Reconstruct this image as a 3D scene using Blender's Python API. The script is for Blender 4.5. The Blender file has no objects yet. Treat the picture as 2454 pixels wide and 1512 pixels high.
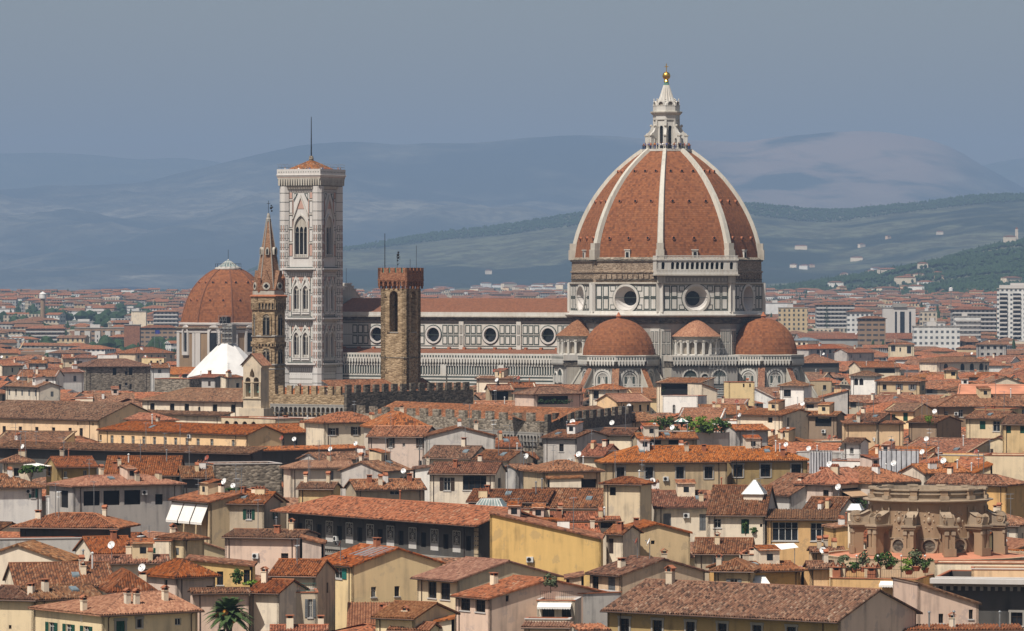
import bpy, bmesh, math, random
from mathutils import Vector, Matrix, noise
from mathutils.geometry import tessellate_polygon
random.seed(11)
RAD = math.radians
sc = bpy.context.scene
col = sc.collection

# ------------------------------------------------------------------ camera
FPX, HOR, CAMH, WPX = 11600.0, 680.0, 54.0, 2454.0   # focal length in units of a 2454-wide frame, horizon row, eye height
cam = bpy.data.cameras.new('camera')
cam.sensor_width = 36.0
cam.lens = 36.0 * FPX / WPX
cam.shift_y = -(756.0 - HOR) / WPX
cam.clip_start = 5.0
cam.clip_end = 90000.0
camo = bpy.data.objects.new('camera', cam)
camo.location = (0, 0, CAMH)
camo.rotation_euler = (RAD(90), 0, 0)
col.objects.link(camo)
sc.camera = camo

# ------------------------------------------------------------------ sky and sun
SUN_EL, SUN_AZ = RAD(57), RAD(180 + 35)
world = bpy.data.worlds.new('World')
sc.world = world
world.use_nodes = True
wn = world.node_tree
bg = wn.nodes['Background']
sky = wn.nodes.new('ShaderNodeTexSky')
sky.sky_type = 'NISHITA'
sky.sun_disc = False
sky.sun_elevation = SUN_EL
sky.sun_rotation = SUN_AZ
sky.altitude = 100
sky.air_density = 1.0
sky.dust_density = 2.0
sky.ozone_density = 2.0
warm = wn.nodes.new('ShaderNodeMix')      # pale dusty summer air: pull the sky's blue towards a neutral tone
warm.data_type = 'RGBA'; warm.blend_type = 'MULTIPLY'; warm.inputs['Factor'].default_value = 1.0
warm.inputs['B'].default_value = (1.0, 0.83, 0.67, 1)
wn.links.new(sky.outputs['Color'], warm.inputs['A'])
wn.links.new(warm.outputs['Result'], bg.inputs['Color'])
bg.inputs['Strength'].default_value = 0.088
sl = bpy.data.lights.new('sun', 'SUN')
sl.energy = 5.0
sl.angle = RAD(0.5)
sl.color = (1.0, 0.95, 0.87)
so = bpy.data.objects.new('sun', sl)
sdir = Vector((math.sin(SUN_AZ) * math.cos(SUN_EL), math.cos(SUN_AZ) * math.cos(SUN_EL), math.sin(SUN_EL)))
so.rotation_euler = sdir.to_track_quat('Z', 'Y').to_euler()
so.location = (-300, -300, 700)
col.objects.link(so)
sc.view_settings.view_transform = 'Standard'
sc.view_settings.look = 'None'
sc.view_settings.exposure = 0.16
sc.view_settings.gamma = 1.0
sc.cycles.max_bounces = 4
sc.cycles.diffuse_bounces = 2
sc.cycles.glossy_bounces = 2
sc.cycles.transparent_max_bounces = 8
sc.cycles.caustics_reflective = False
sc.cycles.caustics_refractive = False
sc.cycles.use_denoising = True

# ------------------------------------------------------------------ placing
def P(u, v, D):
    return Vector(((u - 1227.0) / FPX * D, D, CAMH - (v - HOR) / FPX * D))
def XX(u, D): return (u - 1227.0) / FPX * D
def ZZ(v, D): return CAMH - (v - HOR) / FPX * D

# ------------------------------------------------------------------ materials
MATS = {}
class NT:
    def __init__(s, name, rough=0.85):
        s.m = bpy.data.materials.new(name); s.m.use_nodes = True
        s.t = s.m.node_tree; s.b = s.t.nodes['Principled BSDF']
        s.b.inputs['Roughness'].default_value = rough
        s.b.inputs['Specular IOR Level'].default_value = 0.25
    def n(s, t, **kw):
        x = s.t.nodes.new(t)
        for k, v in kw.items(): setattr(x, k, v)
        return x
    def l(s, a, b): s.t.links.new(a, b)
    def put(s, sock, v):
        if hasattr(v, 'is_output'): s.l(v, sock)
        elif isinstance(v, (tuple, list)) and len(v) == 3 and sock.type == 'RGBA': sock.default_value = (*v, 1)
        else: sock.default_value = v
    def co(s, which='Object'): return s.n('ShaderNodeTexCoord').outputs[which]
    def mp(s, vec, sc_): 
        x = s.n('ShaderNodeMapping'); s.l(vec, x.inputs['Vector']); x.inputs['Scale'].default_value = sc_; return x.outputs[0]
    def noise(s, vec, scale, detail=3.0, rough=0.55):
        x = s.n('ShaderNodeTexNoise'); s.l(vec, x.inputs['Vector']); x.inputs['Scale'].default_value = scale
        x.inputs['Detail'].default_value = detail; x.inputs['Roughness'].default_value = rough; return x.outputs['Fac']
    def ramp(s, fac, stops, interp='LINEAR'):
        x = s.n('ShaderNodeValToRGB'); s.l(fac, x.inputs['Fac']); cr = x.color_ramp; cr.interpolation = interp
        while len(cr.elements) < len(stops): cr.elements.new(0.5)
        for e, (p, c) in zip(cr.elements, stops):
            e.position = p; e.color = (*c, 1) if len(c) == 3 else c
        return x.outputs['Color']
    def mix(s, fac, a, b, mode='MIX'):
        x = s.n('ShaderNodeMix', data_type='RGBA', blend_type=mode)
        s.put(x.inputs['Factor'], fac); s.put(x.inputs['A'], a); s.put(x.inputs['B'], b); return x.outputs['Result']
    def m_(s, op, a, b=0.0, c=None):
        x = s.n('ShaderNodeMath', operation=op); s.put(x.inputs[0], a); s.put(x.inputs[1], b)
        if c is not None: s.put(x.inputs[2], c)
        return x.outputs[0]
    def bump(s, h, strength, dist=0.05):
        x = s.n('ShaderNodeBump'); s.l(h, x.inputs['Height']); x.inputs['Strength'].default_value = strength
        x.inputs['Distance'].default_value = dist; s.l(x.outputs[0], s.b.inputs['Normal'])
    def rnd(s): return s.n('ShaderNodeObjectInfo').outputs['Random']
    def base(s, c): s.put(s.b.inputs['Base Color'], c)
def sc3(c, k): return tuple(min(1.0, max(0.0, x * k)) for x in c)

def plaster(name, c, stain=1.0):
    t = NT(name, 0.9); o = t.co()
    big = t.noise(o, 0.22, 4); streak = t.noise(t.mp(o, (1.1, 1.1, 0.09)), 1.0, 4); fine = t.noise(o, 2.6, 3)
    f = t.m_('ADD', t.m_('MULTIPLY', big, 0.5), t.m_('MULTIPLY', streak, 0.5))
    k = 1.0 - 0.34 * stain
    cc = t.ramp(f, [(0.36, sc3((c[0] * .97, c[1] * .98, c[2] * 1.03), k * .93)), (0.48, c), (0.62, sc3(c, 1.1))])
    cc = t.mix(t.m_('MULTIPLY', fine, 0.14 * stain), cc, sc3(c, 0.6))
    pt = t.ramp(t.noise(o, 0.42, 5, 0.65), [(0.57, (0, 0, 0)), (0.60, (0.55 * min(1, stain),) * 3)]); cc = t.mix(pt, cc, (c[0] * .62 + .03, c[1] * .64 + .03, c[2] * .7 + .035))
    r = t.rnd()
    h = t.n('ShaderNodeHueSaturation'); t.l(cc, h.inputs['Color'])
    t.l(t.m_('MULTIPLY_ADD', r, 0.2, 0.88), h.inputs['Value']); t.l(t.m_('MULTIPLY_ADD', r, 0.3, 0.82), h.inputs['Saturation'])
    t.base(h.outputs[0]); t.bump(fine, 0.15, 0.03)
    MATS[name] = t.m
plaster('cream', (0.78, 0.66, 0.50)); plaster('ochre', (0.66, 0.455, 0.205)); plaster('peach', (0.80, 0.55, 0.32))
plaster('pink', (0.66, 0.50, 0.40)); plaster('white', (0.82, 0.78, 0.72), 0.7); plaster('grey', (0.48, 0.44, 0.40), 1.3)
plaster('beige', (0.60, 0.49, 0.35)); plaster('tan', (0.50, 0.39, 0.255)); plaster('yellow', (0.76, 0.59, 0.35), 0.6)
plaster('sand', (0.68, 0.53, 0.33)); plaster('orange', (0.70, 0.40, 0.13)); plaster('dark', (0.085, 0.078, 0.07))  # dark: near-black stone tone plus eave and cornice shade put into the colour
plaster('brown', (0.30, 0.21, 0.14)); plaster('worn', (0.54, 0.51, 0.47), 1.8); plaster('ochre_dark', (0.36, 0.255, 0.12))

def rubble(name, dark, mid, lite, s=1.6, bump=0.6):
    t = NT(name, 0.95); o = t.mp(t.co(), (1, 1, 1.9))
    v = t.n('ShaderNodeTexVoronoi'); t.l(o, v.inputs['Vector']); v.inputs['Scale'].default_value = s
    sep = t.n('ShaderNodeSeparateColor'); t.l(v.outputs['Color'], sep.inputs[0])
    big = t.noise(t.co(), 0.25, 4)
    f = t.m_('ADD', t.m_('MULTIPLY', sep.outputs[0], 0.6), t.m_('MULTIPLY', big, 0.55))
    t.base(t.ramp(f, [(0.25, dark), (0.55, mid), (0.85, lite)])); t.bump(v.outputs['Distance'], bump, -0.15)
    MATS[name] = t.m
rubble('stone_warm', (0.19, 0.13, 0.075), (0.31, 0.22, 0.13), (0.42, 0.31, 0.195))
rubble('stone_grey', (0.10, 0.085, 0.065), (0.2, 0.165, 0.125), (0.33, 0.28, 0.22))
rubble('stone_dark_shade', (0.05, 0.043, 0.036), (0.10, 0.085, 0.068), (0.19, 0.16, 0.125))  # dark stone; also carries shade put into battlement and cornice colours
rubble('brick_red', (0.15, 0.062, 0.036), (0.25, 0.108, 0.06), (0.33, 0.16, 0.09), 3.0, 0.3)
rubble('brick_brown', (0.16, 0.085, 0.05), (0.24, 0.13, 0.078), (0.32, 0.185, 0.115), 3.0, 0.3)
rubble('unfinished', (0.14, 0.10, 0.07), (0.25, 0.185, 0.13), (0.38, 0.3, 0.22), 2.2, 0.4)

def tiles(name, stops, cw=0.27, rw=0.38, lichen=(0.10, 0.063, 0.042), lich=0.45, bump=0.8, var=1, con=0.74):
    t = NT(name, 0.92); uv = t.co('UV'); sx = t.n('ShaderNodeSeparateXYZ'); t.l(uv, sx.inputs[0])
    cx = t.m_('DIVIDE', sx.outputs[0], cw); cy = t.m_('DIVIDE', sx.outputs[1], rw)
    cb = t.n('ShaderNodeCombineXYZ'); t.l(t.m_('FLOOR', cx), cb.inputs[0]); t.l(t.m_('FLOOR', cy), cb.inputs[1])
    t.l(t.m_('MULTIPLY', t.rnd(), 97.0), cb.inputs[2])
    w = t.n('ShaderNodeTexWhiteNoise', noise_dimensions='3D'); t.l(cb.outputs[0], w.inputs['Vector'])
    o = t.co(); big = t.noise(o, 0.16, 5, 0.65); mid = t.noise(o, 0.8, 4, 0.6)
    pat = t.noise(t.mp(uv, (1.5, .8, 1)), 1.0, 5, 0.75)
    f = t.m_('ADD', t.m_('MULTIPLY_ADD', w.outputs['Value'], con, (0.6 - con) / 2), t.m_('ADD', t.m_('MULTIPLY', t.m_('SUBTRACT', big, 0.5), 0.5), t.m_('MULTIPLY', t.m_('SUBTRACT', pat, 0.5), 0.7)))
    c = t.ramp(t.m_('ADD', f, 0.18), stops)
    c = t.mix(t.ramp(t.m_('ADD', t.m_('MULTIPLY', mid, 0.6), t.m_('MULTIPLY', big, 0.4)), [(0.46, (0, 0, 0)), (0.66, (lich,) * 3)]), c, lichen)
    h = t.n('ShaderNodeHueSaturation'); t.l(c, h.inputs['Color'])
    r = t.rnd(); t.l(t.m_('MULTIPLY_ADD', r, 0.012 * var, 0.5 - .007 * var), h.inputs['Hue']); t.l(t.m_('MULTIPLY_ADD', t.m_('FRACT', t.m_('MULTIPLY', r, 7.3)), 0.46 * var, 1 - .22 * var), h.inputs['Value'])
    t.l(t.m_('MULTIPLY_ADD', t.m_('FRACT', t.m_('MULTIPLY', r, 13.7)), 0.22 * var, 1 - .1 * var), h.inputs['Saturation'])
    t.base(h.outputs[0])
    hh = t.m_('ADD', t.m_('MULTIPLY', t.m_('FRACT', cy), -0.6), t.m_('MULTIPLY', w.outputs['Value'], 0.5))
    t.bump(hh, bump, 0.07)
    MATS[name] = t.m
tiles('tile_a', [(0.12, (0.055, 0.028, 0.017)), (0.36, (0.176, 0.069, 0.032)), (0.58, (0.251, 0.098, 0.044)), (0.80, (0.293, 0.135, 0.068)), (0.97, (0.391, 0.277, 0.189))])
tiles('tile_b', [(0.12, (0.052, 0.030, 0.020)), (0.38, (0.160, 0.073, 0.040)), (0.62, (0.218, 0.102, 0.053)), (0.84, (0.274, 0.155, 0.091)), (0.97, (0.371, 0.277, 0.195))], lich=0.5)
tiles('tile_c', [(0.10, (0.071, 0.031, 0.018)), (0.36, (0.228, 0.077, 0.031)), (0.60, (0.307, 0.104, 0.042)), (0.84, (0.333, 0.138, 0.065)), (0.98, (0.391, 0.263, 0.169))], lich=0.36)
tiles('tile_new', [(0.10, (0.156, 0.070, 0.040)), (0.45, (0.251, 0.115, 0.063)), (0.8, (0.307, 0.155, 0.088)), (0.97, (0.358, 0.211, 0.130))], lich=0.12)
tiles('tile_dome', [(0.10, (0.102, 0.040, 0.021)), (0.36, (0.191, 0.069, 0.030)), (0.62, (0.246, 0.092, 0.038)), (0.88, (0.279, 0.116, 0.052)), (0.99, (0.319, 0.188, 0.110))], 0.62, 0.62, (0.082, 0.049, 0.033), 0.3, 1.0, 0, .45)
tiles('tile_nave', [(0.10, (0.117, 0.052, 0.032)), (0.45, (0.189, 0.077, 0.043)), (0.8, (0.247, 0.105, 0.059)), (0.97, (0.318, 0.175, 0.108))], 0.4, 0.5, (0.100, 0.059, 0.041), 0.35, 0.8, 0, .4)

def marble(name, c, dirt=0.5, warm=(0.40, 0.34, 0.27)):
    t = NT(name, 0.6); o = t.co(); big = t.noise(o, 0.12, 5, 0.6); streak = t.noise(t.mp(o, (1.5, 1.5, 0.1)), 1.0, 4); fine = t.noise(o, 1.4, 4)
    f = t.m_('ADD', t.m_('MULTIPLY', big, 0.5), t.m_('MULTIPLY', streak, 0.5))
    cc = t.ramp(f, [(0.34, tuple(c[i] * (1 - dirt) + warm[i] * dirt for i in range(3))), (0.55, c), (0.75, sc3(c, 1.06))])
    cc = t.mix(t.m_('MULTIPLY', fine, 0.3 * dirt), cc, sc3(c, 0.55)); t.base(cc); MATS[name] = t.m
marble('marble', (0.58, 0.56, 0.515), 0.6); marble('marble_clean', (0.60, 0.575, 0.545), 0.42, (0.42, 0.37, 0.33)); marble('marble_old', (0.50, 0.465, 0.40), 0.75, (0.26, 0.22, 0.17))
marble('marble_pink', (0.50, 0.31, 0.25), 0.3); marble('marble_green', (0.05, 0.066, 0.058), 0.3, (0.11, 0.11, 0.10)); marble('rib_stone', (0.55, 0.52, 0.45), 0.7, (0.34, 0.31, 0.26))
marble('greystone', (0.33, 0.31, 0.28), 0.5, (0.2, 0.17, 0.14)); marble('drum_brown', (0.30, 0.205, 0.125), 0.5, (0.17, 0.12, 0.08)); marble('pale_stone', (0.56, 0.53, 0.5), 0.3)

def flat(name, c, rough=0.7, metal=0.0, var=0.25, s=1.2):
    t = NT(name, rough); t.b.inputs['Metallic'].default_value = metal
    f = t.noise(t.co(), s, 3)
    t.base(t.ramp(f, [(0.3, sc3(c, 1 - var)), (0.7, sc3(c, 1 + var * 0.6))])); MATS[name] = t.m
flat('glass', (0.02, 0.024, 0.03), 0.12, 0, 0.5); flat('void', (0.012, 0.012, 0.013), 0.9); flat('niche', (0.30, 0.26, 0.21), 0.9)
flat('wood_white', (0.62, 0.60, 0.56), 0.6); flat('wood_dark', (0.055, 0.036, 0.024), 0.7); flat('shutter_green', (0.012, 0.07, 0.045), 0.6); flat('shutter_teal', (0.02, 0.17, 0.14), 0.6)
flat('shutter_grey', (0.15, 0.16, 0.17), 0.6); flat('shutter_brown', (0.06, 0.04, 0.03), 0.6); flat('copper', (0.07, 0.045, 0.035), 0.5, 0.3); flat('iron', (0.025, 0.024, 0.024), 0.6, 0.5)
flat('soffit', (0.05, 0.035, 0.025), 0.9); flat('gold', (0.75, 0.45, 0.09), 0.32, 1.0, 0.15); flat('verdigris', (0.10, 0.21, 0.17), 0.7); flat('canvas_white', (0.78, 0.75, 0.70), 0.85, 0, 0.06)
flat('canvas_sand', (0.46, 0.30, 0.18), 0.85, 0, 0.1); flat('dish_white', (0.76, 0.76, 0.75), 0.4, 0, 0.05); flat('dish_red', (0.30, 0.075, 0.045), 0.5, 0, 0.15); flat('zinc', (0.30, 0.32, 0.33), 0.4, 0.4, 0.2)
flat('sheet_white', (0.68, 0.665, 0.64), 0.7, 0, 0.16, 0.25); flat('plastic_sheet', (0.52, 0.52, 0.54), 0.5, 0, 0.25, 0.4); flat('steel', (0.33, 0.34, 0.35), 0.4, 0.6); flat('terracotta', (0.36, 0.135, 0.07), 0.9); flat('red_sheet', (0.52, 0.22, 0.13), 0.85, 0, 0.25, 0.3)
flat('ac_white', (0.62, 0.62, 0.6), 0.6, 0, 0.1); flat('skin', (0.42, 0.25, 0.17), 0.7); flat('skylight', (0.17, 0.21, 0.23), 0.2, 0, 0.3); flat('glass_roof', (0.20, 0.25, 0.24), 0.25, 0, 0.3)
for _n, _c in (('cloth_white', (0.7, 0.7, 0.7)), ('cloth_red', (0.5, 0.05, 0.04)), ('cloth_blue', (0.06, 0.1, 0.3)), ('cloth_black', (0.02, 0.02, 0.022)), ('cloth_orange', (0.6, 0.2, 0.06)), ('hair', (0.03, 0.02, 0.013)), ('flag_blue', (0.03, 0.04, 0.22))):
    flat(_n, _c, 0.85, 0, 0.1)

def leafy(name, a, b, s=1.0):
    t = NT(name, 0.75); f = t.noise(t.co(), s, 3)
    t.base(t.ramp(f, [(0.3, a), (0.7, b)])); t.b.inputs['Specular IOR Level'].default_value = 0.15; MATS[name] = t.m
leafy('leaf', (0.025, 0.055, 0.012), (0.075, 0.13, 0.03)); leafy('leaf_lime', (0.07, 0.13, 0.015), (0.17, 0.25, 0.035)); leafy('leaf_dark', (0.014, 0.032, 0.013), (0.035, 0.065, 0.022), 0.25)
leafy('leaf_grey', (0.07, 0.09, 0.045), (0.15, 0.17, 0.09)); leafy('palm_leaf', (0.035, 0.065, 0.02), (0.10, 0.15, 0.055), 2.0); leafy('dates', (0.45, 0.15, 0.02), (0.6, 0.26, 0.05)); leafy('bark', (0.06, 0.045, 0.03), (0.11, 0.085, 0.06))

# far building walls: rows of windows worked into one wall's surface
def grid_wall(name, c, win, cw, rw, fx=0.45, fz=0.55):
    t = NT(name, 0.85); sx = t.n('ShaderNodeSeparateXYZ'); t.l(t.co('UV'), sx.inputs[0])
    a = t.m_('FRACT', t.m_('DIVIDE', sx.outputs[0], cw)); b = t.m_('FRACT', t.m_('DIVIDE', sx.outputs[1], rw))
    k = t.m_('MULTIPLY', t.m_('LESS_THAN', a, fx), t.m_('LESS_THAN', t.m_('ABSOLUTE', t.m_('SUBTRACT', b, 0.5)), fz / 2))
    n_ = t.noise(t.co(), 0.15, 3)
    t.base(t.mix(k, t.ramp(n_, [(0.3, sc3(c, 0.8)), (0.7, sc3(c, 1.1))]), win)); MATS[name] = t.m
grid_wall('far_cream', (0.55, 0.47, 0.36), (0.06, 0.06, 0.06), 3.2, 3.3); grid_wall('far_white', (0.66, 0.65, 0.62), (0.09, 0.1, 0.11), 3.0, 3.2, 0.5, 0.45)
grid_wall('far_brown', (0.30, 0.2, 0.13), (0.05, 0.05, 0.055), 4.0, 3.1, 0.7, 0.4); grid_wall('far_ochre', (0.55, 0.42, 0.25), (0.05, 0.05, 0.05), 3.4, 3.3, 0.4); grid_wall('far_grey', (0.36, 0.35, 0.33), (0.06, 0.06, 0.065), 3.0, 3.0, 0.5)

# ------------------------------------------------------------------ mesh builder
class MB:
    def __init__(s): s.v = []; s.f = []; s.mi = []; s.uv = []; s.mn = []
    def _m(s, m):
        if m not in s.mn: s.mn.append(m)
        return s.mn.index(m)
    def poly(s, pts, m, uv=None):
        b = len(s.v); s.v.extend([tuple(p) for p in pts]); s.f.append(tuple(range(b, b + len(pts)))); s.mi.append(s._m(m)); s.uv.append(uv)
    def tris(s, pts, tri, m):
        b = len(s.v); s.v.extend([tuple(p) for p in pts]); k = s._m(m)
        for t in tri: s.f.append(tuple(b + i for i in t)); s.mi.append(k); s.uv.append(None)
    def hexa(s, q, m, bottom=True):            # q: 4 bottom + 4 top corners
        b = len(s.v); s.v.extend([tuple(p) for p in q]); k = s._m(m)
        fs = [(4, 5, 6, 7), (0, 1, 5, 4), (1, 2, 6, 5), (2, 3, 7, 6), (3, 0, 4, 7)] + ([(3, 2, 1, 0)] if bottom else [])
        for f in fs: s.f.append(tuple(b + i for i in f)); s.mi.append(k); s.uv.append(None)
    def box(s, x0, x1, y0, y1, z0, z1, m):
        s.hexa([(x0, y0, z0), (x1, y0, z0), (x1, y1, z0), (x0, y1, z0), (x0, y0, z1), (x1, y0, z1), (x1, y1, z1), (x0, y1, z1)], m)
    def fbox(s, fr, x0, x1, z0, z1, d0, d1, m):   # box on a wall frame
        s.hexa([fr.p(x0, z0, d1), fr.p(x1, z0, d1), fr.p(x1, z0, d0), fr.p(x0, z0, d0), fr.p(x0, z1, d1), fr.p(x1, z1, d1), fr.p(x1, z1, d0), fr.p(x0, z1, d0)], m)
    def ring(s, prof, n, m, c=(0, 0), a0=0.0, uvs=None, cap=False, a1=None):   # lathe; m may be a list per band
        full = a1 is None
        A = [a0 + 2 * math.pi * i / n for i in range(n)] if full else [a0 + (a1 - a0) * i / n for i in range(n + 1)]
        cnt = n if full else n
        acc = 0.0
        for j in range(len(prof) - 1):
            (r0, z0), (r1, z1) = prof[j], prof[j + 1]
            mm = m[j] if isinstance(m, list) else m
            sl = math.hypot(r1 - r0, z1 - z0)
            for i in range(cnt):
                a, b = A[i], A[(i + 1) % n] if full else A[i + 1]
                p = [(c[0] + r0 * math.cos(a), c[1] + r0 * math.sin(a), z0), (c[0] + r0 * math.cos(b), c[1] + r0 * math.sin(b), z0),
                     (c[0] + r1 * math.cos(b), c[1] + r1 * math.sin(b), z1), (c[0] + r1 * math.cos(a), c[1] + r1 * math.sin(a), z1)]
                h0, h1 = r0 * math.pi / n, r1 * math.pi / n
                base = i * 50.0
                uv = [(base - h0, acc), (base + h0, acc), (base + h1, acc + sl), (base - h1, acc + sl)]
                if r1 < 1e-4: p = p[:3]; uv = uv[:3]
                elif r0 < 1e-4: p = [p[0], p[2], p[3]]; uv = [uv[0], uv[2], uv[3]]
                s.poly(p, mm, uv)
            acc += sl
        if cap: s.poly([(c[0] + prof[-1][0] * math.cos(a), c[1] + prof[-1][0] * math.sin(a), prof[-1][1]) for a in A], m[-1] if isinstance(m, list) else m)
    def tube(s, p, q, r, m, n=6, r2=None):
        p, q = Vector(p), Vector(q); d = (q - p)
        if d.length < 1e-6: return
        d.normalize(); a = d.orthogonal().normalized(); b = d.cross(a); r2 = r if r2 is None else r2
        P0 = [p + (a * math.cos(t) + b * math.sin(t)) * r for t in [2 * math.pi * i / n for i in range(n)]]
        P1 = [q + (a * math.cos(t) + b * math.sin(t)) * r2 for t in [2 * math.pi * i / n for i in range(n)]]
        for i in range(n): s.poly([P0[i], P0[(i + 1) % n], P1[(i + 1) % n], P1[i]], m)
        s.poly(P0[::-1], m); s.poly(P1, m)
    def sphere(s, c, r, m, nu=12, nv=8, sz=1.0):
        for j in range(nv):
            t0, t1 = math.pi * j / nv - math.pi / 2, math.pi * (j + 1) / nv - math.pi / 2
            for i in range(nu):
                a, b = 2 * math.pi * i / nu, 2 * math.pi * (i + 1) / nu
                f = lambda t, a_: (c[0] + r * math.cos(t) * math.cos(a_), c[1] + r * math.cos(t) * math.sin(a_), c[2] + r * sz * math.sin(t))
                s.poly([f(t0, a), f(t0, b), f(t1, b), f(t1, a)], m)
    def extrude(s, fr, outer, holes, d0, d1, m, back=True, reveal=None):   # plate with holes standing on a wall frame, from depth d0 (back) to d1 (front)
        loops = [outer] + holes
        pl = [[Vector((x, z, 0)) for x, z in lp] for lp in loops]
        tri = tessellate_polygon(pl)
        flat_ = [q for lp in loops for q in lp]
        s.tris([fr.p(x, z, d1) for x, z in flat_], tri, m)
        if back: s.tris([fr.p(x, z, d0) for x, z in flat_], [t[::-1] for t in tri], m)
        for k, lp in enumerate(loops):
            mm = m if k == 0 else (reveal or m)
            for i in range(len(lp)):
                (x0, z0), (x1, z1) = lp[i], lp[(i + 1) % len(lp)]
                s.poly([fr.p(x0, z0, d1), fr.p(x1, z1, d1), fr.p(x1, z1, d0), fr.p(x0, z0, d0)], mm)
    def flat(s, fr, pts, d, m): s.poly([fr.p(x, z, d) for x, z in pts], m)
    def mesh(s, name, smooth=False, weld=False):
        me = bpy.data.meshes.new(name); me.from_pydata(s.v, [], s.f)
        for k in s.mn: me.materials.append(MATS[k])
        me.polygons.foreach_set('material_index', s.mi)
        if any(u is not None for u in s.uv):
            ul = me.uv_layers.new(name='UVMap'); dat = []
            for f, u in zip(s.f, s.uv):
                for i in range(len(f)): dat.extend(u[i] if u else (0.0, 0.0))
            ul.data.foreach_set('uv', dat)
        if weld:
            bm = bmesh.new(); bm.from_mesh(me); bmesh.ops.remove_doubles(bm, verts=bm.verts, dist=0.002); bmesh.ops.recalc_face_normals(bm, faces=bm.faces); bm.to_mesh(me); bm.free()
        if smooth: me.polygons.foreach_set('use_smooth', [True] * len(me.polygons))
        me.update(); return me
    def build(s, name, parent=None, loc=(0, 0, 0), rz=0.0, smooth=False, weld=False):
        o = bpy.data.objects.new(name, s.mesh(name, smooth, weld)); col.objects.link(o)
        o.location = loc; o.rotation_euler = (0, 0, rz)
        if parent: o.parent = parent
        return o
class Fr:
    def __init__(s, o, ex, n, ez=(0, 0, 1)): s.o, s.ex, s.n, s.ez = Vector(o), Vector(ex), Vector(n), Vector(ez)
    def p(s, x, z, d=0.0): return s.o + s.ex * x + s.ez * z + s.n * d
def face(cx, cy, ang, dist, z=0.0):     # frame of a wall whose outward normal points at ang; x runs to the viewer's right
    n = Vector((math.cos(ang), math.sin(ang), 0)); return Fr(Vector((cx, cy, z)) + n * dist, (-n.y, n.x, 0), n)
def inst(me, name, parent=None, loc=(0, 0, 0), rz=0.0):
    o = bpy.data.objects.new(name, me); col.objects.link(o); o.location = loc; o.rotation_euler = (0, 0, rz)
    if parent: o.parent = parent
    return o
def tag(o, label=None, cat=None, group=None, kind=None):
    if label: o['label'] = label
    if cat: o['category'] = cat
    if group: o['group'] = group
    if kind: o['kind'] = kind
    return o
def thing(name, label, cat, loc=(0, 0, 0), rz=0.0, group=None):
    o = bpy.data.objects.new(name, None); col.objects.link(o); o.location = loc; o.rotation_euler = (0, 0, rz); o.empty_display_size = 2
    return tag(o, label, cat, group)
def circ(x, z, r, n=20): return [(x + r * math.cos(2 * math.pi * i / n), z + r * math.sin(2 * math.pi * i / n)) for i in range(n)]
def arch(x, z0, w, h, pointed=False, n=5):   # opening: bottom centre x,z0; total height h
    r = w / 2; pts = [(x - r, z0), (x + r, z0)]
    if not pointed:
        zc = z0 + h - r; pts += [(x + r * math.cos(math.pi * i / (2 * n)), zc + r * math.sin(math.pi * i / (2 * n))) for i in range(2 * n + 1)]
    else:
        rise = w * 0.87; zc = z0 + h - rise
        pts += [(x - r + w * math.cos(RAD(60) * i / n), zc + w * math.sin(RAD(60) * i / n)) for i in range(n + 1)]
        pts += [(x + r - w * math.cos(RAD(60) * i / n), zc + w * math.sin(RAD(60) * i / n)) for i in range(n - 1, -1, -1)]
    return pts
def rect(x0, x1, z0, z1): return [(x0, z0), (x1, z0), (x1, z1), (x0, z1)]
def panel(mb, fr, x0, x1, z0, z1, bw=0.3, mb_='marble_green', mf='marble', d=0.0):
    mb.fbox(fr, x0, x1, z0, z1, d, d + 0.05, mb_); mb.fbox(fr, x0 + bw, x1 - bw, z0 + bw, z1 - bw, d, d + 0.09, mf)
# ------------------------------------------------------------------ cathedral
GRID = RAD(-28)
CX, CY = XX(1597, 1350), 1350.0
cath = thing('cathedral', 'huge marble cathedral with a red tiled octagonal dome and white ribs', 'cathedral', (CX, CY, 0), GRID)
OCT = [RAD(-90 + 45 * k) for k in range(8)]
C8 = math.cos(math.pi / 8)
def octf(R, k, z=0.0): return face(0, 0, OCT[k], R * C8, z)
# dome shell: eight curved tiled segments
DP = [(26.0, 61.2), (25.75, 63), (25.3, 65.5), (24.6, 68), (23.7, 70.5), (22.6, 73), (21.3, 75.5), (19.8, 78), (18.0, 80.5), (16.0, 83), (13.7, 85.4), (11.2, 87.6), (8.9, 89.4), (6.6, 91.0)]
mb = MB(); mb.ring(DP, 8, 'tile_dome', a0=RAD(22.5)); dome = mb.build('dome', cath)
for k in range(8):
    a = RAD(22.5 + 45 * k); dr = Vector((math.cos(a), math.sin(a), 0)); tn = Vector((-math.sin(a), math.cos(a), 0)); mb = MB(); prev = None
    for j, (r, z) in enumerate(DP):
        w = 0.76 - 0.34 * j / (len(DP) - 1); n0 = DP[max(0, j - 1)]; n1 = DP[min(len(DP) - 1, j + 1)]
        tg = Vector((n1[0] - n0[0], n1[1] - n0[1])).normalized(); nr, nz = tg.y, -tg.x
        q = []
        for (ww, hh) in ((-w - .25, -0.3), (-w, 0.75), (w, 0.75), (w + .25, -0.3)):
            q.append(dr * (r + nr * hh) + tn * ww + Vector((0, 0, z + nz * hh)))
        if prev:
            for i in range(3): mb.poly([prev[i], prev[i + 1], q[i + 1], q[i]], 'rib_stone')
        prev = q
    # foot block of the rib
    for (r0, r1, z0, z1, w) in ((24.6, 27.3, 60.6, 63.4, 1.15), (24.6, 27.0, 63.4, 65.2, 0.95)):
        q = [dr * rr + tn * ww + Vector((0, 0, zz)) for zz in (z0, z1) for (rr, ww) in ((r1, -w), (r1, w), (r0, w), (r0, -w))]
        mb.hexa(q, 'marble_old')
    mb.build('rib', dome)
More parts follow.
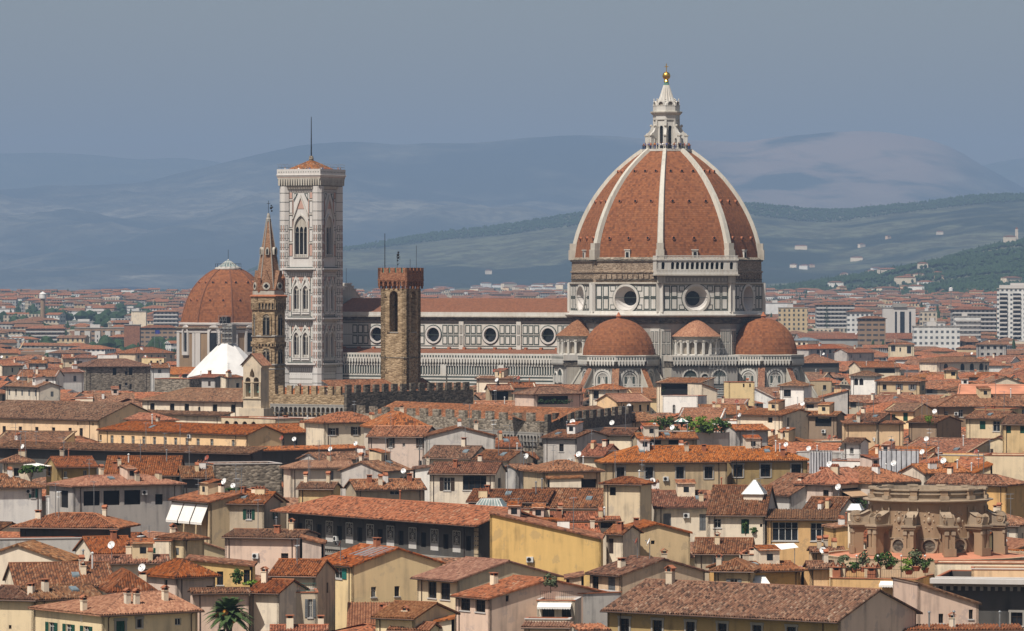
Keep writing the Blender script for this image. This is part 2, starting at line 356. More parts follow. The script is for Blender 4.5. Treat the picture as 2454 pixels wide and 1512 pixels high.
# little round vents in three rows
mb = MB(); fr0 = Fr((0, 0, 0), (1, 0, 0), (0, -1, 0)); mb.extrude(fr0, circ(0, 0, .5, 8), [], -0.4, 0.45, 'terracotta'); mb.flat(fr0, circ(0, 0, .36, 8), 0.47, 'void'); vent = mb.mesh('dome_vent')
def dome_r(z):
    for (r0, z0), (r1, z1) in zip(DP, DP[1:]):
        if z0 <= z <= z1: return r0 + (r1 - r0) * (z - z0) / (z1 - z0)
for k in range(8):
    for z, f in ((66.6, 0.4), (76.8, 0.4), (85.2, 0.42)):
        R_ = dome_r(z); f_ = octf(R_, k, z)
        for s_ in (-1, 0, 1): inst(vent, 'dome_vent', dome, f_.p(s_ * R_ * .38 * .62, 0, 0.05), OCT[k] + math.pi / 2)
mb = MB(); f_ = octf(26, 0, 61)
for k in (0, 1, 7, 2):
    f_ = octf(25.9, k, 61.2); mb = MB(); mb.fbox(f_, -0.75, 0.75, 0, 2.0, -1, 0.4, 'marble'); mb.fbox(f_, -0.45, 0.45, 0.05, 1.5, 0.4, 0.43, 'void'); mb.fbox(f_, -0.95, 0.95, 2.0, 2.25, -1, 0.6, 'marble'); mb.build('dormer', dome)
# lantern
lan = MB(); lan.ring([(6.4, 90.6), (7.0, 90.9), (7.0, 91.5), (0.1, 91.52)], 8, 'marble', a0=RAD(22.5))
lantern = lan.build('lantern', cath)
for k in range(8):
    f_ = octf(3.45, k, 91.5); mb = MB(); mb.extrude(f_, rect(-1.32, 1.32, 0, 8.2), [arch(0, 0.25, 1.05, 6.3)], -0.5, 0, 'marble'); mb.flat(f_, rect(-0.8, 0.8, 0.1, 7), -0.5, 'void')
    mb.fbox(f_, -1.35, -0.8, 6.0, 6.4, 0, .12, 'marble_old'); mb.fbox(f_, .8, 1.35, 6.0, 6.4, 0, .12, 'marble_old'); mb.build('lantern_window', lantern)
    a = RAD(22.5 + 45 * k); ff = Fr((0, 0, 0), (math.cos(a), math.sin(a), 0), (-math.sin(a), math.cos(a), 0)); mb = MB()
    mb.extrude(ff, [(3.3, 91.5), (5.9, 91.5), (5.95, 95.3), (5.6, 95.9), (5.0, 96.2), (4.5, 96.9), (4.2, 97.9), (3.3, 98.1)], [arch(4.3, 91.7, .9, 2.9)], -0.33, 0.33, 'marble')
    mb.fbox(ff, 5.0, 6.15, 95.1, 95.45, -0.45, 0.45, 'marble_old'); mb.sphere(ff.p(4.25, 98.0), .42, 'marble_old', 8, 5); mb.fbox(ff, 3.1, 3.75, 91.5, 99.6, -.3, .3, 'marble'); mb.build('lantern_buttress', lantern)
mb = MB(); mb.ring([(3.6, 99.5), (3.75, 99.7), (3.75, 101.0), (3.95, 101.1), (4.5, 101.7), (4.5, 102.0), (3.75, 102.1), (3.75, 103.7), (3.0, 103.8)], 8, ['marble_old', 'marble', 'marble', 'marble', 'marble_old', 'marble_old', 'marble', 'marble_old'], a0=RAD(22.5)); mb.build('cornice', lantern)
for k in range(16):
    a = RAD(22.5 * k + 11.25 * 0); mb = MB(); c_ = (3.45 * math.cos(a), 3.45 * math.sin(a))
    if k % 2 == 1:
        mb.ring([(.45, 103.6), (.3, 104.1), (.14, 104.5), (.26, 104.8), (.1, 105.1), (.22, 105.4), (.001, 105.7)], 6, 'marble', c=c_); mb.build('pinnacle', lantern)
    else:
        f_ = face(0, 0, a, 3.3, 103.6); mb.extrude(f_, arch(0, 0, 1.9, 1.35), [arch(0, 0.05, 1.35, 1.05)], -.25, .25, 'marble'); mb.flat(f_, arch(0, 0, 1.5, 1.1), -.2, 'niche'); mb.build('niche', lantern)
mb = MB(); n_ = 32
CPR = [(3.0, 103.7), (2.5, 104.6), (1.9, 106.2), (1.3, 108.0), (0.85, 109.4), (0.55, 110.3)]
for j in range(len(CPR) - 1):
    for i in range(n_):
        f2 = lambda i_, jj: Vector((CPR[jj][0] * (1 if i_ % 2 else .86) * math.cos(2 * math.pi * i_ / n_), CPR[jj][0] * (1 if i_ % 2 else .86) * math.sin(2 * math.pi * i_ / n_), CPR[jj][1]))
        mb.poly([f2(i, j), f2(i + 1, j), f2(i + 1, j + 1), f2(i, j + 1)], 'marble' if j < 4 else 'verdigris')
mb.build('spire', lantern)
mb = MB(); mb.ring([(.55, 110.2), (.75, 110.5), (.6, 110.8), (.35, 111.0)], 12, 'gold'); mb.sphere((0, 0, 112.0), 1.12, 'gold', 20, 14); ball = mb.build('gilded_ball', lantern, smooth=True)
mb = MB(); mb.ring([(.2, 112.9), (.12, 113.5), (.1, 115.3), (.01, 115.4)], 6, 'gold'); xf = face(0, 0, RAD(-62), 0, 0); mb.fbox(xf, -.55, .55, 114.45, 114.65, -.1, .1, 'gold'); mb.fbox(xf, -.12, .12, 114.1, 115.4, -.09, .09, 'gold'); mb.build('cross', ball)
mb = MB(); rr = 6.75
for i in range(48):
    a = 2 * math.pi * i / 48; b = 2 * math.pi * (i + 1) / 48; p0 = Vector((rr * math.cos(a), rr * math.sin(a), 91.5)); p1 = Vector((rr * math.cos(b), rr * math.sin(b), 91.5))
    mb.tube(p0, p0 + Vector((0, 0, 1.15)), .035, 'iron', 4)
    for h in (.6, 1.15): mb.tube(p0 + Vector((0, 0, h)), p1 + Vector((0, 0, h)), .035, 'iron', 4)
mb.build('railing', lantern)
# drum: unfinished masonry band and marble storey with round windows
drum = MB()
drum.ring([(26.6, 54.4), (26.6, 57.0), (26.9, 57.1), (26.9, 57.5), (26.5, 57.6), (26.5, 60.1), (26.9, 60.2), (27.0, 60.7), (26.2, 61.3), (25.0, 61.4)], 8, ['unfinished', 'unfinished', 'unfinished', 'unfinished', 'unfinished', 'marble_old', 'stone_dark_shade', 'stone_grey', 'stone_grey'], a0=RAD(22.5))
drum.ring([(27.0, 53.8), (27.5, 54.0), (27.5, 54.35), (26.4, 54.42)], 8, 'marble_old', a0=RAD(22.5))
drum.ring([(26.0, 44.4), (28.4, 44.9), (28.9, 45.3), (28.9, 45.6), (27.7, 45.7), (27.5, 46.5), (27.0, 46.55)], 8, ['stone_dark_shade', 'marble_old', 'marble', 'marble', 'marble', 'marble'], a0=RAD(22.5))
drum.ring([(26.4, 36.0), (26.4, 44.5)], 8, 'marble_old', a0=RAD(22.5))
drum_o = drum.build('drum', cath)
for k in range(8):
    f_ = octf(27.0, k); W = 27 * math.sin(math.pi / 8)
    mb = MB(); zc = 50.0
    mb.extrude(f_, rect(-W, W, 46.5, 53.9), [circ(0, zc, 3.35, 28)], -0.3, 0, 'marble', back=False)
    for i in range(28):      # splayed embrasure
        a, b = 2 * math.pi * i / 28, 2 * math.pi * (i + 1) / 28
        mb.poly([f_.p(3.35 * math.cos(a), zc + 3.35 * math.sin(a), 0), f_.p(3.35 * math.cos(b), zc + 3.35 * math.sin(b), 0), f_.p(2.0 * math.cos(b), zc + 2.0 * math.sin(b), -2.6), f_.p(2.0 * math.cos(a), zc + 2.0 * math.sin(a), -2.6)], 'pale_stone')
    mb.extrude(f_, circ(0, zc, 3.98, 28), [circ(0, zc, 3.35, 28)], 0, 0.35, 'marble', back=False)
    mb.extrude(f_, circ(0, zc, 4.2, 28), [circ(0, zc, 3.98, 28)], 0, 0.1, 'marble_green', back=False)
    for s_ in (-1, 1):
        for xc, w in ((8.35, 1.85), (6.25, 1.85)):
            for z0, z1 in ((50.35, 53.5), (46.9, 50.05)): panel(mb, f_, s_ * xc - w / 2, s_ * xc + w / 2, z0, z1, .3)
        for z0, z1, x1 in ((51.9, 53.5, 5.15), (46.9, 48.3, 5.15)): panel(mb, f_, s_ * 3.9 - 1.0 if s_ < 0 else s_ * 3.2, -s_ * 0 + (s_ * 3.2 if s_ < 0 else s_ * 3.9 + 1.0), z0, z1, .22)
        mb.fbox(f_, s_ * 10.33 - .95, s_ * 10.33 + .95, 46.2, 54.2, -.4, .3, 'marble')
        for z0, z1 in ((50.35, 53.3), (46.9, 50.05)): panel(mb, f_, s_ * 9.95 - .3, s_ * 9.95 + .3, z0, z1, .1, 'marble_green', 'marble_green', .3)
    mb.fbox(f_, -W, W, 50.12, 50.28, 0, .06, 'marble_green'); mb.fbox(f_, -W, W, 46.6, 46.8, 0, .06, 'marble_green'); mb.fbox(f_, -W, W, 53.62, 53.75, 0, .06, 'marble_green')
    mb.build('marble_face', drum_o)
    mb = MB(); mb.flat(f_, circ(0, zc, 2.05, 24), -2.58, 'glass'); mb.build('oculus', drum_o)
    if k != 1:
        mb = MB(); f2 = octf(26.6, k)
        for i in range(11): mb.fbox(f2, -8.2 + i * 1.64 - .35, -8.2 + i * 1.64 + .35, 55.4, 56.6, 0, .55, 'unfinished')
        mb.fbox(f2, -9.5, 9.5, 55.1, 55.35, 0, .4, 'stone_dark_shade'); mb.build('putlog_row', drum_o)
# finished gallery on one face
f_ = octf(26.9, 1); W = 11.7; mb = MB()
mb.fbox(f_, -W, W, 56.6, 57.3, -2, 1.7, 'marble'); mb.fbox(f_, -W - .3, W + .3, 56.25, 56.6, -2, 2.0, 'marble_old')
ops = [arch(-7.15 + i * 1.43, 58.0, .98, 1.95) for i in range(11)] + [arch(s_ * 9.9, 58.0, 1.0, 1.95) for s_ in (-1, 1)]
mb.extrude(f_, rect(-W, W, 57.3, 60.4), ops, 1.0, 1.5, 'marble'); mb.flat(f_, rect(-W + .2, W - .2, 57.4, 60.3), .35, 'void')
mb.fbox(f_, -W - .2, W + .2, 60.4, 60.75, -1.5, 1.75, 'marble'); mb.fbox(f_, -W - .1, W + .1, 61.55, 61.75, 1.4, 1.65, 'marble')
for i in range(60): mb.fbox(f_, -W + i * .39, -W + i * .39 + .17, 60.75, 61.55, 1.45, 1.6, 'marble')
for i in range(56): mb.fbox(f_, -W + i * .42, -W + i * .42 + .16, 57.3, 58.0, 1.52, 1.66, 'marble')
for s_ in (-1, 1):
    g = Fr(f_.p(s_ * W, 0, 1.5), f_.n * (-s_) * -1 * -1, f_.ex * s_); mb.fbox(f_, s_ * W - (.4 if s_ > 0 else 0), s_ * W + (0 if s_ > 0 else .4), 57.3, 61.7, -2.0, 1.5, 'marble')
mb.build('gallery', cath)
mb = MB(); mb.fbox(f_, -11, 11, 54.3, 56.3, -.2, .5, 'greystone')
for i in range(22): mb.fbox(f_, -10.6 + i, -10.2 + i, 54.7, 55.6, .5, .65, 'marble_old')
for s_ in (-1, 1): mb.fbox(f_, s_ * 10.2 - 1.1, s_ * 10.2 + 1.1, 54.2, 56.3, .3, 1.0, 'marble_old')
mb.build('frieze', cath)
# walls below the drum
def stripes(mb, fr, x0, x1, z0, z1, n, d=0.0, a='marble', b='marble_green', frac=.5):
    st = (z1 - z0) / n
    for i in range(n):
        mb.fbox(fr, x0, x1, z0 + i * st, z0 + (i + frac) * st, d - .3, d + .03, b); mb.fbox(fr, x0, x1, z0 + (i + frac) * st, z0 + (i + 1) * st, d - .3, d + .07, a)
for k in range(8):
    f_ = octf(26.4, k); W = 10.1; mb = MB(); mb.fbox(f_, -W, W, 0, 44.4, -.5, 0, 'marble_old')
    mb.fbox(f_, -W, W, 43.2, 44.4, 0, .5, 'stone_dark_shade'); mb.fbox(f_, -W, W, 40.6, 43.0, 0, .04, 'greystone')  # dark strip: shadow of the drum cornice put into the colour
    for s_ in (-1, 1):
        mb.fbox(f_, s_ * 8.6 - 1.4, s_ * 8.6 + 1.4, 20, 41.6, 0, .5, 'marble')
        for z0, z1 in ((37.9, 41.0), (34.6, 37.6), (31, 34.2)):
            for xo in (-.65, .65): panel(mb, f_, s_ * 8.6 + xo - .52, s_ * 8.6 + xo + .52, z0, z1, .14, 'marble_green', 'greystone', .5)
    for xc in (-5.5, -3.6, 3.6, 5.5):
        for z0, z1 in ((37.9, 40.4), (34.6, 37.6)): panel(mb, f_, xc - .8, xc + .8, z0, z1, .2)
    stripes(mb, f_, -W, W, 20, 34, 12); mb.build('crossing_wall', cath)
# tribunes with their red half domes, apses between them
def tribune(ax, dist, Rd):
    c = (dist * math.cos(ax), dist * math.sin(ax)); cz = 34.4
    o = MB()
    o.ring([(10.2, 0), (10.2, 22)], 8, 'marble_old', c=c, a0=ax + RAD(22.5))
    for i in range(11):
        z0 = 20.0 + i * .62; o.ring([(10.32, z0), (10.32, z0 + .28), (10.42, z0 + .28), (10.42, z0 + .62), (10.2, z0 + .62)], 8, ['marble_green', 'marble', 'marble', 'marble_old'], c=c, a0=ax + RAD(22.5))
    o.ring([(10.25, 26.8), (10.25, 31.2), (10.6, 31.3), (11.0, 31.9), (11.35, 32.9), (11.35, 33.1), (11.2, 33.1), (11.2, 34.3), (11.35, 34.3), (11.35, 34.5), (9.6, 34.6)], 8, ['greystone', 'marble_green', 'stone_dark_shade', 'stone_dark_shade', 'marble', 'marble', 'marble', 'marble', 'marble', 'marble_old'], c=c, a0=ax + RAD(22.5))
    t = o.build('tribune', cath)
    for k in range(8):
        a = ax + OCT[k] + math.pi / 2; f_ = face(c[0], c[1], a, 10.25 * C8); mb = MB()
        W = 10.25 * math.sin(math.pi / 8)
        for i in range(9): mb.extrude(f_, [(-W + .3 + i * .87, 32.9), (-W + .3 + i * .87, 32.2), (-W + .6 + i * .87, 31.6), (-W + .9 + i * .87, 32.2), (-W + .9 + i * .87, 32.9)], [], .2, 1.12, 'marble')
        for i in range(10): mb.fbox(f_, -W + .25 + i * .8, -W + .6 + i * .8, 33.35, 34.0, .88, .93, 'marble_green')
        mb.extrude(f_, arch(0, 25.7, 5.4, 5.2), [arch(0, 25.7, 4.4, 4.6)], 0, .35, 'marble'); mb.flat(f_, arch(0, 25.7, 4.4, 4.6), .03, 'marble_green')
        mb.extrude(f_, arch(0, 25.7, 4.1, 4.4), [arch(0, 25.8, 3.3, 3.9)], .03, .18, 'marble', back=False); mb.flat(f_, arch(0, 25.8, 3.3, 3.9), .06, 'greystone')
        for xo in (-1.1, 0, 1.1): panel(mb, f_, xo - .42, xo + .42, 26.2, 28.9, .1, 'marble', 'marble_green', .06)
        for s_ in (-1, 1):
            for z0 in (27.0, 28.9): panel(mb, f_, s_ * 3.3 - .3, s_ * 3.3 + .3, z0, z0 + 1.6, .1)
        mb.build('apse_arch', t)
        mb = MB(); mb.extrude(f_, arch(0, 19.0, 2.4, 7.6, True), [arch(0, 19.3, 1.5, 6.4, True)], 0, .5, 'marble'); mb.extrude(f_, [(-1.5, 25.2), (1.5, 25.2), (0, 28.8)], [], 0.1, .35, 'marble'); mb.flat(f_, arch(0, 19.3, 1.5, 6.4, True), .12, 'glass'); mb.fbox(f_, -.06, .06, 19.3, 24.6, .12, .25, 'marble'); mb.build('lancet_window', t)
    mb = MB(); Rp = [(Rd * math.cos(RAD(q)) ** .95, cz + 10.1 * math.sin(RAD(q)) ** 1.05) for q in (0, 10, 20, 30, 40, 50, 60, 68, 76, 83)] + [(.35, 44.55)]
    mb.ring([(Rd + .1, 34.2), (Rd, cz)] + Rp[1:], 24, 'tile_dome', c=c, a0=ax + RAD(7.5)); d = mb.build('tribune_dome', t, smooth=False)
    mb = MB(); mb.ring([(.7, 44.2), (.6, 44.9), (.85, 45.1), (.5, 45.5), (.25, 46.1), (.01, 46.3)], 8, 'terracotta', c=c); mb.build('finial', d)
    for k in range(8):       # sloping buttresses roofed with tiles
        a = ax + RAD(22.5 + 45 * k)
        if math.cos(a - ax) < -.5: continue
        ff = Fr((c[0], c[1], 0), (math.cos(a), math.sin(a), 0), (-math.sin(a), math.cos(a), 0)); mb = MB()
        mb.extrude(ff, [(9.5, 15), (17.6, 15), (17.6, 19.0), (10.6, 30.6), (9.5, 30.6)], [], -.75, .75, 'marble_old')
        u0, u1 = Vector((10.4, 31.0)), Vector((18.0, 18.4))
        mb.poly([ff.p(u1.x, u1.y, -.95), ff.p(u1.x, u1.y, .95), ff.p(u0.x, u0.y, .95), ff.p(u0.x, u0.y, -.95)], 'tile_new', [(0, 0), (1.9, 0), (1.9, 14.7), (0, 14.7)])
        for s_ in (-1, 1): mb.poly([ff.p(u1.x, u1.y, .95 * s_), ff.p(u0.x, u0.y, .95 * s_), ff.p(u0.x - .2, u0.y - .5, .95 * s_), ff.p(u1.x - .2, u1.y - .5, .95 * s_)], 'rib_stone')
        mb.build('buttress', t)
tribune(RAD(-90), 29.6, 9.9); tribune(RAD(0), 29.8, 9.4); tribune(RAD(90), 29.6, 9.9)
for ax in (RAD(-45), RAD(-135), RAD(45)):
    d0 = 25.2; c = (d0 * math.cos(ax), d0 * math.sin(ax)); mb = MB()
    mb.ring([(6.4, 0), (6.4, 33.8), (6.7, 33.9), (6.7, 34.5), (6.1, 34.55)], 16, 'marble', c=c, a0=ax); mb.ring([(6.2, 38.9), (6.5, 39.1), (6.6, 39.5), (6.9, 39.7)], 16, 'marble_old', c=c, a0=ax)
    e = mb.build('exedra', cath)
    for i in range(10):
        a = ax + RAD(-90 + 20 * i); f_ = face(c[0], c[1], a, 6.05, 34.5); mb = MB(); mb.extrude(f_, rect(-1.12, 1.12, 0, 4.5), [arch(0, .3, 1.45, 3.3)], -.9, 0, 'marble'); mb.flat(f_, rect(-1, 1, .1, 4), -.9, 'niche')
        for s_ in (-.95, .95): mb.tube(f_.p(s_, .2, .2), f_.p(s_, 3.7, .2), .17, 'marble', 6); mb.fbox(f_, s_ - .25, s_ + .25, 3.7, 4.1, 0, .45, 'marble_old')
        mb.build('niche', e)
    mb = MB(); mb.ring([(7.0, 39.6), (4.6, 41.5), (2.3, 43.3), (.02, 44.5)], 24, 'tile_new', c=c, a0=ax); mb.build('cone_roof', e)
    mb = MB(); f_ = face(c[0] * .2, c[1] * .2, ax, 27.2)
    # lunette wall between the tribunes
    mb.fbox(f_, -9.5, 9.5, 0, 31.3, -6, -.2, 'marble_old'); stripes(mb, f_, -9.5, 9.5, 18, 26.2, 13)
    mb.fbox(f_, -9.5, 9.5, 26.2, 31.3, -.2, 0.0, 'greystone')
    for xo, w in ((-4.2, 4.6), (0, 2.6), (4.2, 4.6)):
        h = min(4.4, w / 2 + 2.0); mb.extrude(f_, arch(xo, 26.5, w, h), [arch(xo, 26.5, w - .7, h - .35)], 0, .3, 'marble', back=False); mb.flat(f_, arch(xo, 26.5, w - .7, h - .35), .04, 'marble_green')
        for q in (-.28, .28) if w > 3 else (0,): panel(mb, f_, xo + q * (w - 1) - w * .17, xo + q * (w - 1) + w * .17, 26.7, 28.7, .1, 'marble', 'marble', .05)
    mb.fbox(f_, -9.8, 9.8, 32.9, 34.5, -6, .9, 'marble'); mb.fbox(f_, -9.6, 9.6, 31.3, 32.9, -6, .4, 'stone_dark_shade')
    for i in range(21): mb.extrude(f_, [(-9.3 + i * .88, 32.9), (-9.3 + i * .88, 32.2), (-9.0 + i * .88, 31.6), (-8.7 + i * .88, 32.2), (-8.7 + i * .88, 32.9)], [], .3, .9, 'marble')
    for i in range(24): mb.fbox(f_, -9.4 + i * .79, -9.05 + i * .79, 33.35, 34.0, .9, .94, 'marble_green')
    mb.build('apse_wall', cath)
# nave and aisles
NW, AW, XE, XW = 11.2, 21.5, -22.0, -101.0
for s_ in (-1, 1):
    mb = MB(); fr = Fr((0, s_ * NW, 0), (1, 0, 0) if s_ < 0 else (-1, 0, 0), (0, s_, 0)); sg = 1 if s_ < 0 else -1
    x0, x1 = (XW, XE) if s_ < 0 else (-XE, -XW)
    bays = [sg * (-31.3 - 18.35 * i) for i in range(4)]
    mb.extrude(fr, rect(x0, x1, 30, 44.6), [circ(b, 39.6, 2.2, 24) for b in bays], -1.2, 0, 'marble', reveal='pale_stone')
    for b in bays:
        mb.extrude(fr, circ(b, 39.6, 2.5, 24), [circ(b, 39.6, 2.0, 24)], 0, .35, 'pale_stone', back=False); mb.extrude(fr, circ(b, 39.6, 2.8, 24), [circ(b, 39.6, 2.5, 24)], 0, .12, 'marble_green', back=False)
        for q in (-7.3, -5.5, -3.7, 3.7, 5.5, 7.3):
            for z0, z1 in ((39.85, 42.4), (36.8, 39.35)): panel(mb, fr, b + q - .82, b + q + .82, z0, z1, .32)
        mb.fbox(fr, b + sg * 9.17 - .75, b + sg * 9.17 + .75, 34.5, 43.4, 0, .5, 'marble')
        for z0, z1 in ((39.85, 42.3), (36.8, 39.3)): panel(mb, fr, b + sg * 9.17 - .4, b + sg * 9.17 + .4, z0, z1, .1, 'marble_green', 'greystone', .5)
    for z0, z1 in ((42.75, 42.95), (39.5, 39.65), (36.3, 36.55), (35.5, 35.8)): mb.fbox(fr, x0, x1, z0, z1, 0, .06, 'marble_green')
    mb.fbox(fr, x0, x1, 42.95, 43.6, 0, .05, 'greystone'); mb.fbox(fr, x0, x1, 43.6, 44.6, 0, .55, 'stone_dark_shade'); mb.fbox(fr, x0, x1, 44.6, 45.0, -.5, 1.3, 'marble_old'); mb.fbox(fr, x0, x1, 45.0, 46.0, -.5, 1.05, 'marble')
    w = mb.build('nave_wall', cath)
    for b in bays: mb = MB(); mb.flat(fr, circ(b, 39.6, 2.3, 20), -1.0, 'glass'); mb.build('oculus', w)
    mb = MB(); zr, ze = 49.9, 46.0; sl = math.hypot(NW + .6, zr - ze)
    mb.poly([(XW, s_ * (NW + .6), ze), (XE, s_ * (NW + .6), ze), (XE, 0, zr), (XW, 0, zr)], 'tile_nave', [(0, 0), (XE - XW, 0), (XE - XW, sl), (0, sl)]); mb.build('nave_roof', cath)
    # aisle
    mb = MB(); fr = Fr((0, s_ * AW, 0), fr.ex, (0, s_, 0))
    mb.fbox(fr, x0, x1, 0, 31.4, -2, 0, 'marble_old'); stripes(mb, fr, x0, x1, 17, 28.6, 12)
    mb.fbox(fr, x0, x1, 28.6, 31.5, 0, .08, 'marble_green'); n_ = int((x1 - x0) / .82)
    for i in range(n_): mb.fbox(fr, x0 + i * .82, x0 + i * .82 + .26, 28.7, 31.2, .08, .3, 'marble')
    mb.fbox(fr, x0, x1, 31.0, 31.5, 0, .35, 'marble'); mb.fbox(fr, x0, x1, 31.5, 32.9, -2, .2, 'stone_dark_shade'); n_ = int((x1 - x0) / .9)
    for i in range(n_): q = x0 + i * .9; mb.extrude(fr, [(q, 32.9), (q, 32.2), (q + .3, 31.5), (q + .6, 32.2), (q + .6, 32.9)], [], .2, .95, 'marble', back=False)
    mb.fbox(fr, x0, x1, 32.9, 34.5, -.5, .95, 'marble')
    for i in range(n_): mb.fbox(fr, x0 + i * .9 + .2, x0 + i * .9 + .65, 33.4, 34.0, .95, 1.0, 'marble_green')
    for b in bays:
        q = b + sg * 9.17; mb.fbox(fr, q - .9, q + .9, 0, 31.4, 0, .7, 'marble'); stripes(mb, fr, q - .9, q + .9, 17, 28.6, 12, .7)
    a = mb.build('aisle_wall', cath)
    mb = MB(); sl = AW - NW; mb.poly([(XW, s_ * (AW - .3), 34.0), (XE - 2, s_ * (AW - .3), 34.0), (XE - 2, s_ * NW, 35.6), (XW, s_ * NW, 35.6)], 'tile_nave', [(0, 0), (76, 0), (76, sl), (0, sl)])
    for i in range(16): xq = XW + 4 + i * 4.9; mb.box(xq - .4, xq + .4, s_ * (NW + .5) - .4, s_ * (NW + .5) + .4, 35.0, 36.1, 'terracotta')
    mb.build('aisle_roof', cath)
# west front seen from behind: a gable standing over the roof with stepped edge
fr = Fr((XW, 0, 0), (0, 1, 0), (1, 0, 0)); mb = MB()
steps = []
for i in range(9): steps += [(-11.5 + i * 1.27, 46.6 + i * .82), (-11.5 + i * 1.27, 46.6 + (i + 1) * .82)]
steps += [(0, 54.2)]; left = [(-11.5, 30)] + steps; right = [(-p[0], p[1]) for p in left[::-1]][1:]
mb.extrude(fr, left + right, [], -3.5, -1.0, 'marble_old')
for i in range(9):
    for s_ in (-1, 1): a = s_ * (11.5 - i * 1.27); mb.fbox(fr, min(a, a - s_ * 1.27), max(a, a - s_ * 1.27), 46.6 + (i + 1) * .82 - .12, 46.6 + (i + 1) * .82 + .3, -3.6, -.8, 'marble_clean')
if True:
     mb.box(XW - 3.2, XW - 1, -22, 22, 0, 37, 'marble_old')
mb.tube(fr.p(0, 54, -2), fr.p(0, 58.5, -2), .06, 'iron', 5); mb.build('front_gable', cath)

# ------------------------------------------------------------------ bell tower of the cathedral
DT = 1371.0
camp = thing('bell_tower', 'tall square bell tower of white green and pink marble with a mast on its roof', 'bell tower', (XX(746, DT), DT, 0), GRID)
HB = 5.7
def ztv(v): return ZZ(v, DT - 6)
zs = dict(base=0, s2=26, s3=ztv(871), s4=ztv(762), s5=ztv(643), cor=ztv(446), par=ztv(405))
mb = MB()
body = mb
for (x, y) in ((-1, -1), (1, -1), (1, 1), (-1, 1)):
    mb.ring([(1.62, 0), (1.62, zs['cor'])], 8, 'marble_clean', c=(x * (HB - .35), y * (HB - .35)), a0=RAD(22.5))
    for zz in [26 + i * 2.55 for i in range(22)]:
        if zz > zs['cor'] - 1: break
        mb.ring([(1.6, zz), (1.68, zz + .03), (1.68, zz + .1), (1.6, zz + .14)], 8, 'marble_green', c=(x * (HB - .35), y * (HB - .35)), a0=RAD(22.5))
shaft = mb.build('corner_turrets', camp)
def biforate(mb, win, f_, xc, z0, zt, w, n, zg):     # gothic window: pointed frame, gable over it, dark lights, slim colonnettes
    mb.extrude(f_, arch(xc, z0, w + .9, zt - z0 + .5, True), [arch(xc, z0 + .15, w, zt - z0 - .15, True)], 0, .28, 'marble', back=False)
    mb.extrude(f_, [(xc - w / 2 - .75, zt - 1.0), (xc - w / 2 - .4, zt - 1.0), (xc, zg - .9), (xc + w / 2 + .4, zt - 1.0), (xc + w / 2 + .75, zt - 1.0), (xc, zg)], [], 0.02, .4, 'marble', back=False)
    win.flat(f_, arch(xc, z0, w + .05, zt - z0, True), -.75, 'void')
    lw = w / n
    zl = zt - w * .95
    for i in range(1, n): win.tube(f_.p(xc - w / 2 + i * lw, z0, -.3), f_.p(xc - w / 2 + i * lw, zl, -.3), .13, 'marble', 6)
    hs = [arch(xc - w / 2 + (i + .5) * lw, zl - .9, lw * .8, .85 + lw * .6, True, 3) for i in range(n)]
    top = arch(xc, zl - .9, w, zt - zl + .75, True)
    win.extrude(f_, top, [[(q[0], max(q[1], zl - .85)) for q in h] for h in hs], -.45, -.25, 'marble_old', back=False)
    win.fbox(f_, xc - w / 2, xc + w / 2, z0, z0 + .9, -.5, -.2, 'marble')
    for i in range(n * 2): win.fbox(f_, xc - w / 2 + i * lw / 2 + .12, xc - w / 2 + i * lw / 2 + lw / 2 - .05, z0 + .15, z0 + .7, -.2, -.18, 'greystone')
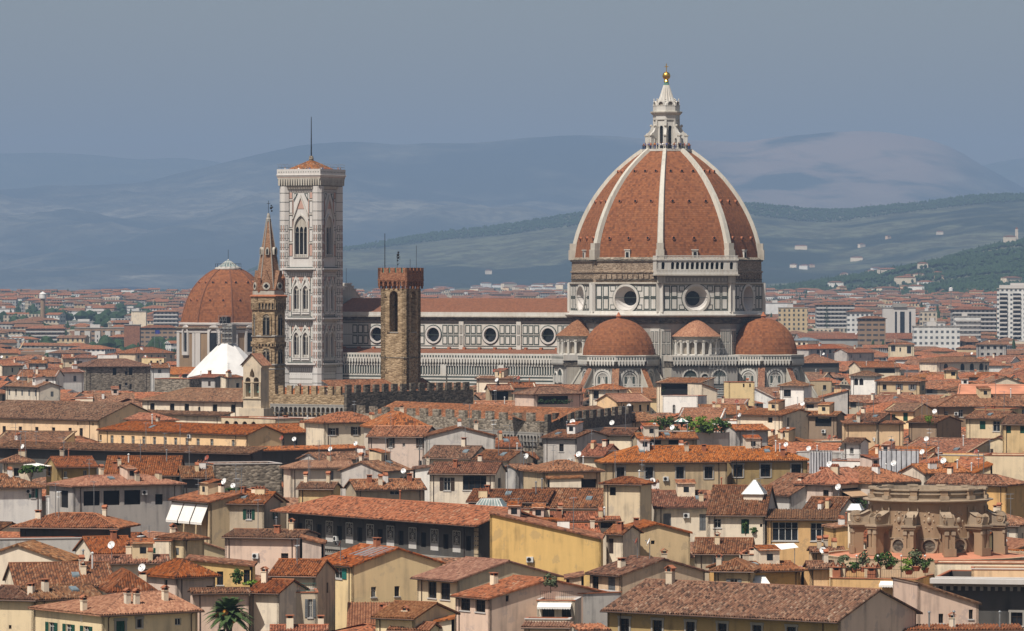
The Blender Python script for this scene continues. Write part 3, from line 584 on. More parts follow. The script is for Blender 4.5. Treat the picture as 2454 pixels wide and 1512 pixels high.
for k in range(4):
    f_ = face(0, 0, RAD(-90 + 90 * k), HB); W = 4.15; mb = MB(); win = []
    b5 = arch(0, ztv(617), 4.1, ztv(516) - ztv(617), True); z34 = [(ztv(748), ztv(684), ztv(661)), (ztv(858), ztv(796), ztv(777))]
    holes = [b5] + [arch(s_ * 1.5, z0, 1.75, z1 - z0, True) for z0, z1, zg in z34 for s_ in (-1, 1)]
    mb.extrude(f_, rect(-W, W, 0, zs['cor']), holes, -.8, 0, 'marble_clean', back=False)
    wm = MB(); biforate(mb, wm, f_, 0, ztv(617), ztv(516), 4.1, 3, ztv(466)); win.append(wm)
    for z0, z1, zg in z34:
        for s_ in (-1, 1): wm = MB(); biforate(mb, wm, f_, s_ * 1.5, z0, z1, 1.75, 2, zg); win.append(wm)
    # string courses
    for key in ('s3', 's4', 's5'):
        z = zs[key]; mb.fbox(f_, -W - 1.3, W + 1.3, z - .35, z + .1, 0, 1.45, 'marble_clean'); mb.fbox(f_, -W, W, z - .8, z - .35, 0, .6, 'marble_old'); mb.fbox(f_, -W, W, z + .1, z + .35, 0, .5, 'marble_green')
        mb.fbox(f_, -W, W, z - 2.5, z - 1.0, 0, .05, 'greystone')
        for i in range(13): mb.fbox(f_, -W + .2 + i * .62, -W + .55 + i * .62, z - 2.3, z - 1.2, .05, .1, 'marble_clean')
        for i in range(13): mb.extrude(f_, circ(-W + .35 + i * .62, z - 3.0 - .3, .22, 4), [], 0, .06, 'marble_green', back=False)
    # inlaid panels
    for z0, z1, zg in z34:
        zt_ = zg + .2; zb = z0 - 1.4
        for s_ in (-1, 1):
            panel(mb, f_, s_ * 3.55 - .42, s_ * 3.55 + .42, z0 + 5.2, z1 + 2.2, .14); panel(mb, f_, s_ * 3.55 - .36, s_ * 3.55 + .36, z0 + .4, z0 + 4.7, .12, 'marble_green', 'marble_pink'); panel(mb, f_, s_ * 3.55 - .42, s_ * 3.55 + .42, zb, z0 + .2, .14)
            for q in (-1.25, 1.25): mb.extrude(f_, [(s_ * 1.5 + q * .4, zg - .2), (s_ * 1.5 + q * 1.15, zg - .2), (s_ * 1.5 + q * 1.15, zg - 2.2)], [], 0, .05, 'marble_pink', back=False)
            mb.fbox(f_, s_ * 1.5 - 1.3, s_ * 1.5 + 1.3, z0 - .55, z0 - .2, 0, .35, 'marble_clean')
        mb.fbox(f_, -3.0, 3.0, z0 - 1.3, z0 - .75, 0, .05, 'greystone')
        mb.fbox(f_, -3.05, -2.95, zb, zg + .4, 0, .06, 'marble_green'); mb.fbox(f_, 2.95, 3.05, zb, zg + .4, 0, .06, 'marble_green'); mb.fbox(f_, -3.05, 3.05, zg + .3, zg + .42, 0, .06, 'marble_green'); mb.fbox(f_, -.05, .05, zb, zg + .4, 0, .05, 'marble_green')
    zz = zs['s5'] + 3.4
    rows = [(zz + i * 4.05, zz + i * 4.05 + 3.45) for i in range(5)]
    for i, (za, zb) in enumerate(rows):
        for s_ in (-1, 1):
            panel(mb, f_, s_ * 3.3 - .55, s_ * 3.3 + .55, za, zb, .16, 'marble_green', 'marble_pink' if i in (0, 4) else 'marble_clean')
            mb.fbox(f_, s_ * 2.55 - .08, s_ * 2.55 + .08, za, min(zb, ztv(530)), 0, .25, 'marble_pink')
        mb.fbox(f_, -W, -2.7, zb + .15, zb + .35, 0, .2, 'marble_old'); mb.fbox(f_, 2.7, W, zb + .15, zb + .35, 0, .2, 'marble_old')
    mb.extrude(f_, [(-1.3, ztv(500)), (1.3, ztv(500)), (0, ztv(475))], [], 0, .1, 'marble_pink', back=False)
    for s_ in (-1, 1): mb.extrude(f_, [(s_ * 1.0, ztv(463)), (s_ * 2.3, ztv(463)), (s_ * 2.3, ztv(484))], [], 0, .08, 'marble_green', back=False); mb.extrude(f_, [(s_ * 1.5, ztv(465)), (s_ * 2.15, ztv(465)), (s_ * 2.15, ztv(476))], [], 0.08, .1, 'marble_clean', back=False)
    mb.fbox(f_, -W, W, ztv(461), ztv(452), 0, .1, 'greystone')
    for i in range(14): mb.extrude(f_, circ(-W + .4 + i * .57, ztv(456.5), .3, 4), [], .1, .14, 'marble_clean', back=False)
    stripes(mb, f_, -W, W, 20, zs['s3'] - 3.2, 6, .03, 'marble_clean', 'greystone', .25)
    for i in range(8): panel(mb, f_, -W + .25 + i * 1.0, -W + .95 + i * 1.0, zs['s3'] - 11, zs['s3'] - 6.2, .12, 'marble_green', 'marble_clean', .1)
    wall = mb.build('tower_wall', camp)
    for wm in win: wm.build('lancet_window', wall)
    # turret faces carry narrow pink and green strips
    mb = MB()
    for s_ in (-1, 1):
        g = Fr(f_.p(s_ * (HB - .35), 0, 1.27 - .35 + .25), f_.ex, f_.n)
        for i in range(16):
            za = 30 + i * 2.55
            if za > zs['cor'] - 3: break
            for q in (-.36, .36): mb.fbox(g, q - .17, q + .17, za + .45, za + 2.3, -.1, .03, 'marble_green'); mb.fbox(g, q - .1, q + .1, za + .52, za + 2.23, .03, .06, 'marble_pink')
            for sg in (-1, 1): g2 = face((s_ * (HB - .35)) * math.cos(RAD(90 * k)) + (HB - .35) * math.sin(RAD(90 * k)), (s_ * (HB - .35)) * math.sin(RAD(90 * k)) - (HB - .35) * math.cos(RAD(90 * k)), RAD(-90 + 90 * k + 45 * sg), 1.5); mb.fbox(g2, -.34, .34, za + .45, za + 2.3, -.1, .025, 'marble_green'); mb.fbox(g2, -.22, .22, za + .57, za + 2.2, .025, .05, 'marble_clean')
    mb.build('inlay', wall)
# crowning gallery on corbels
mb = MB(); z0 = zs['cor']
def sq(r0, r1, za, zb, m):
    for k in range(4):
        f_ = face(0, 0, RAD(-90 + 90 * k), 0); mb.poly([f_.p(-r0, za, r0), f_.p(r0, za, r0), f_.p(r1, zb, r1), f_.p(-r1, zb, r1)], m)
zc1, zc2 = ztv(428), ztv(419)
sq(6.2, 6.4, z0 - .8, z0, 'marble_old'); sq(6.4, 6.6, z0, z0 + .1, 'marble_green'); sq(6.4, 6.9, z0 + .1, zc1, 'stone_dark_shade'); sq(7.0, 7.0, zc1, zc2 - .6, 'marble_old'); sq(7.05, 7.3, zc2 - .6, zc2, 'marble_clean'); sq(7.3, 7.1, zc2, zc2 + .1, 'marble_clean'); sq(7.1, 7.1, zc2 + .1, zs['par'], 'marble_clean'); sq(7.1, 6.7, zs['par'], zs['par'], 'marble_clean'); sq(6.7, 6.7, zs['par'] - 1.2, zs['par'], 'marble_old'); sq(6.7, 4, zs['par'] - 1.2, zs['par'] - 1.2, 'greystone')
for k in range(4):
    f_ = face(0, 0, RAD(-90 + 90 * k), 6.3)
    for i in range(17):
        q = -6.4 + i * .8
        mb.extrude(f_, [(q - .2, z0 + .2), (q + .2, z0 + .2), (q + .3, zc1 - .2), (q + .42, zc1), (q - .42, zc1), (q - .3, zc1 - .2)], [], .1, .68, 'marble_old', back=False)
        mb.extrude(f_, arch(q + .4, zc1 - 1.1, .44, 1.0, True, 3), [], .5, .6, 'void', back=False) if i < 16 else None
        mb.fbox(f_, q - .13, q + .13, zc2 + .7, zc2 + .95, 0.8, .84, 'marble_green')
    mb.fbox(f_, -7.0, 7.0, zc1 + .35, zc1 + .75, .7, .74, 'marble_pink')
mb.build('gallery', camp)
mb = MB(); zr0, zr1 = zs['par'] - .6, ztv(384)
for k in range(4):
    f_ = face(0, 0, RAD(-90 + 90 * k), 0); mb.poly([f_.p(-5.9, zr0, 5.9), f_.p(5.9, zr0, 5.9), f_.p(0, zr1 + .4, 0)], 'tile_a', [(0, 0), (11.8, 0), (5.9, 6.3)])
roof = mb.build('roof', camp)
mb = MB(); mb.ring([(.75, zr1 - 1.0), (.6, zr1 + .3), (.75, zr1 + .4), (.5, zr1 + 1.4)], 8, 'stone_grey'); mb.tube((0, 0, zr1 + 1.3), (0, 0, ztv(278)), .2, 'iron', 6, .09); mb.build('mast', roof)
mb = MB()
for k in range(4):
    f_ = face(0, 0, RAD(-90 + 90 * k), 6.9)
    for i in range(8):
        q = -6.8 + i * 1.94; mb.tube(f_.p(q, zs['par'], 0), f_.p(q, zs['par'] + 1.2, -.05), .03, 'steel', 4); mb.tube(f_.p(q, zs['par'] + 1.2, -.05), f_.p(q + .97, zs['par'] + 1.55, -.3), .025, 'steel', 4)
        if i < 7: mb.tube(f_.p(q + .97, zs['par'] + 1.55, -.3), f_.p(q + 1.94, zs['par'] + 1.2, -.05), .025, 'steel', 4); mb.tube(f_.p(q, zs['par'] + .6, 0), f_.p(q + 1.94, zs['par'] + .6, 0), .03, 'iron', 4)
mb.build('railing', camp)
# ------------------------------------------------------------------ crenellated stone tower
DB = 1010.0
def zb_(v): return ZZ(v, DB - 3)
barg = thing('fortress_tower', 'square brown stone tower with brick battlements and a tall arched bell opening', 'tower', (XX(960.5, DB), DB, 0), GRID)
h = 3.06
mb = MB(); tops = zb_(691.6)
for k in range(4):
    f_ = face(0, 0, RAD(-90 + 90 * k), h); mb.extrude(f_, rect(-h, h, 0, tops), [arch(0, zb_(795), 2.0, zb_(697) - zb_(795))], -1.1, 0, 'stone_warm', back=False)
    mb.fbox(f_, -h - .02, h + .02, zb_(857.5), zb_(855.5), 0, .1, 'stone_grey')
mb.box(-h + 1.2, h - 1.2, -h + 1.2, h - 1.2, zb_(800), zb_(797), 'stone_dark_shade')
shaft = mb.build('shaft', barg)
for k in range(4):
    f_ = face(0, 0, RAD(-90 + 90 * k), h); mb = MB(); mb.fbox(f_, -1.15, 1.15, zb_(797.5), zb_(795.3), -.5, .12, 'greystone'); mb.build('window_sill', shaft)
mb = MB(); mb.ring([(.15, zb_(733)), (.32, zb_(736)), (.36, zb_(745)), (.6, zb_(752)), (.7, zb_(754))], 12, 'verdigris'); mb.tube((-1.6, 0, zb_(731)), (1.6, 0, zb_(731)), .14, 'wood_dark'); mb.build('bell', barg)
mb = MB(); H2 = 3.5; zc0, zc1, zm0, zm1 = zb_(691.6), zb_(671), zb_(653.5), zb_(641.5)
for k in range(4):
    f_ = face(0, 0, RAD(-90 + 90 * k), h)
    for i in range(7):
        q = -3.3 + i * 1.1; mb.extrude(f_, [(q - .2, zc0), (q + .2, zc0), (q + .22, zc0 + .9), (q + .22, zc1), (q - .22, zc1), (q - .22, zc0 + .9)], [], 0, .2, 'brick_red'); mb.fbox(f_, q - .2, q + .2, zc0 + .5, zc1, .2, .44, 'brick_red')
        if i < 6: mb.extrude(f_, rect(q + .1, q + 1.0, zc0 + .75, zc1), [arch(q + .55, zc0 + .8, .66, .75)], .1, .44, 'brick_red', back=False)
    mb.fbox(f_, -H2 - .06, H2 + .06, zc1 - .1, zc1 + .12, 0, .52, 'brick_red')
    mb.fbox(f_, -H2, H2, zc1 + .12, zm0, -.1, .44, 'brick_red')
    for i in range(5): q = -H2 + i * 1.5; mb.fbox(f_, max(-H2, q - .1), min(H2, q + 1.0), zm0, zm1, -.1 if 0 < i < 4 else -.15, .44 - .004 * (k % 2), 'brick_red')
mb.build('battlement', barg)
mb = MB()
for k in range(4):
    f_ = face(0, 0, RAD(-90 + 90 * k), h)
    for i in range(4): q = -H2 + i * 1.5 + 1.0; mb.fbox(f_, q, q + .4, zm0, zm1 - .12, .1, .14, 'verdigris')
mb.build('copper_flashing', barg)
mb = MB(); f_ = face(0, 0, RAD(-90), h)
for (u, v) in ((923, 708), (977, 708), (929, 794), (981, 794), (923, 857), (970, 857), (925, 889), (969, 889)):
    x = (u - 944.5) / 11.5 / math.cos(GRID); mb.tube(f_.p(x, zb_(v) - .45, 0), f_.p(x + .55, zb_(v) + .35, .5), .06, 'iron', 5)
mb.build('iron_brackets', barg)
mb = MB(); mb.tube((-2.4, -2.5, zm0 - 1), (-2.4, -2.5, zb_(559)), .1, 'iron', 6, .06); mb.build('flagpole', barg)
mb = MB(); x, y = -.3, -1.0; mb.tube((x, y, zm0 - 1), (x, y, zb_(610)), .05, 'iron', 5)
for (dx, dz, r) in ((.2, 1.0, .3), (.25, .4, .26), (.12, -.2, .2), (.42, -.75, .1), (.2, -1.0, .12), (.6, .6, .1), (-.1, .6, .1), (.3, 1.5, .22), (.62, .1, .1)): mb.sphere((x + dx, y, zb_(622) + dz), r, 'iron', 8, 6)
mb.build('weather_vane', barg)
for (xx_, vv) in ((1.0, 620), (2.5, 588)):
    mb = MB(); mb.tube((xx_, 2.2, zm0 - 1), (xx_, 2.2, zb_(vv)), .04, 'iron', 4); mb.build('lightning_rod', barg)

# ------------------------------------------------------------------ hexagonal spired tower
DS = 1035.0
def zs_(v): return ZZ(v, DS - 3)
badia = thing('spired_tower', 'slender six sided brown stone tower with a pointed brick spire', 'bell tower', (XX(643.5, DS), DS, 0), RAD(-6))
Rh = 3.55; H6 = [RAD(-90 + 60 * k) for k in range(6)]; C6 = math.cos(math.pi / 6)
mb = MB(); mb.ring([(Rh, 0), (Rh, zs_(742))], 6, 'stone_warm', a0=RAD(-60))
for (v0, v1, ex) in ((808, 804, .2), (876, 873, .2), (886, 884, .12)): mb.ring([(Rh, zs_(v0)), (Rh + ex, zs_(v0) + .1), (Rh + ex, zs_(v1)), (Rh, zs_(v1) + .1)], 6, 'greystone', a0=RAD(-60))
sh = mb.build('shaft', badia)
for k in range(6):
    f_ = face(0, 0, H6[k], Rh * C6)
    for (vt, vb) in ((752, 804), (834, 872)):
        mb = MB(); z0, z1 = zs_(vb), zs_(vt); mb.extrude(f_, arch(0, z0, 2.2, z1 - z0 + .4), [arch(0, z0 + .05, 1.5, z1 - z0 - .1)], 0, .25, 'stone_warm', back=False); mb.flat(f_, arch(0, z0, 1.6, z1 - z0), .04, 'void'); mb.tube(f_.p(0, z0, .14), f_.p(0, z1 - 1.2, .14), .1, 'greystone', 6); mb.extrude(f_, arch(0, z1 - 1.5, 1.5, 1.45), [arch(-.37, z1 - 1.45, .56, .75, True, 3), arch(.37, z1 - 1.45, .56, .75, True, 3)], .06, .14, 'stone_grey', back=False); mb.build('arched_window', sh)
mb = MB()
for k in range(6):
    f_ = face(0, 0, H6[k], Rh * C6); w = Rh / 2 * 1.0
    for zb0, zb1, n in ((zs_(742), zs_(713), 5), (zs_(830), zs_(819), 5)):
        for i in range(n):
            q = -w + (i + .5) * 2 * w / n
            mb.extrude(f_, rect(q - w / n, q + w / n, zb0, zb1), [arch(q, zb0 + .05, w / n * 1.3, (zb1 - zb0) * .55, True, 3)], 0, .3 if n else 0, 'stone_warm', back=False); mb.flat(f_, arch(q, zb0 + .05, w / n * 1.3, (zb1 - zb0) * .55, True, 3), .03, 'stone_dark_shade')
mb.ring([(Rh + .35, zs_(713)), (Rh + .6, zs_(711)), (Rh + .6, zs_(709)), (Rh, zs_(706))], 6, ['stone_warm', 'terracotta', 'terracotta'], a0=RAD(-60)); mb.build('corbel_band', badia)
mb = MB(); mb.ring([(3.45, zs_(708)), (3.45, zs_(696)), (3.55, zs_(695.5)), (3.35, zs_(692))], 6, ['marble_old', 'brick_red', 'brick_red'], a0=RAD(-60)); SP = [(2.95, zs_(695)), (.42, zs_(527))]; mb.ring(SP, 6, 'brick_brown', a0=RAD(-60))
for k in range(6):
    a = RAD(-60 + 60 * k); mb.tube((2.98 * math.cos(a), 2.98 * math.sin(a), zs_(695)), (.45 * math.cos(a), .45 * math.sin(a), zs_(527)), .11, 'greystone', 5)
spire = mb.build('spire', badia)
for k in range(6):
    f_ = face(0, 0, H6[k], 3.42 * C6, 0); mb = MB(); zg0, zg1, zgt = zs_(695), zs_(692), zs_(648)
    mb.extrude(f_, [(-1.55, zg0), (1.55, zg0), (1.45, zg1), (0, zgt), (-1.45, zg1)], [], -1.0, .1, 'brick_brown'); mb.extrude(f_, circ(0, zs_(685.5), .82, 14), [], .1, .2, 'marble_old', back=False)
    for (dx, dz) in ((-.25, 0), (.25, 0), (0, .25), (0, -.25)): mb.flat(f_, circ(dx, zs_(685.5) + dz, .27, 8), .21 + .002 * (dx + 2 * dz), 'void')
    mb.build('gable', spire)
    mb = MB(); g = face(0, 0, H6[k], 1.65, 0); mb.extrude(g, arch(0, zs_(610), .75, 1.6, True), [], -.6, .25, 'marble_old', back=False); mb.flat(g, arch(0, zs_(609), .42, 1.2, True), .26, 'void'); mb.build('lucarne', spire)
    mb = MB(); a = RAD(-60 + 60 * k); mb.ring([(.4, zs_(700)), (.4, zs_(668)), (.5, zs_(667)), (.02, zs_(655))], 4, 'brick_red', c=(3.2 * math.cos(a), 3.2 * math.sin(a)), a0=a); mb.build('pinnacle', spire) if k % 2 else None
mb = MB(); mb.ring([(.5, zs_(530)), (.55, zs_(524)), (.4, zs_(521)), (.38, zs_(516)), (.2, zs_(510))], 8, 'greystone'); mb.tube((0, 0, zs_(512)), (0, 0, zs_(480)), .05, 'iron', 5); mb.box(-.35, .35, -.04, .04, zs_(487.5), zs_(486.5), 'iron')
for (dx, dz, r) in ((.55, 0, .28), (.7, -.6, .2), (.6, .5, .18), (.9, .2, .14)): mb.sphere((dx, 0, zs_(498) + dz), r, 'iron', 7, 5)
mb.build('weather_vane', spire)

# ------------------------------------------------------------------ chapel with the second red dome
DM = 1637.0
def zm_(v): return ZZ(v, DM)
KM = FPX / DM
med = thing('domed_chapel', 'brown chapel under a large plain red dome with a flat glazed cap', 'chapel', (XX(547, DM), DM, 0), RAD(-14))
P8 = [(113, 774), (109.5, 755), (105, 738), (99.5, 722), (93, 707), (85.5, 693), (76.5, 680.5), (65, 668), (53, 658), (41, 650), (30, 645)]
mb = MB(); mb.ring([(r / KM, zm_(v)) for r, v in P8], 8, 'tile_dome', a0=RAD(22.5)); d = mb.build('dome', med)
for k in range(8):
    a = RAD(22.5 + 45 * k); mb = MB(); 
    for (r0, v0), (r1, v1) in zip(P8, P8[1:]): mb.tube(((r0 / KM + .05) * math.cos(a), (r0 / KM + .05) * math.sin(a), zm_(v0)), ((r1 / KM + .05) * math.cos(a), (r1 / KM + .05) * math.sin(a), zm_(v1)), .22, 'tile_nave', 5)
    mb.build('rib', d)
    R_ = 86 / KM
    for r, v in ((72, 676.5), (96, 719)):
        f_ = face(0, 0, OCT[k], r / KM * C8, zm_(v))
        for s_ in (-1, 1): inst(vent, 'dome_vent', d, f_.p(s_ * 2.3, 0, 0.1), OCT[k] + math.pi / 2)
mb = MB(); mb.ring([(30 / KM, zm_(647)), (32 / KM, zm_(645)), (32 / KM, zm_(641)), (24 / KM, zm_(639))], 16, 'marble'); mb.ring([(24 / KM, zm_(639)), (8 / KM, zm_(627)), (2 / KM, zm_(623)), (.02, zm_(620))], 16, ['glass_roof', 'glass_roof', 'marble'], a0=.1)
for i in range(16):
    a = 2 * math.pi * i / 16 + .1; mb.tube((24 / KM * math.cos(a), 24 / KM * math.sin(a), zm_(638.8)), (6 / KM * math.cos(a), 6 / KM * math.sin(a), zm_(625.5)), .1, 'marble', 4); q = 31 / KM; mb.tube((q * math.cos(a), q * math.sin(a), zm_(641)), (q * math.cos(a), q * math.sin(a), zm_(632)), .07, 'iron', 4); b = a + 2 * math.pi / 16; mb.tube((q * math.cos(a), q * math.sin(a), zm_(632)), (q * math.cos(b), q * math.sin(b), zm_(632)), .06, 'iron', 4)
mb.tube((0, 0, zm_(622)), (0, 0, zm_(598)), .07, 'iron', 5); mb.build('cap', med)
RB = 122 / KM; mb = MB(); mb.ring([(RB, 0), (RB, zm_(797)), (RB + .3, zm_(796)), (RB + .3, zm_(790)), (RB + .1, zm_(789)), (RB + .1, zm_(788)), (RB + .9, zm_(786)), (RB + .9, zm_(784)), (116 / KM, zm_(781)), (116 / KM, zm_(779)), (119 / KM, zm_(777)), (119 / KM, zm_(773)), (111 / KM, zm_(772))], 8, ['drum_brown', 'pale_stone', 'pale_stone', 'pale_stone', 'drum_brown', 'drum_brown', 'stone_grey', 'tile_b', 'pale_stone', 'pale_stone', 'pale_stone', 'pale_stone'], a0=RAD(22.5)); wl = mb.build('drum_wall', med)
for k in range(8):
    f_ = face(0, 0, OCT[k], RB * C8); W = RB * math.sin(math.pi / 8); mb = MB()
    for s_ in (-1, 1): mb.fbox(f_, s_ * (W - .95) - .85, s_ * (W - .95) + .85, 0, zm_(797), 0, .3, 'pale_stone')
    mb.build('pilaster', wl); mb = MB(); mb.extrude(f_, arch(0, zm_(850), 4.4, zm_(778) - zm_(850)), [arch(0, zm_(842), 2.9, zm_(787) - zm_(842))], 0, .6, 'pale_stone', back=False); mb.flat(f_, arch(0, zm_(842), 3.0, zm_(787) - zm_(842)), .05, 'glass')
    for q in (-.5, .5): mb.fbox(f_, q - .05, q + .05, zm_(842), zm_(795), .06, .12, 'iron')
    mb.build('arched_window', wl)

# ------------------------------------------------------------------ white tent over the baptistery roof
DQ = 1440.0; KQ = FPX / DQ
tent = thing('tented_roof', 'white sheeted pyramid roof of an eight sided building under restoration', 'tented roof', (XX(545, DQ), DQ, 0), RAD(-20))
mb = MB(); zt_ = lambda v: ZZ(v, DQ)
mb.ring([(97 / KQ, zt_(903)), (95 / KQ, zt_(900)), (56 / KQ, zt_(859)), (19 / KQ, zt_(823)), (.05, zt_(822))], 8, 'sheet_white', a0=RAD(22.5)); mb.build('sheeting', tent)
mb = MB(); mb.ring([(93 / KQ, 0), (93 / KQ, zt_(903))], 8, 'marble_old', a0=RAD(22.5)); mb.build('wall', tent)
def scaffold(name, parent, x0, x1, y0, y1, z0, z1, sx=2.0, sz=2.0, clad=None, r=.05):
    mb = MB(); nx = max(1, round((x1 - x0) / sx)); nz = max(1, round((z1 - z0) / sz)); ny = max(1, round((y1 - y0) / sx))
    for i in range(nx + 1):
        x = x0 + (x1 - x0) * i / nx
        for y in (y0, y1): mb.tube((x, y, z0), (x, y, z1), r, 'steel', 4)
    for k in range(nz + 1):
        z = z0 + (z1 - z0) * k / nz
        for y in (y0, y1): mb.tube((x0, y, z), (x1, y, z), r, 'steel', 4)
        for x in (x0, x1): mb.tube((x, y0, z), (x, y1, z), r, 'steel', 4)
        if k < nz:
            zz = z0 + (z1 - z0) * (k + 1) / nz
            for i in range(nx): xa = x0 + (x1 - x0) * i / nx; xb = x0 + (x1 - x0) * (i + 1) / nx; mb.tube((xa, y0, z), (xb, y0, zz), r * .7, 'steel', 4); mb.tube((xa, y0, z + .9), (xb, y0, z + .9), r * .7, 'steel', 4)
            mb.box(x0, x1, y0 + .1, y1 - .1, z - .04, z, 'wood_dark')
    if clad: mb.box(x0 + .2, x1 - .2, y0 + .15, y1 - .15, z0, z1 - .3, clad)
    return mb.build(name, parent)
scaffold('scaffold_tower', tent, -20 / KQ, 20 / KQ, -2.2, 2.2, zt_(824), zt_(775), 1.2, 1.6, None, .06)
scaffold('scaffold_tower', tent, -16 / KQ, 4 / KQ, -2, 2, zt_(775), zt_(757), 1.2, 1.6, 'iron', .06)
mb = MB(); mb.box(-8 / KQ, 18 / KQ, -1.6, 1.6, zt_(822), zt_(777), 'greystone'); mb.build('lantern_cover', tent)
sct = thing('scaffolding', 'grey tube scaffolding standing in the corner between two cathedral apses', 'scaffolding', (XX(1722, 1300), 1300, 0), RAD(-10)); scaffold('tube_frame', sct, -2.3, 2.3, -1.5, 1.5, 24, ZZ(835, 1300), 1.1, 1.9, None, .035)

# ------------------------------------------------------------------ bell gable
DG = 985.0; KG = FPX / DG
bg_ = thing('bell_gable', 'narrow beige bell gable with two arched bell openings under a small tiled roof', 'bell gable', (XX(604, DG), DG, 0), RAD(-32))
zg_ = lambda v: ZZ(v, DG); mb = MB(); fr = Fr((0, 0, 0), (1, 0, 0), (0, -1, 0)); w = 2.2
mb.extrude(fr, [(-w, 0), (w, 0), (w, zg_(880)), (w + .35, zg_(880)), (w + .35, zg_(874)), (0, zg_(848)), (-w - .35, zg_(874)), (-w - .35, zg_(880)), (-w, zg_(880))], [arch(-1.02, zg_(951), 1.25, 4.0), arch(1.02, zg_(951), 1.25, 4.0), [(0.0, zg_(908)), (.62, zg_(902)), (.5, zg_(893)), (0, zg_(882)), (-.5, zg_(893)), (-.62, zg_(902))]], -2.8, 0, 'beige')
mb.fbox(fr, -w - .15, w + .15, zg_(956), zg_(953), 0, .2, 'tan'); mb.fbox(fr, -w - .1, w + .1, zg_(917), zg_(915), 0, .15, 'tan')
for q in (-w + .2, 0, w - .2): mb.fbox(fr, q - .2, q + .2, zg_(951), zg_(916), 0, .12, 'tan')
mb.fbox(fr, -w - .9, w + .9, 0, zg_(978), -3.2, .3, 'beige'); mb.build('wall', bg_)
mb = MB()
for s_ in (-1, 1): mb.poly([fr.p(s_ * (w + .6), zg_(876), .4), fr.p(s_ * (w + .6), zg_(876), -3.2), fr.p(0, zg_(846.5), -3.2), fr.p(0, zg_(846.5), .4)], 'tile_new', [(0, 0), (3.6, 0), (3.6, 3.6), (0, 3.6)])
mb.build('roof', bg_)
for q in (-1.02, 1.02): mb = MB(); mb.ring([(.12, zg_(925)), (.28, zg_(928)), (.33, zg_(936)), (.5, zg_(941))], 10, 'verdigris', c=(q, 1.2)); mb.tube((q - .6, 1.2, zg_(924)), (q + .6, 1.2, zg_(924)), .07, 'wood_dark'); mb.build('bell', bg_)

# ------------------------------------------------------------------ crenellated walls
def crenel(name, label, pts, zt, mat_, zb=0.0, mer=(1.5, 1.3, 1.5), corb=0, thick=1.2, roof=None, cat='battlement wall'):
    """pts: wall top line in world xy, merlons stand on it"""
    o = thing(name, label, cat, (pts[0][0], pts[0][1], 0)); o0 = Vector((pts[0][0], pts[0][1], 0))
    for (a, b) in zip(pts, pts[1:]):
        A = Vector((a[0], a[1], 0)) - o0; B = Vector((b[0], b[1], 0)) - o0; L = (B - A).length; ex = (B - A) / L; n = Vector((ex.y, -ex.x, 0)); fr = Fr(A, ex, n); mb = MB()
        mb.fbox(fr, 0, L, zb, zt, -thick, 0, mat_)
        if corb:
            mb.fbox(fr, 0, L, zt - .3, zt - .15, 0, .15, 'stone_grey'); 
            hz = zt - 2.2; n_ = int(L / 1.15)
            mb.fbox(fr, 0, L, hz + .0, hz + .25, 0, .75, 'greystone'); mb.fbox(fr, 0, L, hz + .25, zt, -.2, .7, mat_)
            for i in range(n_):
                q = (i + .5) * L / n_; mb.extrude(fr, rect(q - L / n_ / 2, q + L / n_ / 2, hz - 1.5, hz), [arch(q, hz - 1.45, L / n_ * .72, 1.1)], .3, .7, 'greystone', back=False); mb.extrude(fr, [(q - L / n_ / 2 - .13, hz - 1.5), (q - L / n_ / 2 + .13, hz - 1.5), (q - L / n_ / 2 + .1, hz - 2.3), (q - L / n_ / 2 - .1, hz - 2.3)], [], 0, .6, 'greystone', back=False)
        w = mb.build('wall', o); m = MB(); n_ = int(round(L / (mer[0] + mer[1]))); st = L / n_
        for i in range(n_): hj = random.uniform(-.08, .08); m.fbox(fr, i * st + .05, i * st + st * mer[0] / (mer[0] + mer[1]), zt, zt + mer[2] + hj, (-.55 if not corb else .1), (0.0 if not corb else .7) + .003, mat_)
        m.build('merlons', w)
    if roof:
        m = MB(); a, b, dep, zr0, zr1 = roof; A = Vector((*a, 0)) - o0; B = Vector((*b, 0)) - o0; ex = (B - A).normalized(); n = Vector((-ex.y, ex.x, 0)); L = (B - A).length
        m.poly([A + n * 1.4 + Vector((0, 0, zr0)), B + n * 1.4 + Vector((0, 0, zr0)), B + n * dep + Vector((0, 0, zr1)), A + n * dep + Vector((0, 0, zr1))], 'tile_a', [(0, 0), (L, 0), (L, dep), (0, dep)]); m.build('roof', o)
    return o
def W2(u, D): return (XX(u, D), D)
# palace of the tower: lit wing to the left of its corner, wing to the right has its shade put into darker stone
zt = ZZ(945, 992)
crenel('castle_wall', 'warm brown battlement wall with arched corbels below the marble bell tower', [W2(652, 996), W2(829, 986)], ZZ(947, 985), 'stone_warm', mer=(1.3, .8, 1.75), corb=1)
crenel('castle_wall', 'long dark shaded battlement wall at the foot of the fortress tower', [W2(830.5, 985), W2(1134, 1015)], ZZ(941, 985), 'stone_dark_shade', mer=(1.65, 1.25, 1.6), roof=(W2(845, 988), W2(1090, 1012), 9, ZZ(941, 985) - .9, ZZ(941, 985) + 2.4))
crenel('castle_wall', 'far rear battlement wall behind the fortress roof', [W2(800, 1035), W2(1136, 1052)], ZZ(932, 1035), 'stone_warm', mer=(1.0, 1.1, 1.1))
crenel('palace_wall', 'lower grey battlement wall with arched corbels and tiled roof behind its merlons', [W2(862, 925), W2(1302, 868)], ZZ(1000, 896), 'stone_grey', mer=(2.3, 2.4, 1.45), corb=1, roof=(W2(862, 927), W2(1300, 871), 8, ZZ(1000, 896) - .5, ZZ(1000, 896) + 2.2))
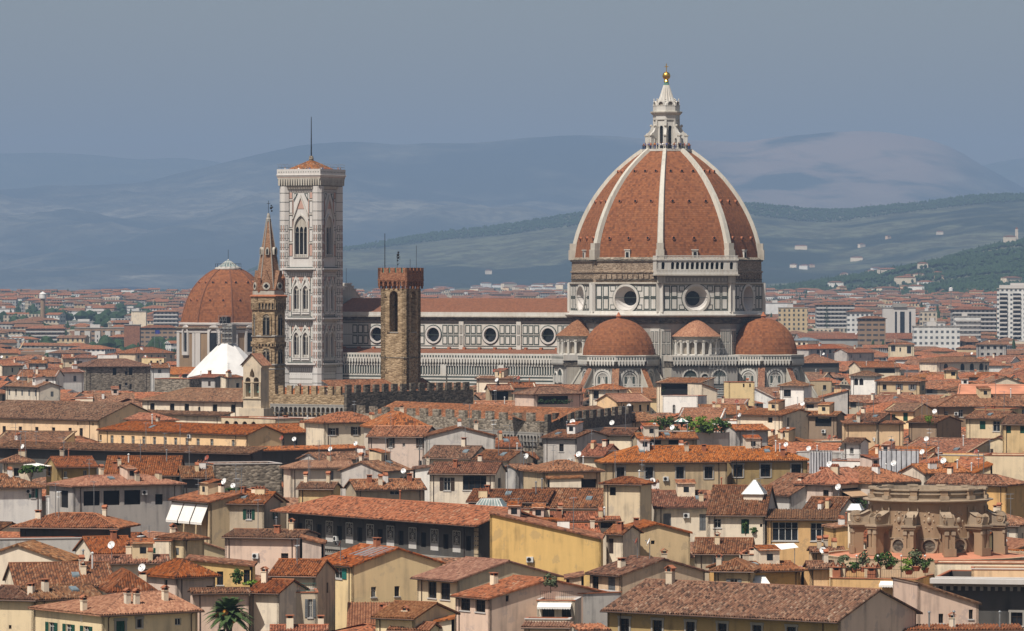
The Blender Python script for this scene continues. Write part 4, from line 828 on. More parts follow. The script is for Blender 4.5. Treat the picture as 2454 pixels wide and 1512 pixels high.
crenel('palace_wall', 'lower dark battlement wall in shade ending near the roof garden', [W2(1303, 868), W2(1514, 935)], ZZ(1003, 896) + .02, 'stone_dark_shade', mer=(2.9, 2.7, 1.5), corb=1, roof=(W2(1303, 871), W2(1512, 937), 7, ZZ(1003, 896) - .5, ZZ(1003, 896) + 1.4))  # this wing's shade is put into the darker stone colour
# ------------------------------------------------------------------ ground, hills, air
def sstep(a, b, x):
    t = max(0.0, min(1.0, (x - a) / (b - a))); return t * t * (3 - 2 * t)
def ground_z(D): return 34.0 * sstep(1800, 7600, D)
def nz(x, y, s, seed=0.0, o=4):
    return noise.fractal(Vector((x * s + seed, y * s - seed, seed)), 1.0, 2.0, o)
t = NT('earth', 0.95); o_ = t.co(); f = t.noise(o_, 0.004, 5); g_ = t.noise(o_, 0.05, 3)
t.base(t.mix(t.ramp(f, [(0.4, (0, 0, 0)), (0.6, (1, 1, 1))]), t.ramp(g_, [(0.3, (0.10, 0.09, 0.075)), (0.7, (0.2, 0.17, 0.135))]), t.ramp(g_, [(0.3, (0.03, 0.05, 0.02)), (0.7, (0.09, 0.1, 0.045))]))); MATS['earth'] = t.m
Ds = [-400, 0, 300, 600, 1000, 1400, 1800, 2400, 3000, 3600, 4200, 5000, 6000, 7000, 8000, 10000, 14000, 20000, 27000, 32000]
mb = MB(); cols_ = 24
for a, b in zip(Ds, Ds[1:]):
    for i in range(cols_):
        f0, f1 = -1 + 2 * i / cols_, -1 + 2 * (i + 1) / cols_; wa, wb = 900 + .22 * max(a, 0), 900 + .22 * max(b, 0)
        mb.poly([(f0 * wa, a, ground_z(a)), (f1 * wa, a, ground_z(a)), (f1 * wb, b, ground_z(b)), (f0 * wb, b, ground_z(b))], 'earth')
tag(mb.build('ground', weld=True), 'paved streets and yards lying between the houses', kind='structure')

def hill_mat(name, wood, field, bare, bare_u=None, scale=0.0012, band=(0.42, 0.58), bare_t=(0.45, 0.7)):
    t = NT(name, 0.97); o = t.co(); uv = t.n('ShaderNodeSeparateXYZ'); t.l(t.co('UV'), uv.inputs[0])
    big = t.noise(o, scale, 6, 0.6); mid = t.noise(o, scale * 6, 5, 0.6); fin = t.noise(o, scale * 30, 3, 0.6)
    f = t.m_('ADD', t.m_('MULTIPLY', big, 0.65), t.m_('MULTIPLY', mid, 0.35))
    k = t.ramp(f, [(band[0], (0, 0, 0)), (band[1], (1, 1, 1))])
    w = t.mix(fin, sc3(wood, 0.6), sc3(wood, 1.4)); gr = t.ramp(t.m_('ADD', t.m_('MULTIPLY', fin, .6), t.m_('MULTIPLY', t.noise(o, scale * 90, 2), .4)), [(0.46, (0, 0, 0)), (0.56, (1, 1, 1))]); c = t.mix(k, w, t.mix(gr, sc3(field, 0.5), t.mix(mid, sc3(field, 0.8), sc3(field, 1.4))))
    if bare_u:
        a = t.ramp(uv.outputs[0], [(bare_u[0], (0, 0, 0)), (bare_u[1], (1, 1, 1)), (bare_u[2], (1, 1, 1)), (bare_u[3], (0, 0, 0))])
        h = t.ramp(uv.outputs[1], [(bare_t[0], (0, 0, 0)), (bare_t[1], (1, 1, 1))])
        m = t.m_('MULTIPLY', t.m_('MULTIPLY', a, h), t.ramp(t.m_('ADD', t.m_('MULTIPLY', mid, .6), t.m_('MULTIPLY', big, .4)), [(0.43, (0, 0, 0)), (0.52, (1, 1, 1))])); c = t.mix(m, c, bare)
    t.base(c); MATS[name] = t.m
HILLS = {}
def lerp_line(pts, u):
    if u <= pts[0][0]: return pts[0][1]
    for (a, va), (b, vb) in zip(pts, pts[1:]):
        if u <= b:
            k = (u - a) / (b - a); return va + (vb - va) * k
    return pts[-1][1]
def smooth_line(pts, u, w=18):
    return sum(lerp_line(pts, u + q * w) for q in (-1.5, -1, -.5, 0, .5, 1, 1.5)) / 7
def hill(name, label, pts, D0, z0, D1, mat_, amp, rough_, seed, du=9, rows=34, pw=1.15):
    us = [pts[0][0] + du * i for i in range(int((pts[-1][0] - pts[0][0]) / du) + 1)]
    def zf(u, t):
        D = D0 + (D1 - D0) * t; zr = ZZ(smooth_line(pts, u), D1); x = XX(u, D)
        if t <= 1: z = z0 + (zr - z0) * (t ** pw)
        else: z = zr - (zr - z0) * (t - 1) * 1.6
        a = math.sin(math.pi * min(1, t)) ** .8
        z += amp * a * nz(x, D, 1.6 / (D1 - D0), seed, 5) * min(1, (zr - z0) / (amp * 3 + 1)) + rough_ * nz(x, D, 14.0 / (D1 - D0), seed + 3, 4) * (0.25 + .75 * a)
        return Vector((x, D, max(z, z0 - 3) if t < 1 else z))
    ts = [i / rows for i in range(rows + 1)] + [1.04, 1.1, 1.2, 1.35]
    V = [[zf(u, t_) for u in us] for t_ in ts]; mb = MB(); n_ = len(us)
    mb.v = [tuple(p) for r in V for p in r]; mb.mn = [mat_]
    for j in range(len(ts) - 1):
        for i in range(n_ - 1):
            mb.f.append((j * n_ + i, j * n_ + i + 1, (j + 1) * n_ + i + 1, (j + 1) * n_ + i)); mb.mi.append(0)
            mb.uv.append([(us[i] / WPX, ts[j]), (us[i + 1] / WPX, ts[j]), (us[i + 1] / WPX, ts[j + 1]), (us[i] / WPX, ts[j + 1])])
    tag(mb.build(name, smooth=True), label, kind='structure'); HILLS[name] = zf; return zf
hill_mat('hill_far', (0.04, 0.055, 0.035), (0.09, 0.1, 0.06), (0.3, 0.2, 0.14))
hill_mat('hill_mountain', (0.018, 0.028, 0.02), (0.18, 0.17, 0.125), (0.25, 0.18, 0.135), (0.60, 0.74, 0.90, 0.96), 0.00028, (0.46, 0.6), (0.5, 0.95))
hill_mat('hill_middle', (0.012, 0.024, 0.017), (0.09, 0.1, 0.062), (0.3, 0.22, 0.14), None, 0.0005, (0.49, 0.53))
hill_mat('hill_near', (0.02, 0.038, 0.018), (0.15, 0.15, 0.08), (0.3, 0.22, 0.14), None, 0.0016, (0.47, 0.54))
hill('far_mountain', 'faint pale mountain ridge farthest away', [(-160, 370), (0, 368), (120, 366), (240, 372), (330, 383), (420, 377), (500, 384), (600, 400), (900, 430), (1600, 420), (2200, 400), (2340, 398), (2380, 390), (2430, 380), (2620, 372)], 27500, 34, 32000, 'hill_far', 60, 14, 5.1, 16, 16)
hill('mountain', 'long blue mountain with bare pinkish summit slopes', [(-160, 455), (0, 452), (150, 447), (260, 444), (330, 441), (420, 416), (520, 393), (640, 366), (740, 344), (800, 338), (870, 337), (960, 343), (1060, 345), (1150, 343), (1250, 330), (1340, 322), (1440, 325), (1540, 327), (1640, 334), (1700, 337), (1780, 341), (1850, 331), (1950, 322), (2040, 317), (2110, 315), (2180, 321), (2250, 333), (2310, 358), (2350, 386), (2380, 402), (2430, 430), (2520, 470), (2620, 500)], 17500, 34, 27000, 'hill_mountain', 420, 95, 1.7, 9, 44, 1.3)
zmid = hill('wooded_hill', 'dark wooded hill with pale olive fields rising behind the cathedral', [(-160, 726), (300, 722), (430, 712), (480, 700), (560, 672), (620, 640), (700, 618), (780, 600), (850, 588), (960, 573), (1060, 556), (1160, 545), (1240, 535), (1320, 522), (1400, 510), (1500, 503), (1600, 497), (1700, 490), (1800, 487), (1880, 496), (1950, 503), (2020, 504), (2100, 495), (2180, 487), (2260, 478), (2330, 470), (2420, 466), (2620, 462)], 9200, 34, 13500, 'hill_middle', 60, 15, 3.3, 8, 46, 1.1)
znear = hill('green_hill', 'nearer green hillside with olive terraces and scattered villas', [(1560, 724), (1700, 716), (1800, 704), (1860, 694), (1930, 684), (2000, 672), (2080, 660), (2160, 645), (2240, 628), (2320, 606), (2400, 588), (2480, 578), (2620, 560)], 6300, 31, 8600, 'hill_near', 18, 6, 9.2, 7, 34, 1.05)
# woods on the slopes, one mass of crowns
def woods(name, label, zf, n, u0, u1, t0, t1, hmin, hmax, mat_, seed, dens, cyp=.12, thr=.04):
    rnd = random.Random(seed); mb = MB(); cnt = 0; mi = mb._m(mat_)
    while cnt < n:
        u, t_ = rnd.uniform(u0, u1), rnd.uniform(t0, t1); p = zf(u, t_)
        if nz(p.x, p.y, dens, seed, 3) < thr + rnd.uniform(-.12, .12): 
            if rnd.random() > .06: cnt += .34; continue
        cnt += 1; h = rnd.uniform(hmin, hmax); c = rnd.random() < cyp; r = h * (.14 if c else rnd.uniform(.36, .6)); h = h * (1.5 if c else 1)
        b = len(mb.v); a0 = rnd.random() * 6; k = 6
        mb.v.append((p.x, p.y, p.z - 1))
        for (rr, hh) in ((r * .85, .3), (r, .6), (r * .55, .88)):
            for i in range(k): q = rr * rnd.uniform(.7, 1.25); mb.v.append((p.x + q * math.cos(a0 + i * 1.047), p.y + q * math.sin(a0 + i * 1.047), p.z + h * (hh + rnd.uniform(-.08, .08))))
        mb.v.append((p.x, p.y, p.z + h)); top = len(mb.v) - 1
        for i in range(k):
            j = (i + 1) % k; mb.f.append((b + 1 + i, b + 1 + j, b + 7 + j, b + 7 + i)); mb.f.append((b + 7 + i, b + 7 + j, b + 13 + j, b + 13 + i)); mb.f.append((b + 13 + i, b + 13 + j, top)); mb.f.append((b, b + 1 + j, b + 1 + i))
    mb.mi = [mi] * len(mb.f); mb.uv = [None] * len(mb.f); tag(mb.build(name), label, kind='stuff')
woods('hill_woodland', 'dark woods and cypresses covering the nearer green hillside', znear, 16000, 1700, 2560, .0, 1.02, 4.5, 8, 'leaf_dark', 5, .003, .08, -.12)
woods('ridge_woodland', 'dark forest along the wooded hill behind the cathedral', zmid, 9000, 380, 2560, .9, 1.01, 4.5, 8, 'leaf_dark', 9, .0012, .05, -.4)

# air: one closed box of thin haze round everything
hz = bpy.data.materials.new('haze'); hz.use_nodes = True; nt_ = hz.node_tree
for n_ in list(nt_.nodes):
    if n_.type != 'OUTPUT_MATERIAL': nt_.nodes.remove(n_)
pv = nt_.nodes.new('ShaderNodeVolumePrincipled'); pv.inputs['Color'].default_value = (0.38, 0.55, 0.83, 1); pv.inputs['Density'].default_value = 6.2e-5; pv.inputs['Anisotropy'].default_value = 0.0
nt_.links.new(pv.outputs[0], nt_.nodes['Material Output'].inputs['Volume'])
MATS['haze'] = hz
mb = MB(); mb.box(-9000, 9000, -600, 36000, -6, 1120, 'haze'); tag(mb.build('haze'), 'thin blue summer haze over the valley', kind='stuff')

# ------------------------------------------------------------------ far buildings and trees
def tree_mesh(name, h, w, kind, leaf, seed, n=420):
    """crown: many leaf clumps spread through a lumpy volume"""
    rnd = random.Random(seed); mb = MB(); lobes = []
    if kind == 'bush': lobes = [(rnd.uniform(-.32, .32) * w, rnd.uniform(-.32, .32) * w, h * rnd.uniform(.12, .75), w * rnd.uniform(.16, .3), h * rnd.uniform(.12, .22)) for _ in range(10)]
    elif kind == 'cypress': lobes = [(0, 0, h * (.2 + .11 * i), w * (.5 - .035 * i), h * .16) for i in range(8)]
    elif kind == 'pine': lobes = [(rnd.uniform(-.34, .34) * w, rnd.uniform(-.3, .3) * w, h * rnd.uniform(.72, .86), w * .25, h * .13) for _ in range(9)]
    else: lobes = [(rnd.uniform(-.3, .3) * w, rnd.uniform(-.3, .3) * w, h * rnd.uniform(.38, .8), w * rnd.uniform(.16, .3), h * rnd.uniform(.1, .2)) for _ in range(11)]
    s_ = max(.16, w * .075)
    for i in range(n):
        l = lobes[rnd.randrange(len(lobes))]; d = Vector((rnd.gauss(0, 1), rnd.gauss(0, 1), rnd.gauss(0, 1))).normalized() * rnd.uniform(.55, 1.08)
        c = Vector((l[0] + d.x * l[3], l[1] + d.y * l[3], l[2] + d.z * l[4])); nrm = (d + Vector((rnd.uniform(-.7, .7), rnd.uniform(-.7, .7), rnd.uniform(-.3, .9)))).normalized(); a = nrm.orthogonal().normalized(); b = nrm.cross(a); q = s_ * rnd.uniform(.6, 1.3)
        mb.poly([c - a * q, c - b * q * .7, c + a * q, c + b * q * .7], leaf)
    tr = MB(); tr.tube((0, 0, 0), (w * .02, 0, h * .45), max(.06, w * .035), 'bark', 6, max(.04, w * .022))
    for i in range(4): l = lobes[i * 2 % len(lobes)]; tr.tube((w * .01, 0, h * rnd.uniform(.25, .42)), (l[0] * .8, l[1] * .8, l[2]), max(.03, w * .016), 'bark', 5, .02)
    return mb.mesh(name + '_crown'), tr.mesh(name + '_trunk')
TREES = {}
def tree(label, x, y, z, h, w, kind='broad', leaf='leaf_dark', name='tree', cat='tree', group=None, n=420):
    key = (round(h), round(w), kind, leaf, len(TREES) % 5); 
    cm, tm = tree_mesh(name, h, w, kind, leaf, len(TREES) * 7 + 3, n); TREES[(key, len(TREES))] = 1
    t = thing(name, label, cat, (x, y, z), random.uniform(0, 6), group); inst(cm, 'crown', t); inst(tm, 'trunk', t); return t
def T(k): return {'A': 886.7, 'B': 1176.7, 'C': 599.1}[k[0]], (int(k[1]) - 1) * 613.5
def UV_(k, x, y): v0, u0 = T(k); return u0 + x * .25, v0 + y * .25
def far_tree(tile, x0, x1, y0, y1, label, kind='broad', leaf='leaf_dark', zc=8.0):
    (ua, va), (ub, vb) = UV_(tile, x0, y0), UV_(tile, x1, y1); D = (CAMH - 2.0) * FPX / (vb - HOR); D = min(D, 3600); k = D / FPX
    zt, zb2 = ZZ(va, D), 0.0
    tree(label, XX((ua + ub) / 2, D), D, ground_z(D), max(6, zt - ground_z(D)), (ub - ua) * k, kind, leaf, 'tree', 'tree', 'trees among the far buildings', 520)
for a in ((('C1', -60, 200, 790, 990), 'broad dark tree at the frame edge near the yellow crane'), (('C1', 150, 340, 780, 990), 'tall dark tree between the crane and the brown apartment block'), (('C1', 395, 510, 850, 985), 'small rounded tree under the brown apartment block'),
          (('C1', 540, 680, 870, 990), 'pale green tree between two apartment blocks'), (('C1', 880, 1060, 890, 1000), 'olive green bushy tree in front of the white finned block'), (('C1', 1130, 1330, 840, 1010), 'dark round tree beside the red brick block'),
          (('C1', 1280, 1480, 820, 1000), 'grey green tree beside the red brick block'), (('C1', 1470, 1690, 805, 870), 'low dark tree near the blue flag'), (('C4', 20, 170, 605, 675), 'flat topped dark tree beside the pinkish brick block'),
          (('C4', 205, 275, 640, 700), 'small dark tree under the pinkish brick block'), (('C4', 1420, 1590, 615, 720), 'dark tree beside the concrete block with black glazing'), (('C4', 620, 780, 850, 945), 'low olive tree in front of the long red roofed wing'),
          (('C4', 760, 950, 830, 945), 'grey green tree in front of the long red roofed wing'), (('C4', 930, 1040, 815, 900), 'broken crowned tree at the middle of the long red roofed wing'), (('C4', 2080, 2310, 635, 715), 'wide dark tree at the foot of the white tower block'), (('C4', 380, 560, 850, 910), 'low dark hedge like tree below the long red roofed wing')):
    far_tree(*a[0], a[1])
far_tree('C4', 530, 600, 560, 700, 'tall dark cypress before the balcony block', 'cypress'); far_tree('C4', 1140, 1240, 810, 900, 'dark pointed conifer beside the cream gable', 'cypress'); far_tree('C4', 1690, 2000, 945, 1040, 'wide dark umbrella pine behind the arcaded house', 'pine', 'leaf')

BLK = []
def block(name, label, cat, u0, u1, vt, vb, wall, roof='f', rot=0.0, zbot=4.0, dep=None, extra=None, rm='tile_a', D=None):
    D = D or min(5600, (CAMH - zbot - 4) * FPX / (vb - HOR)); k = D / FPX; L = (u1 - u0) * k; zt = ZZ(vt, D); W = dep or max(9, L * .45)
    BLK.append((u0 - 6, u1 + 6, D)); o = thing(name, label, cat, (XX(u0, D), D, 0), rot); mb = MB()
    for a, b in (((0, 0), (L, 0)), ((L, 0), (L, W)), ((L, W), (0, W)), ((0, W), (0, 0))):
        l = math.hypot(b[0] - a[0], b[1] - a[1]); mb.poly([(*a, 0), (*b, 0), (*b, zt), (*a, zt)], wall, [(0, 0), (l, 0), (l, zt), (0, zt)])
    mb.poly([(0, 0, zt), (L, 0, zt), (L, W, zt), (0, W, zt)], 'greystone'); w = mb.build('wall', o)
    mb = MB()
    if roof == 'f':
        mb.box(-.3, L + .3, -.3, W + .3, zt + .005, zt + .5, 'greystone'); mb.box(L * .3, L * .5, W * .3, W * .7, zt + .5, zt + 2.6, 'pale_stone')
    else:
        h = min(L, W) * .16; e = .8; q = min(L, W) / 2
        P_ = [(-e, -e, zt), (L + e, -e, zt), (L + e, W + e, zt), (-e, W + e, zt)]
        R_ = [(q, W / 2, zt + h), (L - q, W / 2, zt + h)] if L >= W else [(L / 2, q, zt + h), (L / 2, W - q, zt + h)]
        mb.poly([P_[0], P_[1], R_[1] if L >= W else R_[0], R_[0]][: 4 if L >= W else 3], rm, [(0, 0), (L, 0), (L - q, q), (q, q)][: 4 if L >= W else 3]); mb.poly([P_[2], P_[3], R_[0] if L >= W else R_[1], R_[1]][: 4 if L >= W else 3], rm, [(0, 0), (L, 0), (L - q, q), (q, q)][: 4 if L >= W else 3])
        mb.poly([P_[1], P_[2], R_[1]] + ([R_[0]] if L < W else []), rm, [(0, 0), (W, 0), (W / 2, q), (q, q)][: 3 + (L < W)]); mb.poly([P_[3], P_[0], R_[0]] + ([R_[1]] if L < W else []), rm, [(0, 0), (W, 0), (W / 2, q), (q, q)][: 3 + (L < W)])
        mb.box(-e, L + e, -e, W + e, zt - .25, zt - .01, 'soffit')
    mb.build('roof', o)
    if extra == 'balcony':
        n_ = max(1, int(zt / 3.1)); 
        for i in range(n_):
            z = zt - 3.0 * (i + 1)
            if z < 3: break
            mb = MB(); mb.box(0.3, L - .3, -1.2, -.01, z, z + .25, 'pale_stone'); mb.box(.3, L - .3, -1.25, -1.12, z + .25, z + 1.1, 'pale_stone'); mb.build('balcony', w)
    if extra == 'fins':
        for i in range(5):
            x = L * (.0 + .205 * i); mb = MB(); mb.box(x, x + L * .11, -1.0, -.01, 0, zt - 2.0, 'pale_stone')
            for z in range(4, int(zt - 3), 3): mb.box(x + L * .045, x + L * .065, -1.03, -1.0, z, z + 1.6, 'void')
            mb.build('stair_tower', w)
    if extra == 'glazing':
        for x0, x1 in ((.36, .42), (.52, .66), (.8, .86)): mb = MB(); mb.box(L * x0, L * x1, -.15, -.01, 2, zt - 2.5, 'glass'); mb.build('window', w)
        mb = MB(); mb.box(L * .3, L * .72, -1, W * .5, zt + .5, zt + 3, 'greystone'); mb.build('cornice', o)
    if extra == 'tower':
        for x in (.06, .36, .66):
            mb = MB()
            for z in range(6, int(zt - 2), 3): mb.box(L * x, L * (x + .17), -1.3, -.02, z, z + 1.0, 'pale_stone'); mb.box(L * x, L * (x + .17), -.05, -.021, z + 1.0, z + 2.5, 'glass')
            mb.build('balcony', w)
        mb = MB(); mb.box(L * .05, L * .9, 1, W - 1, zt + .5, zt + 2.6, 'pale_stone'); mb.box(L * .3, L * .8, 2, W - 2, zt + 2.6, zt + 4, 'pale_stone'); mb.build('penthouse', o)
    return o
def C1_(x0, x1, y0, y1): return x0 * .25, x1 * .25, 599.1 + y0 * .25, 599.1 + y1 * .25
def C4_(x0, x1, y0, y1): return 1840.5 + x0 * .25, 1840.5 + x1 * .25, 599.1 + y0 * .25, 599.1 + y1 * .25
AB = 'apartment_block'; AC_ = 'apartment block'
block(AB, 'white apartment block with five pale stair towers and brown balconies', AC_, *C1_(715, 1190, 750, 945), 'far_brown', extra='fins')
block(AB, 'dark brown apartment block with a cream stair column', AC_, *C1_(245, 620, 752, 910), 'far_brown', 'h', RAD(4), extra='balcony')
block(AB, 'long brownish flat roofed apartment block behind the white finned one', AC_, *C1_(570, 1130, 690, 800), 'far_grey', extra='balcony')
block(AB, 'dark block with a wide hipped red roof beside a white blank wall', AC_, *C1_(225, 640, 640, 745), 'far_brown', 'h', extra='balcony')
block(AB, 'white blank walled block beside the hipped red roof', AC_, *C1_(105, 222, 615, 725), 'pale_stone')
block(AB, 'cream flat block near the second red dome', AC_, *C1_(1258, 1400, 590, 700), 'cream', D=3600)
block(AB, 'grey block with a red roof and green awnings near the second red dome', AC_, *C1_(1470, 1705, 590, 700), 'far_grey', 'h', extra='balcony', D=3650)
block(AB, 'red brick block with a tall wall slab', AC_, *C1_(1190, 1340, 720, 890), 'brick_red', D=3300)
block(AB, 'long low reddish block with rows of windows beside the second red dome', AC_, *C1_(1340, 1700, 745, 830), 'far_brown', 'h', D=3350)
block('warehouse', 'long white shed roof shining on the far plain', 'warehouse', *C1_(690, 1290, 590, 625), 'sheet_white', D=4800); block('warehouse', 'short white shed with sloping roof on the far plain', 'warehouse', *C1_(780, 960, 560, 590), 'sheet_white', D=5000); block('warehouse', 'thin white shed roof on the far plain near the second dome', 'warehouse', *C1_(1130, 1420, 560, 575), 'sheet_white', D=5200)
block('warehouse', 'white awning roof on a far pale block at the frame edge', 'warehouse', *C1_(-40, 135, 565, 600), 'sheet_white', D=4600)
block('tower_block', 'tall white residential tower rising above the far rooftops', 'tower block', *C4_(2195, 2620, 372, 715), 'far_white', extra='tower', D=3300, rot=RAD(-6))
block(AB, 'grey concrete block with black vertical glazing', AC_, *C4_(1105, 1415, 555, 715), 'pale_stone', extra='glazing', D=3250)
block(AB, 'long balconied block under a thin tiled roof', AC_, *C4_(462, 830, 525, 645), 'far_grey', 'h', extra='balcony', D=3700)
block(AB, 'pinkish brick block with narrow window bands', AC_, *C4_(105, 380, 555, 690), 'far_ochre', D=3500); block(AB, 'taller brick core behind the pinkish brick block', AC_, *C4_(200, 350, 520, 600), 'brick_red', D=3560)
block('pavilion', 'bright white canopy roof beside the main drum', 'pavilion', *C4_(-30, 215, 510, 535), 'sheet_white', D=4300)
block(AB, 'cream block with two dark window bands', AC_, *C4_(882, 1130, 655, 750), 'far_brown', 'h', D=2900, rot=RAD(5))
block(AB, 'white villa like block with red roof and blue blinds', AC_, *C4_(762, 1010, 590, 668), 'far_white', 'h', D=3150)
block(AB, 'dark grey balcony block with a red roof beside the white tower', AC_, *C4_(1765, 2190, 570, 690), 'far_grey', 'h', extra='balcony', D=3400)
block(AB, 'white modern block with square black windows', AC_, *C4_(1790, 2040, 640, 745), 'far_white', D=3050, extra='balcony')
block(AB, 'low bright white building with a red roof terrace', AC_, *C4_(1400, 1840, 735, 790), 'far_white', D=2700); block(AB, 'small white cube on the red roof terrace', AC_, *C4_(1500, 1700, 695, 740), 'far_white', D=2730)
block(AB, 'pale block with shop front like bands behind the concrete block', AC_, *C4_(1460, 1620, 590, 680), 'far_cream', D=3550)
wt = thing('water_tower', 'white water tower with a conical cap on a grey shaft', 'water tower', (XX(102.5, 4200), 4200, 0)); k = 4200 / FPX
mb = MB(); mb.ring([(6 * k, 0), (5.5 * k, ZZ(716, 4200))], 12, 'drum_brown'); mb.build('shaft', wt); mb = MB(); mb.ring([(6.6 * k, ZZ(716, 4200)), (8.6 * k, ZZ(715, 4200)), (8.6 * k, ZZ(705, 4200)), (9.2 * k, ZZ(704.5, 4200)), (2 * k, ZZ(699.5, 4200)), (.1, ZZ(698.5, 4200))], 18, 'sheet_white'); mb.build('tank', wt)
w2 = thing('water_tower', 'small squat white tank above the far roofs under the green hill', 'water tower', (XX(2279, 4700), 4700, 0)); k = 4700 / FPX; mb = MB(); mb.tube((0, 0, 0), (0, 0, ZZ(698, 4700)), 1.0 * k, 'stone_grey'); mb.ring([(.1, ZZ(698, 4700)), (5.2 * k, ZZ(697.5, 4700)), (5.2 * k, ZZ(690, 4700)), (1 * k, ZZ(688.5, 4700))], 16, 'sheet_white', cap=True); mb.build('tank', w2)
crn = thing('crane', 'small yellow crane with a raised boom among dark trees', 'crane', (XX(44, 2900), 2900, 0)); mb = MB(); mb.box(-5, 3, -3, 3, 0, ZZ(841, 2900), 'orange'); mb.build('body', crn); mb = MB(); mb.tube((0, 0, ZZ(841, 2900)), (15 * 2900 / FPX, 0, ZZ(817, 2900)), .5, 'yellow', 5, .25); mb.build('boom', crn)
fl = thing('flag', 'small dark blue flag on a pole before the red brick block', 'flag', (XX(371, 2850), 2850, 0)); mb = MB(); mb.tube((0, 0, 0), (0, 0, ZZ(790, 2850)), .12, 'steel', 5); mb.build('pole', fl); mb = MB()
for i in range(6): a, b = i * .5, (i + 1) * .5; mb.hexa([(a, .3 * math.sin(a * 2), ZZ(800, 2850)), (b, .3 * math.sin(b * 2), ZZ(800, 2850)), (b, .05 + .3 * math.sin(b * 2), ZZ(800, 2850)), (a, .05 + .3 * math.sin(a * 2), ZZ(800, 2850)), (a, .3 * math.sin(a * 2), ZZ(791, 2850)), (b, .3 * math.sin(b * 2), ZZ(791, 2850)), (b, .05 + .3 * math.sin(b * 2), ZZ(791, 2850)), (a, .05 + .3 * math.sin(a * 2), ZZ(791, 2850))], 'flag_blue')
mb.build('cloth', fl)

# countless small roofs of the far town, read as one mass
rt = random.Random(21); mb = MB()
def small_house(mb, x, y, z0, L, W, h, rz, wall, roof):
    c, s_ = math.cos(rz), math.sin(rz); f = lambda a, b, z: (x + a * c - b * s_, y + a * s_ + b * c, z); zt = z0 + h; e = .6; ph = W * .17
    for a, b in (((0, 0), (L, 0)), ((L, 0), (L, W)), ((L, W), (0, W)), ((0, W), (0, 0))):
        l = math.hypot(b[0] - a[0], b[1] - a[1]); mb.poly([f(*a, z0 - 2), f(*b, z0 - 2), f(*b, zt), f(*a, zt)], wall, [(0, 0), (l, 0), (l, h), (0, h)])
    if roof == 'greystone': mb.poly([f(0, 0, zt), f(L, 0, zt), f(L, W, zt), f(0, W, zt)], roof); return
    q = W / 2 if rt.random() < .6 else 0
    A, B, C_, D_ = f(-e, -e, zt), f(L + e, -e, zt), f(L + e, W + e, zt), f(-e, W + e, zt); R0, R1 = f(q - (e if q == 0 else 0), W / 2, zt + ph), f(L - q + (e if q == 0 else 0), W / 2, zt + ph)
    mb.poly([A, B, R1, R0], roof, [(0, 0), (L, 0), (L - q, W / 2), (q, W / 2)]); mb.poly([C_, D_, R0, R1], roof, [(0, 0), (L, 0), (L - q, W / 2), (q, W / 2)]); mb.poly([B, C_, R1], roof if q else wall, [(0, 0), (W, 0), (W / 2, W / 2)]); mb.poly([D_, A, R0], roof if q else wall, [(0, 0), (W, 0), (W / 2, W / 2)])
D = 1950.0
while D < 7000:
    st = 15 + (D - 1950) * .012
    for (ua, ub) in ((-520, 3000),):
        x = XX(ua, D)
        while x < XX(ub, D):
            L, W = rt.uniform(10, 26), rt.uniform(9, 13); g = ground_z(D)
            ux = 1227 + (x + L / 2) / D * FPX
            if rt.random() < .93 and not any(a < ux < b and d - (620 if a < 600 else 60) < D < d + 60 for a, b, d in BLK): small_house(mb, x, D + rt.uniform(-5, 5), g, L, W, rt.choice([8, 9, 10, 11.5, 13]) * rt.uniform(.9, 1.1) * (1.25 if D < 2600 else 1.1 if D < 3000 else 1), rt.uniform(-.45, .45), rt.choice(['far_cream', 'far_cream', 'far_white', 'far_ochre', 'far_grey', 'far_brown']), rt.choice(['tile_a', 'tile_b', 'tile_c', 'tile_a', 'tile_b', 'tile_c', 'greystone', 'greystone']))
            x += L + rt.uniform(1, 9)
    D += st * 1.0
tag(mb.build('distant_rooftops'), 'mass of small red roofs and pale walls of the far town', kind='stuff')
woodm = lambda u, t_: Vector((XX(u, 2200 + 4700 * t_), 2200 + 4700 * t_, ground_z(2200 + 4700 * t_)))
woods('distant_trees', 'dark tree tops dotted through the far town', woodm, 1300, -90, 470, 0, 1, 7, 13, 'leaf_dark', 31, .004, .03); woods('distant_trees', 'dark tree tops dotted through the far town', woodm, 1400, 1780, 2550, 0, 1, 7, 13, 'leaf_dark', 33, .004, .08)
# villas on the slopes
vm = []
for i, (L, W, h, wall) in enumerate(((16, 10, 8, 'cream'), (22, 11, 9, 'white'), (12, 9, 7, 'peach'), (30, 12, 10, 'cream'))):
    q = MB(); small_house(q, -L / 2, -W / 2, 0, L, W, h, 0, wall, 'tile_a'); vm.append(q.mesh('villa'))
rv = random.Random(4); VG = 'pale villas scattered over the hillsides'
for (zf, n_, u0, u1, t0, t1) in ((znear, 46, 1830, 2470, .02, .62), (zmid, 34, 1010, 1400, .02, .2), (zmid, 12, 830, 1350, .15, .6), (zmid, 14, 1850, 2300, .35, .75), (zmid, 14, 440, 600, .02, .5)):
    for i in range(n_):
        u = rv.uniform(u0, u1); p = zf(u, t0 + (t1 - t0) * rv.random() ** 1.8); o = inst(vm[rv.randrange(4)], 'villa', None, (p.x, p.y, p.z - .5), rv.uniform(-.7, .7)); tag(o, 'small pale villa with a red roof on the wooded hillside', 'villa', VG)
ch = thing('hill_church', 'pale hilltop church with a slim bell tower among cypresses', 'church', tuple(znear(2418, .93) + Vector((0, 0, 3))), .2); mb = MB(); small_house(mb, -9, -6, 0, 20, 11, 11, 0, 'cream', 'tile_a'); mb.build('nave', ch); mb = MB(); mb.box(12, 16, -2, 2, -3, 24, 'cream'); mb.ring([(2.9, 24), (.05, 28)], 4, 'tile_a', c=(14, 0), a0=.785); mb.build('bell_tower', ch)
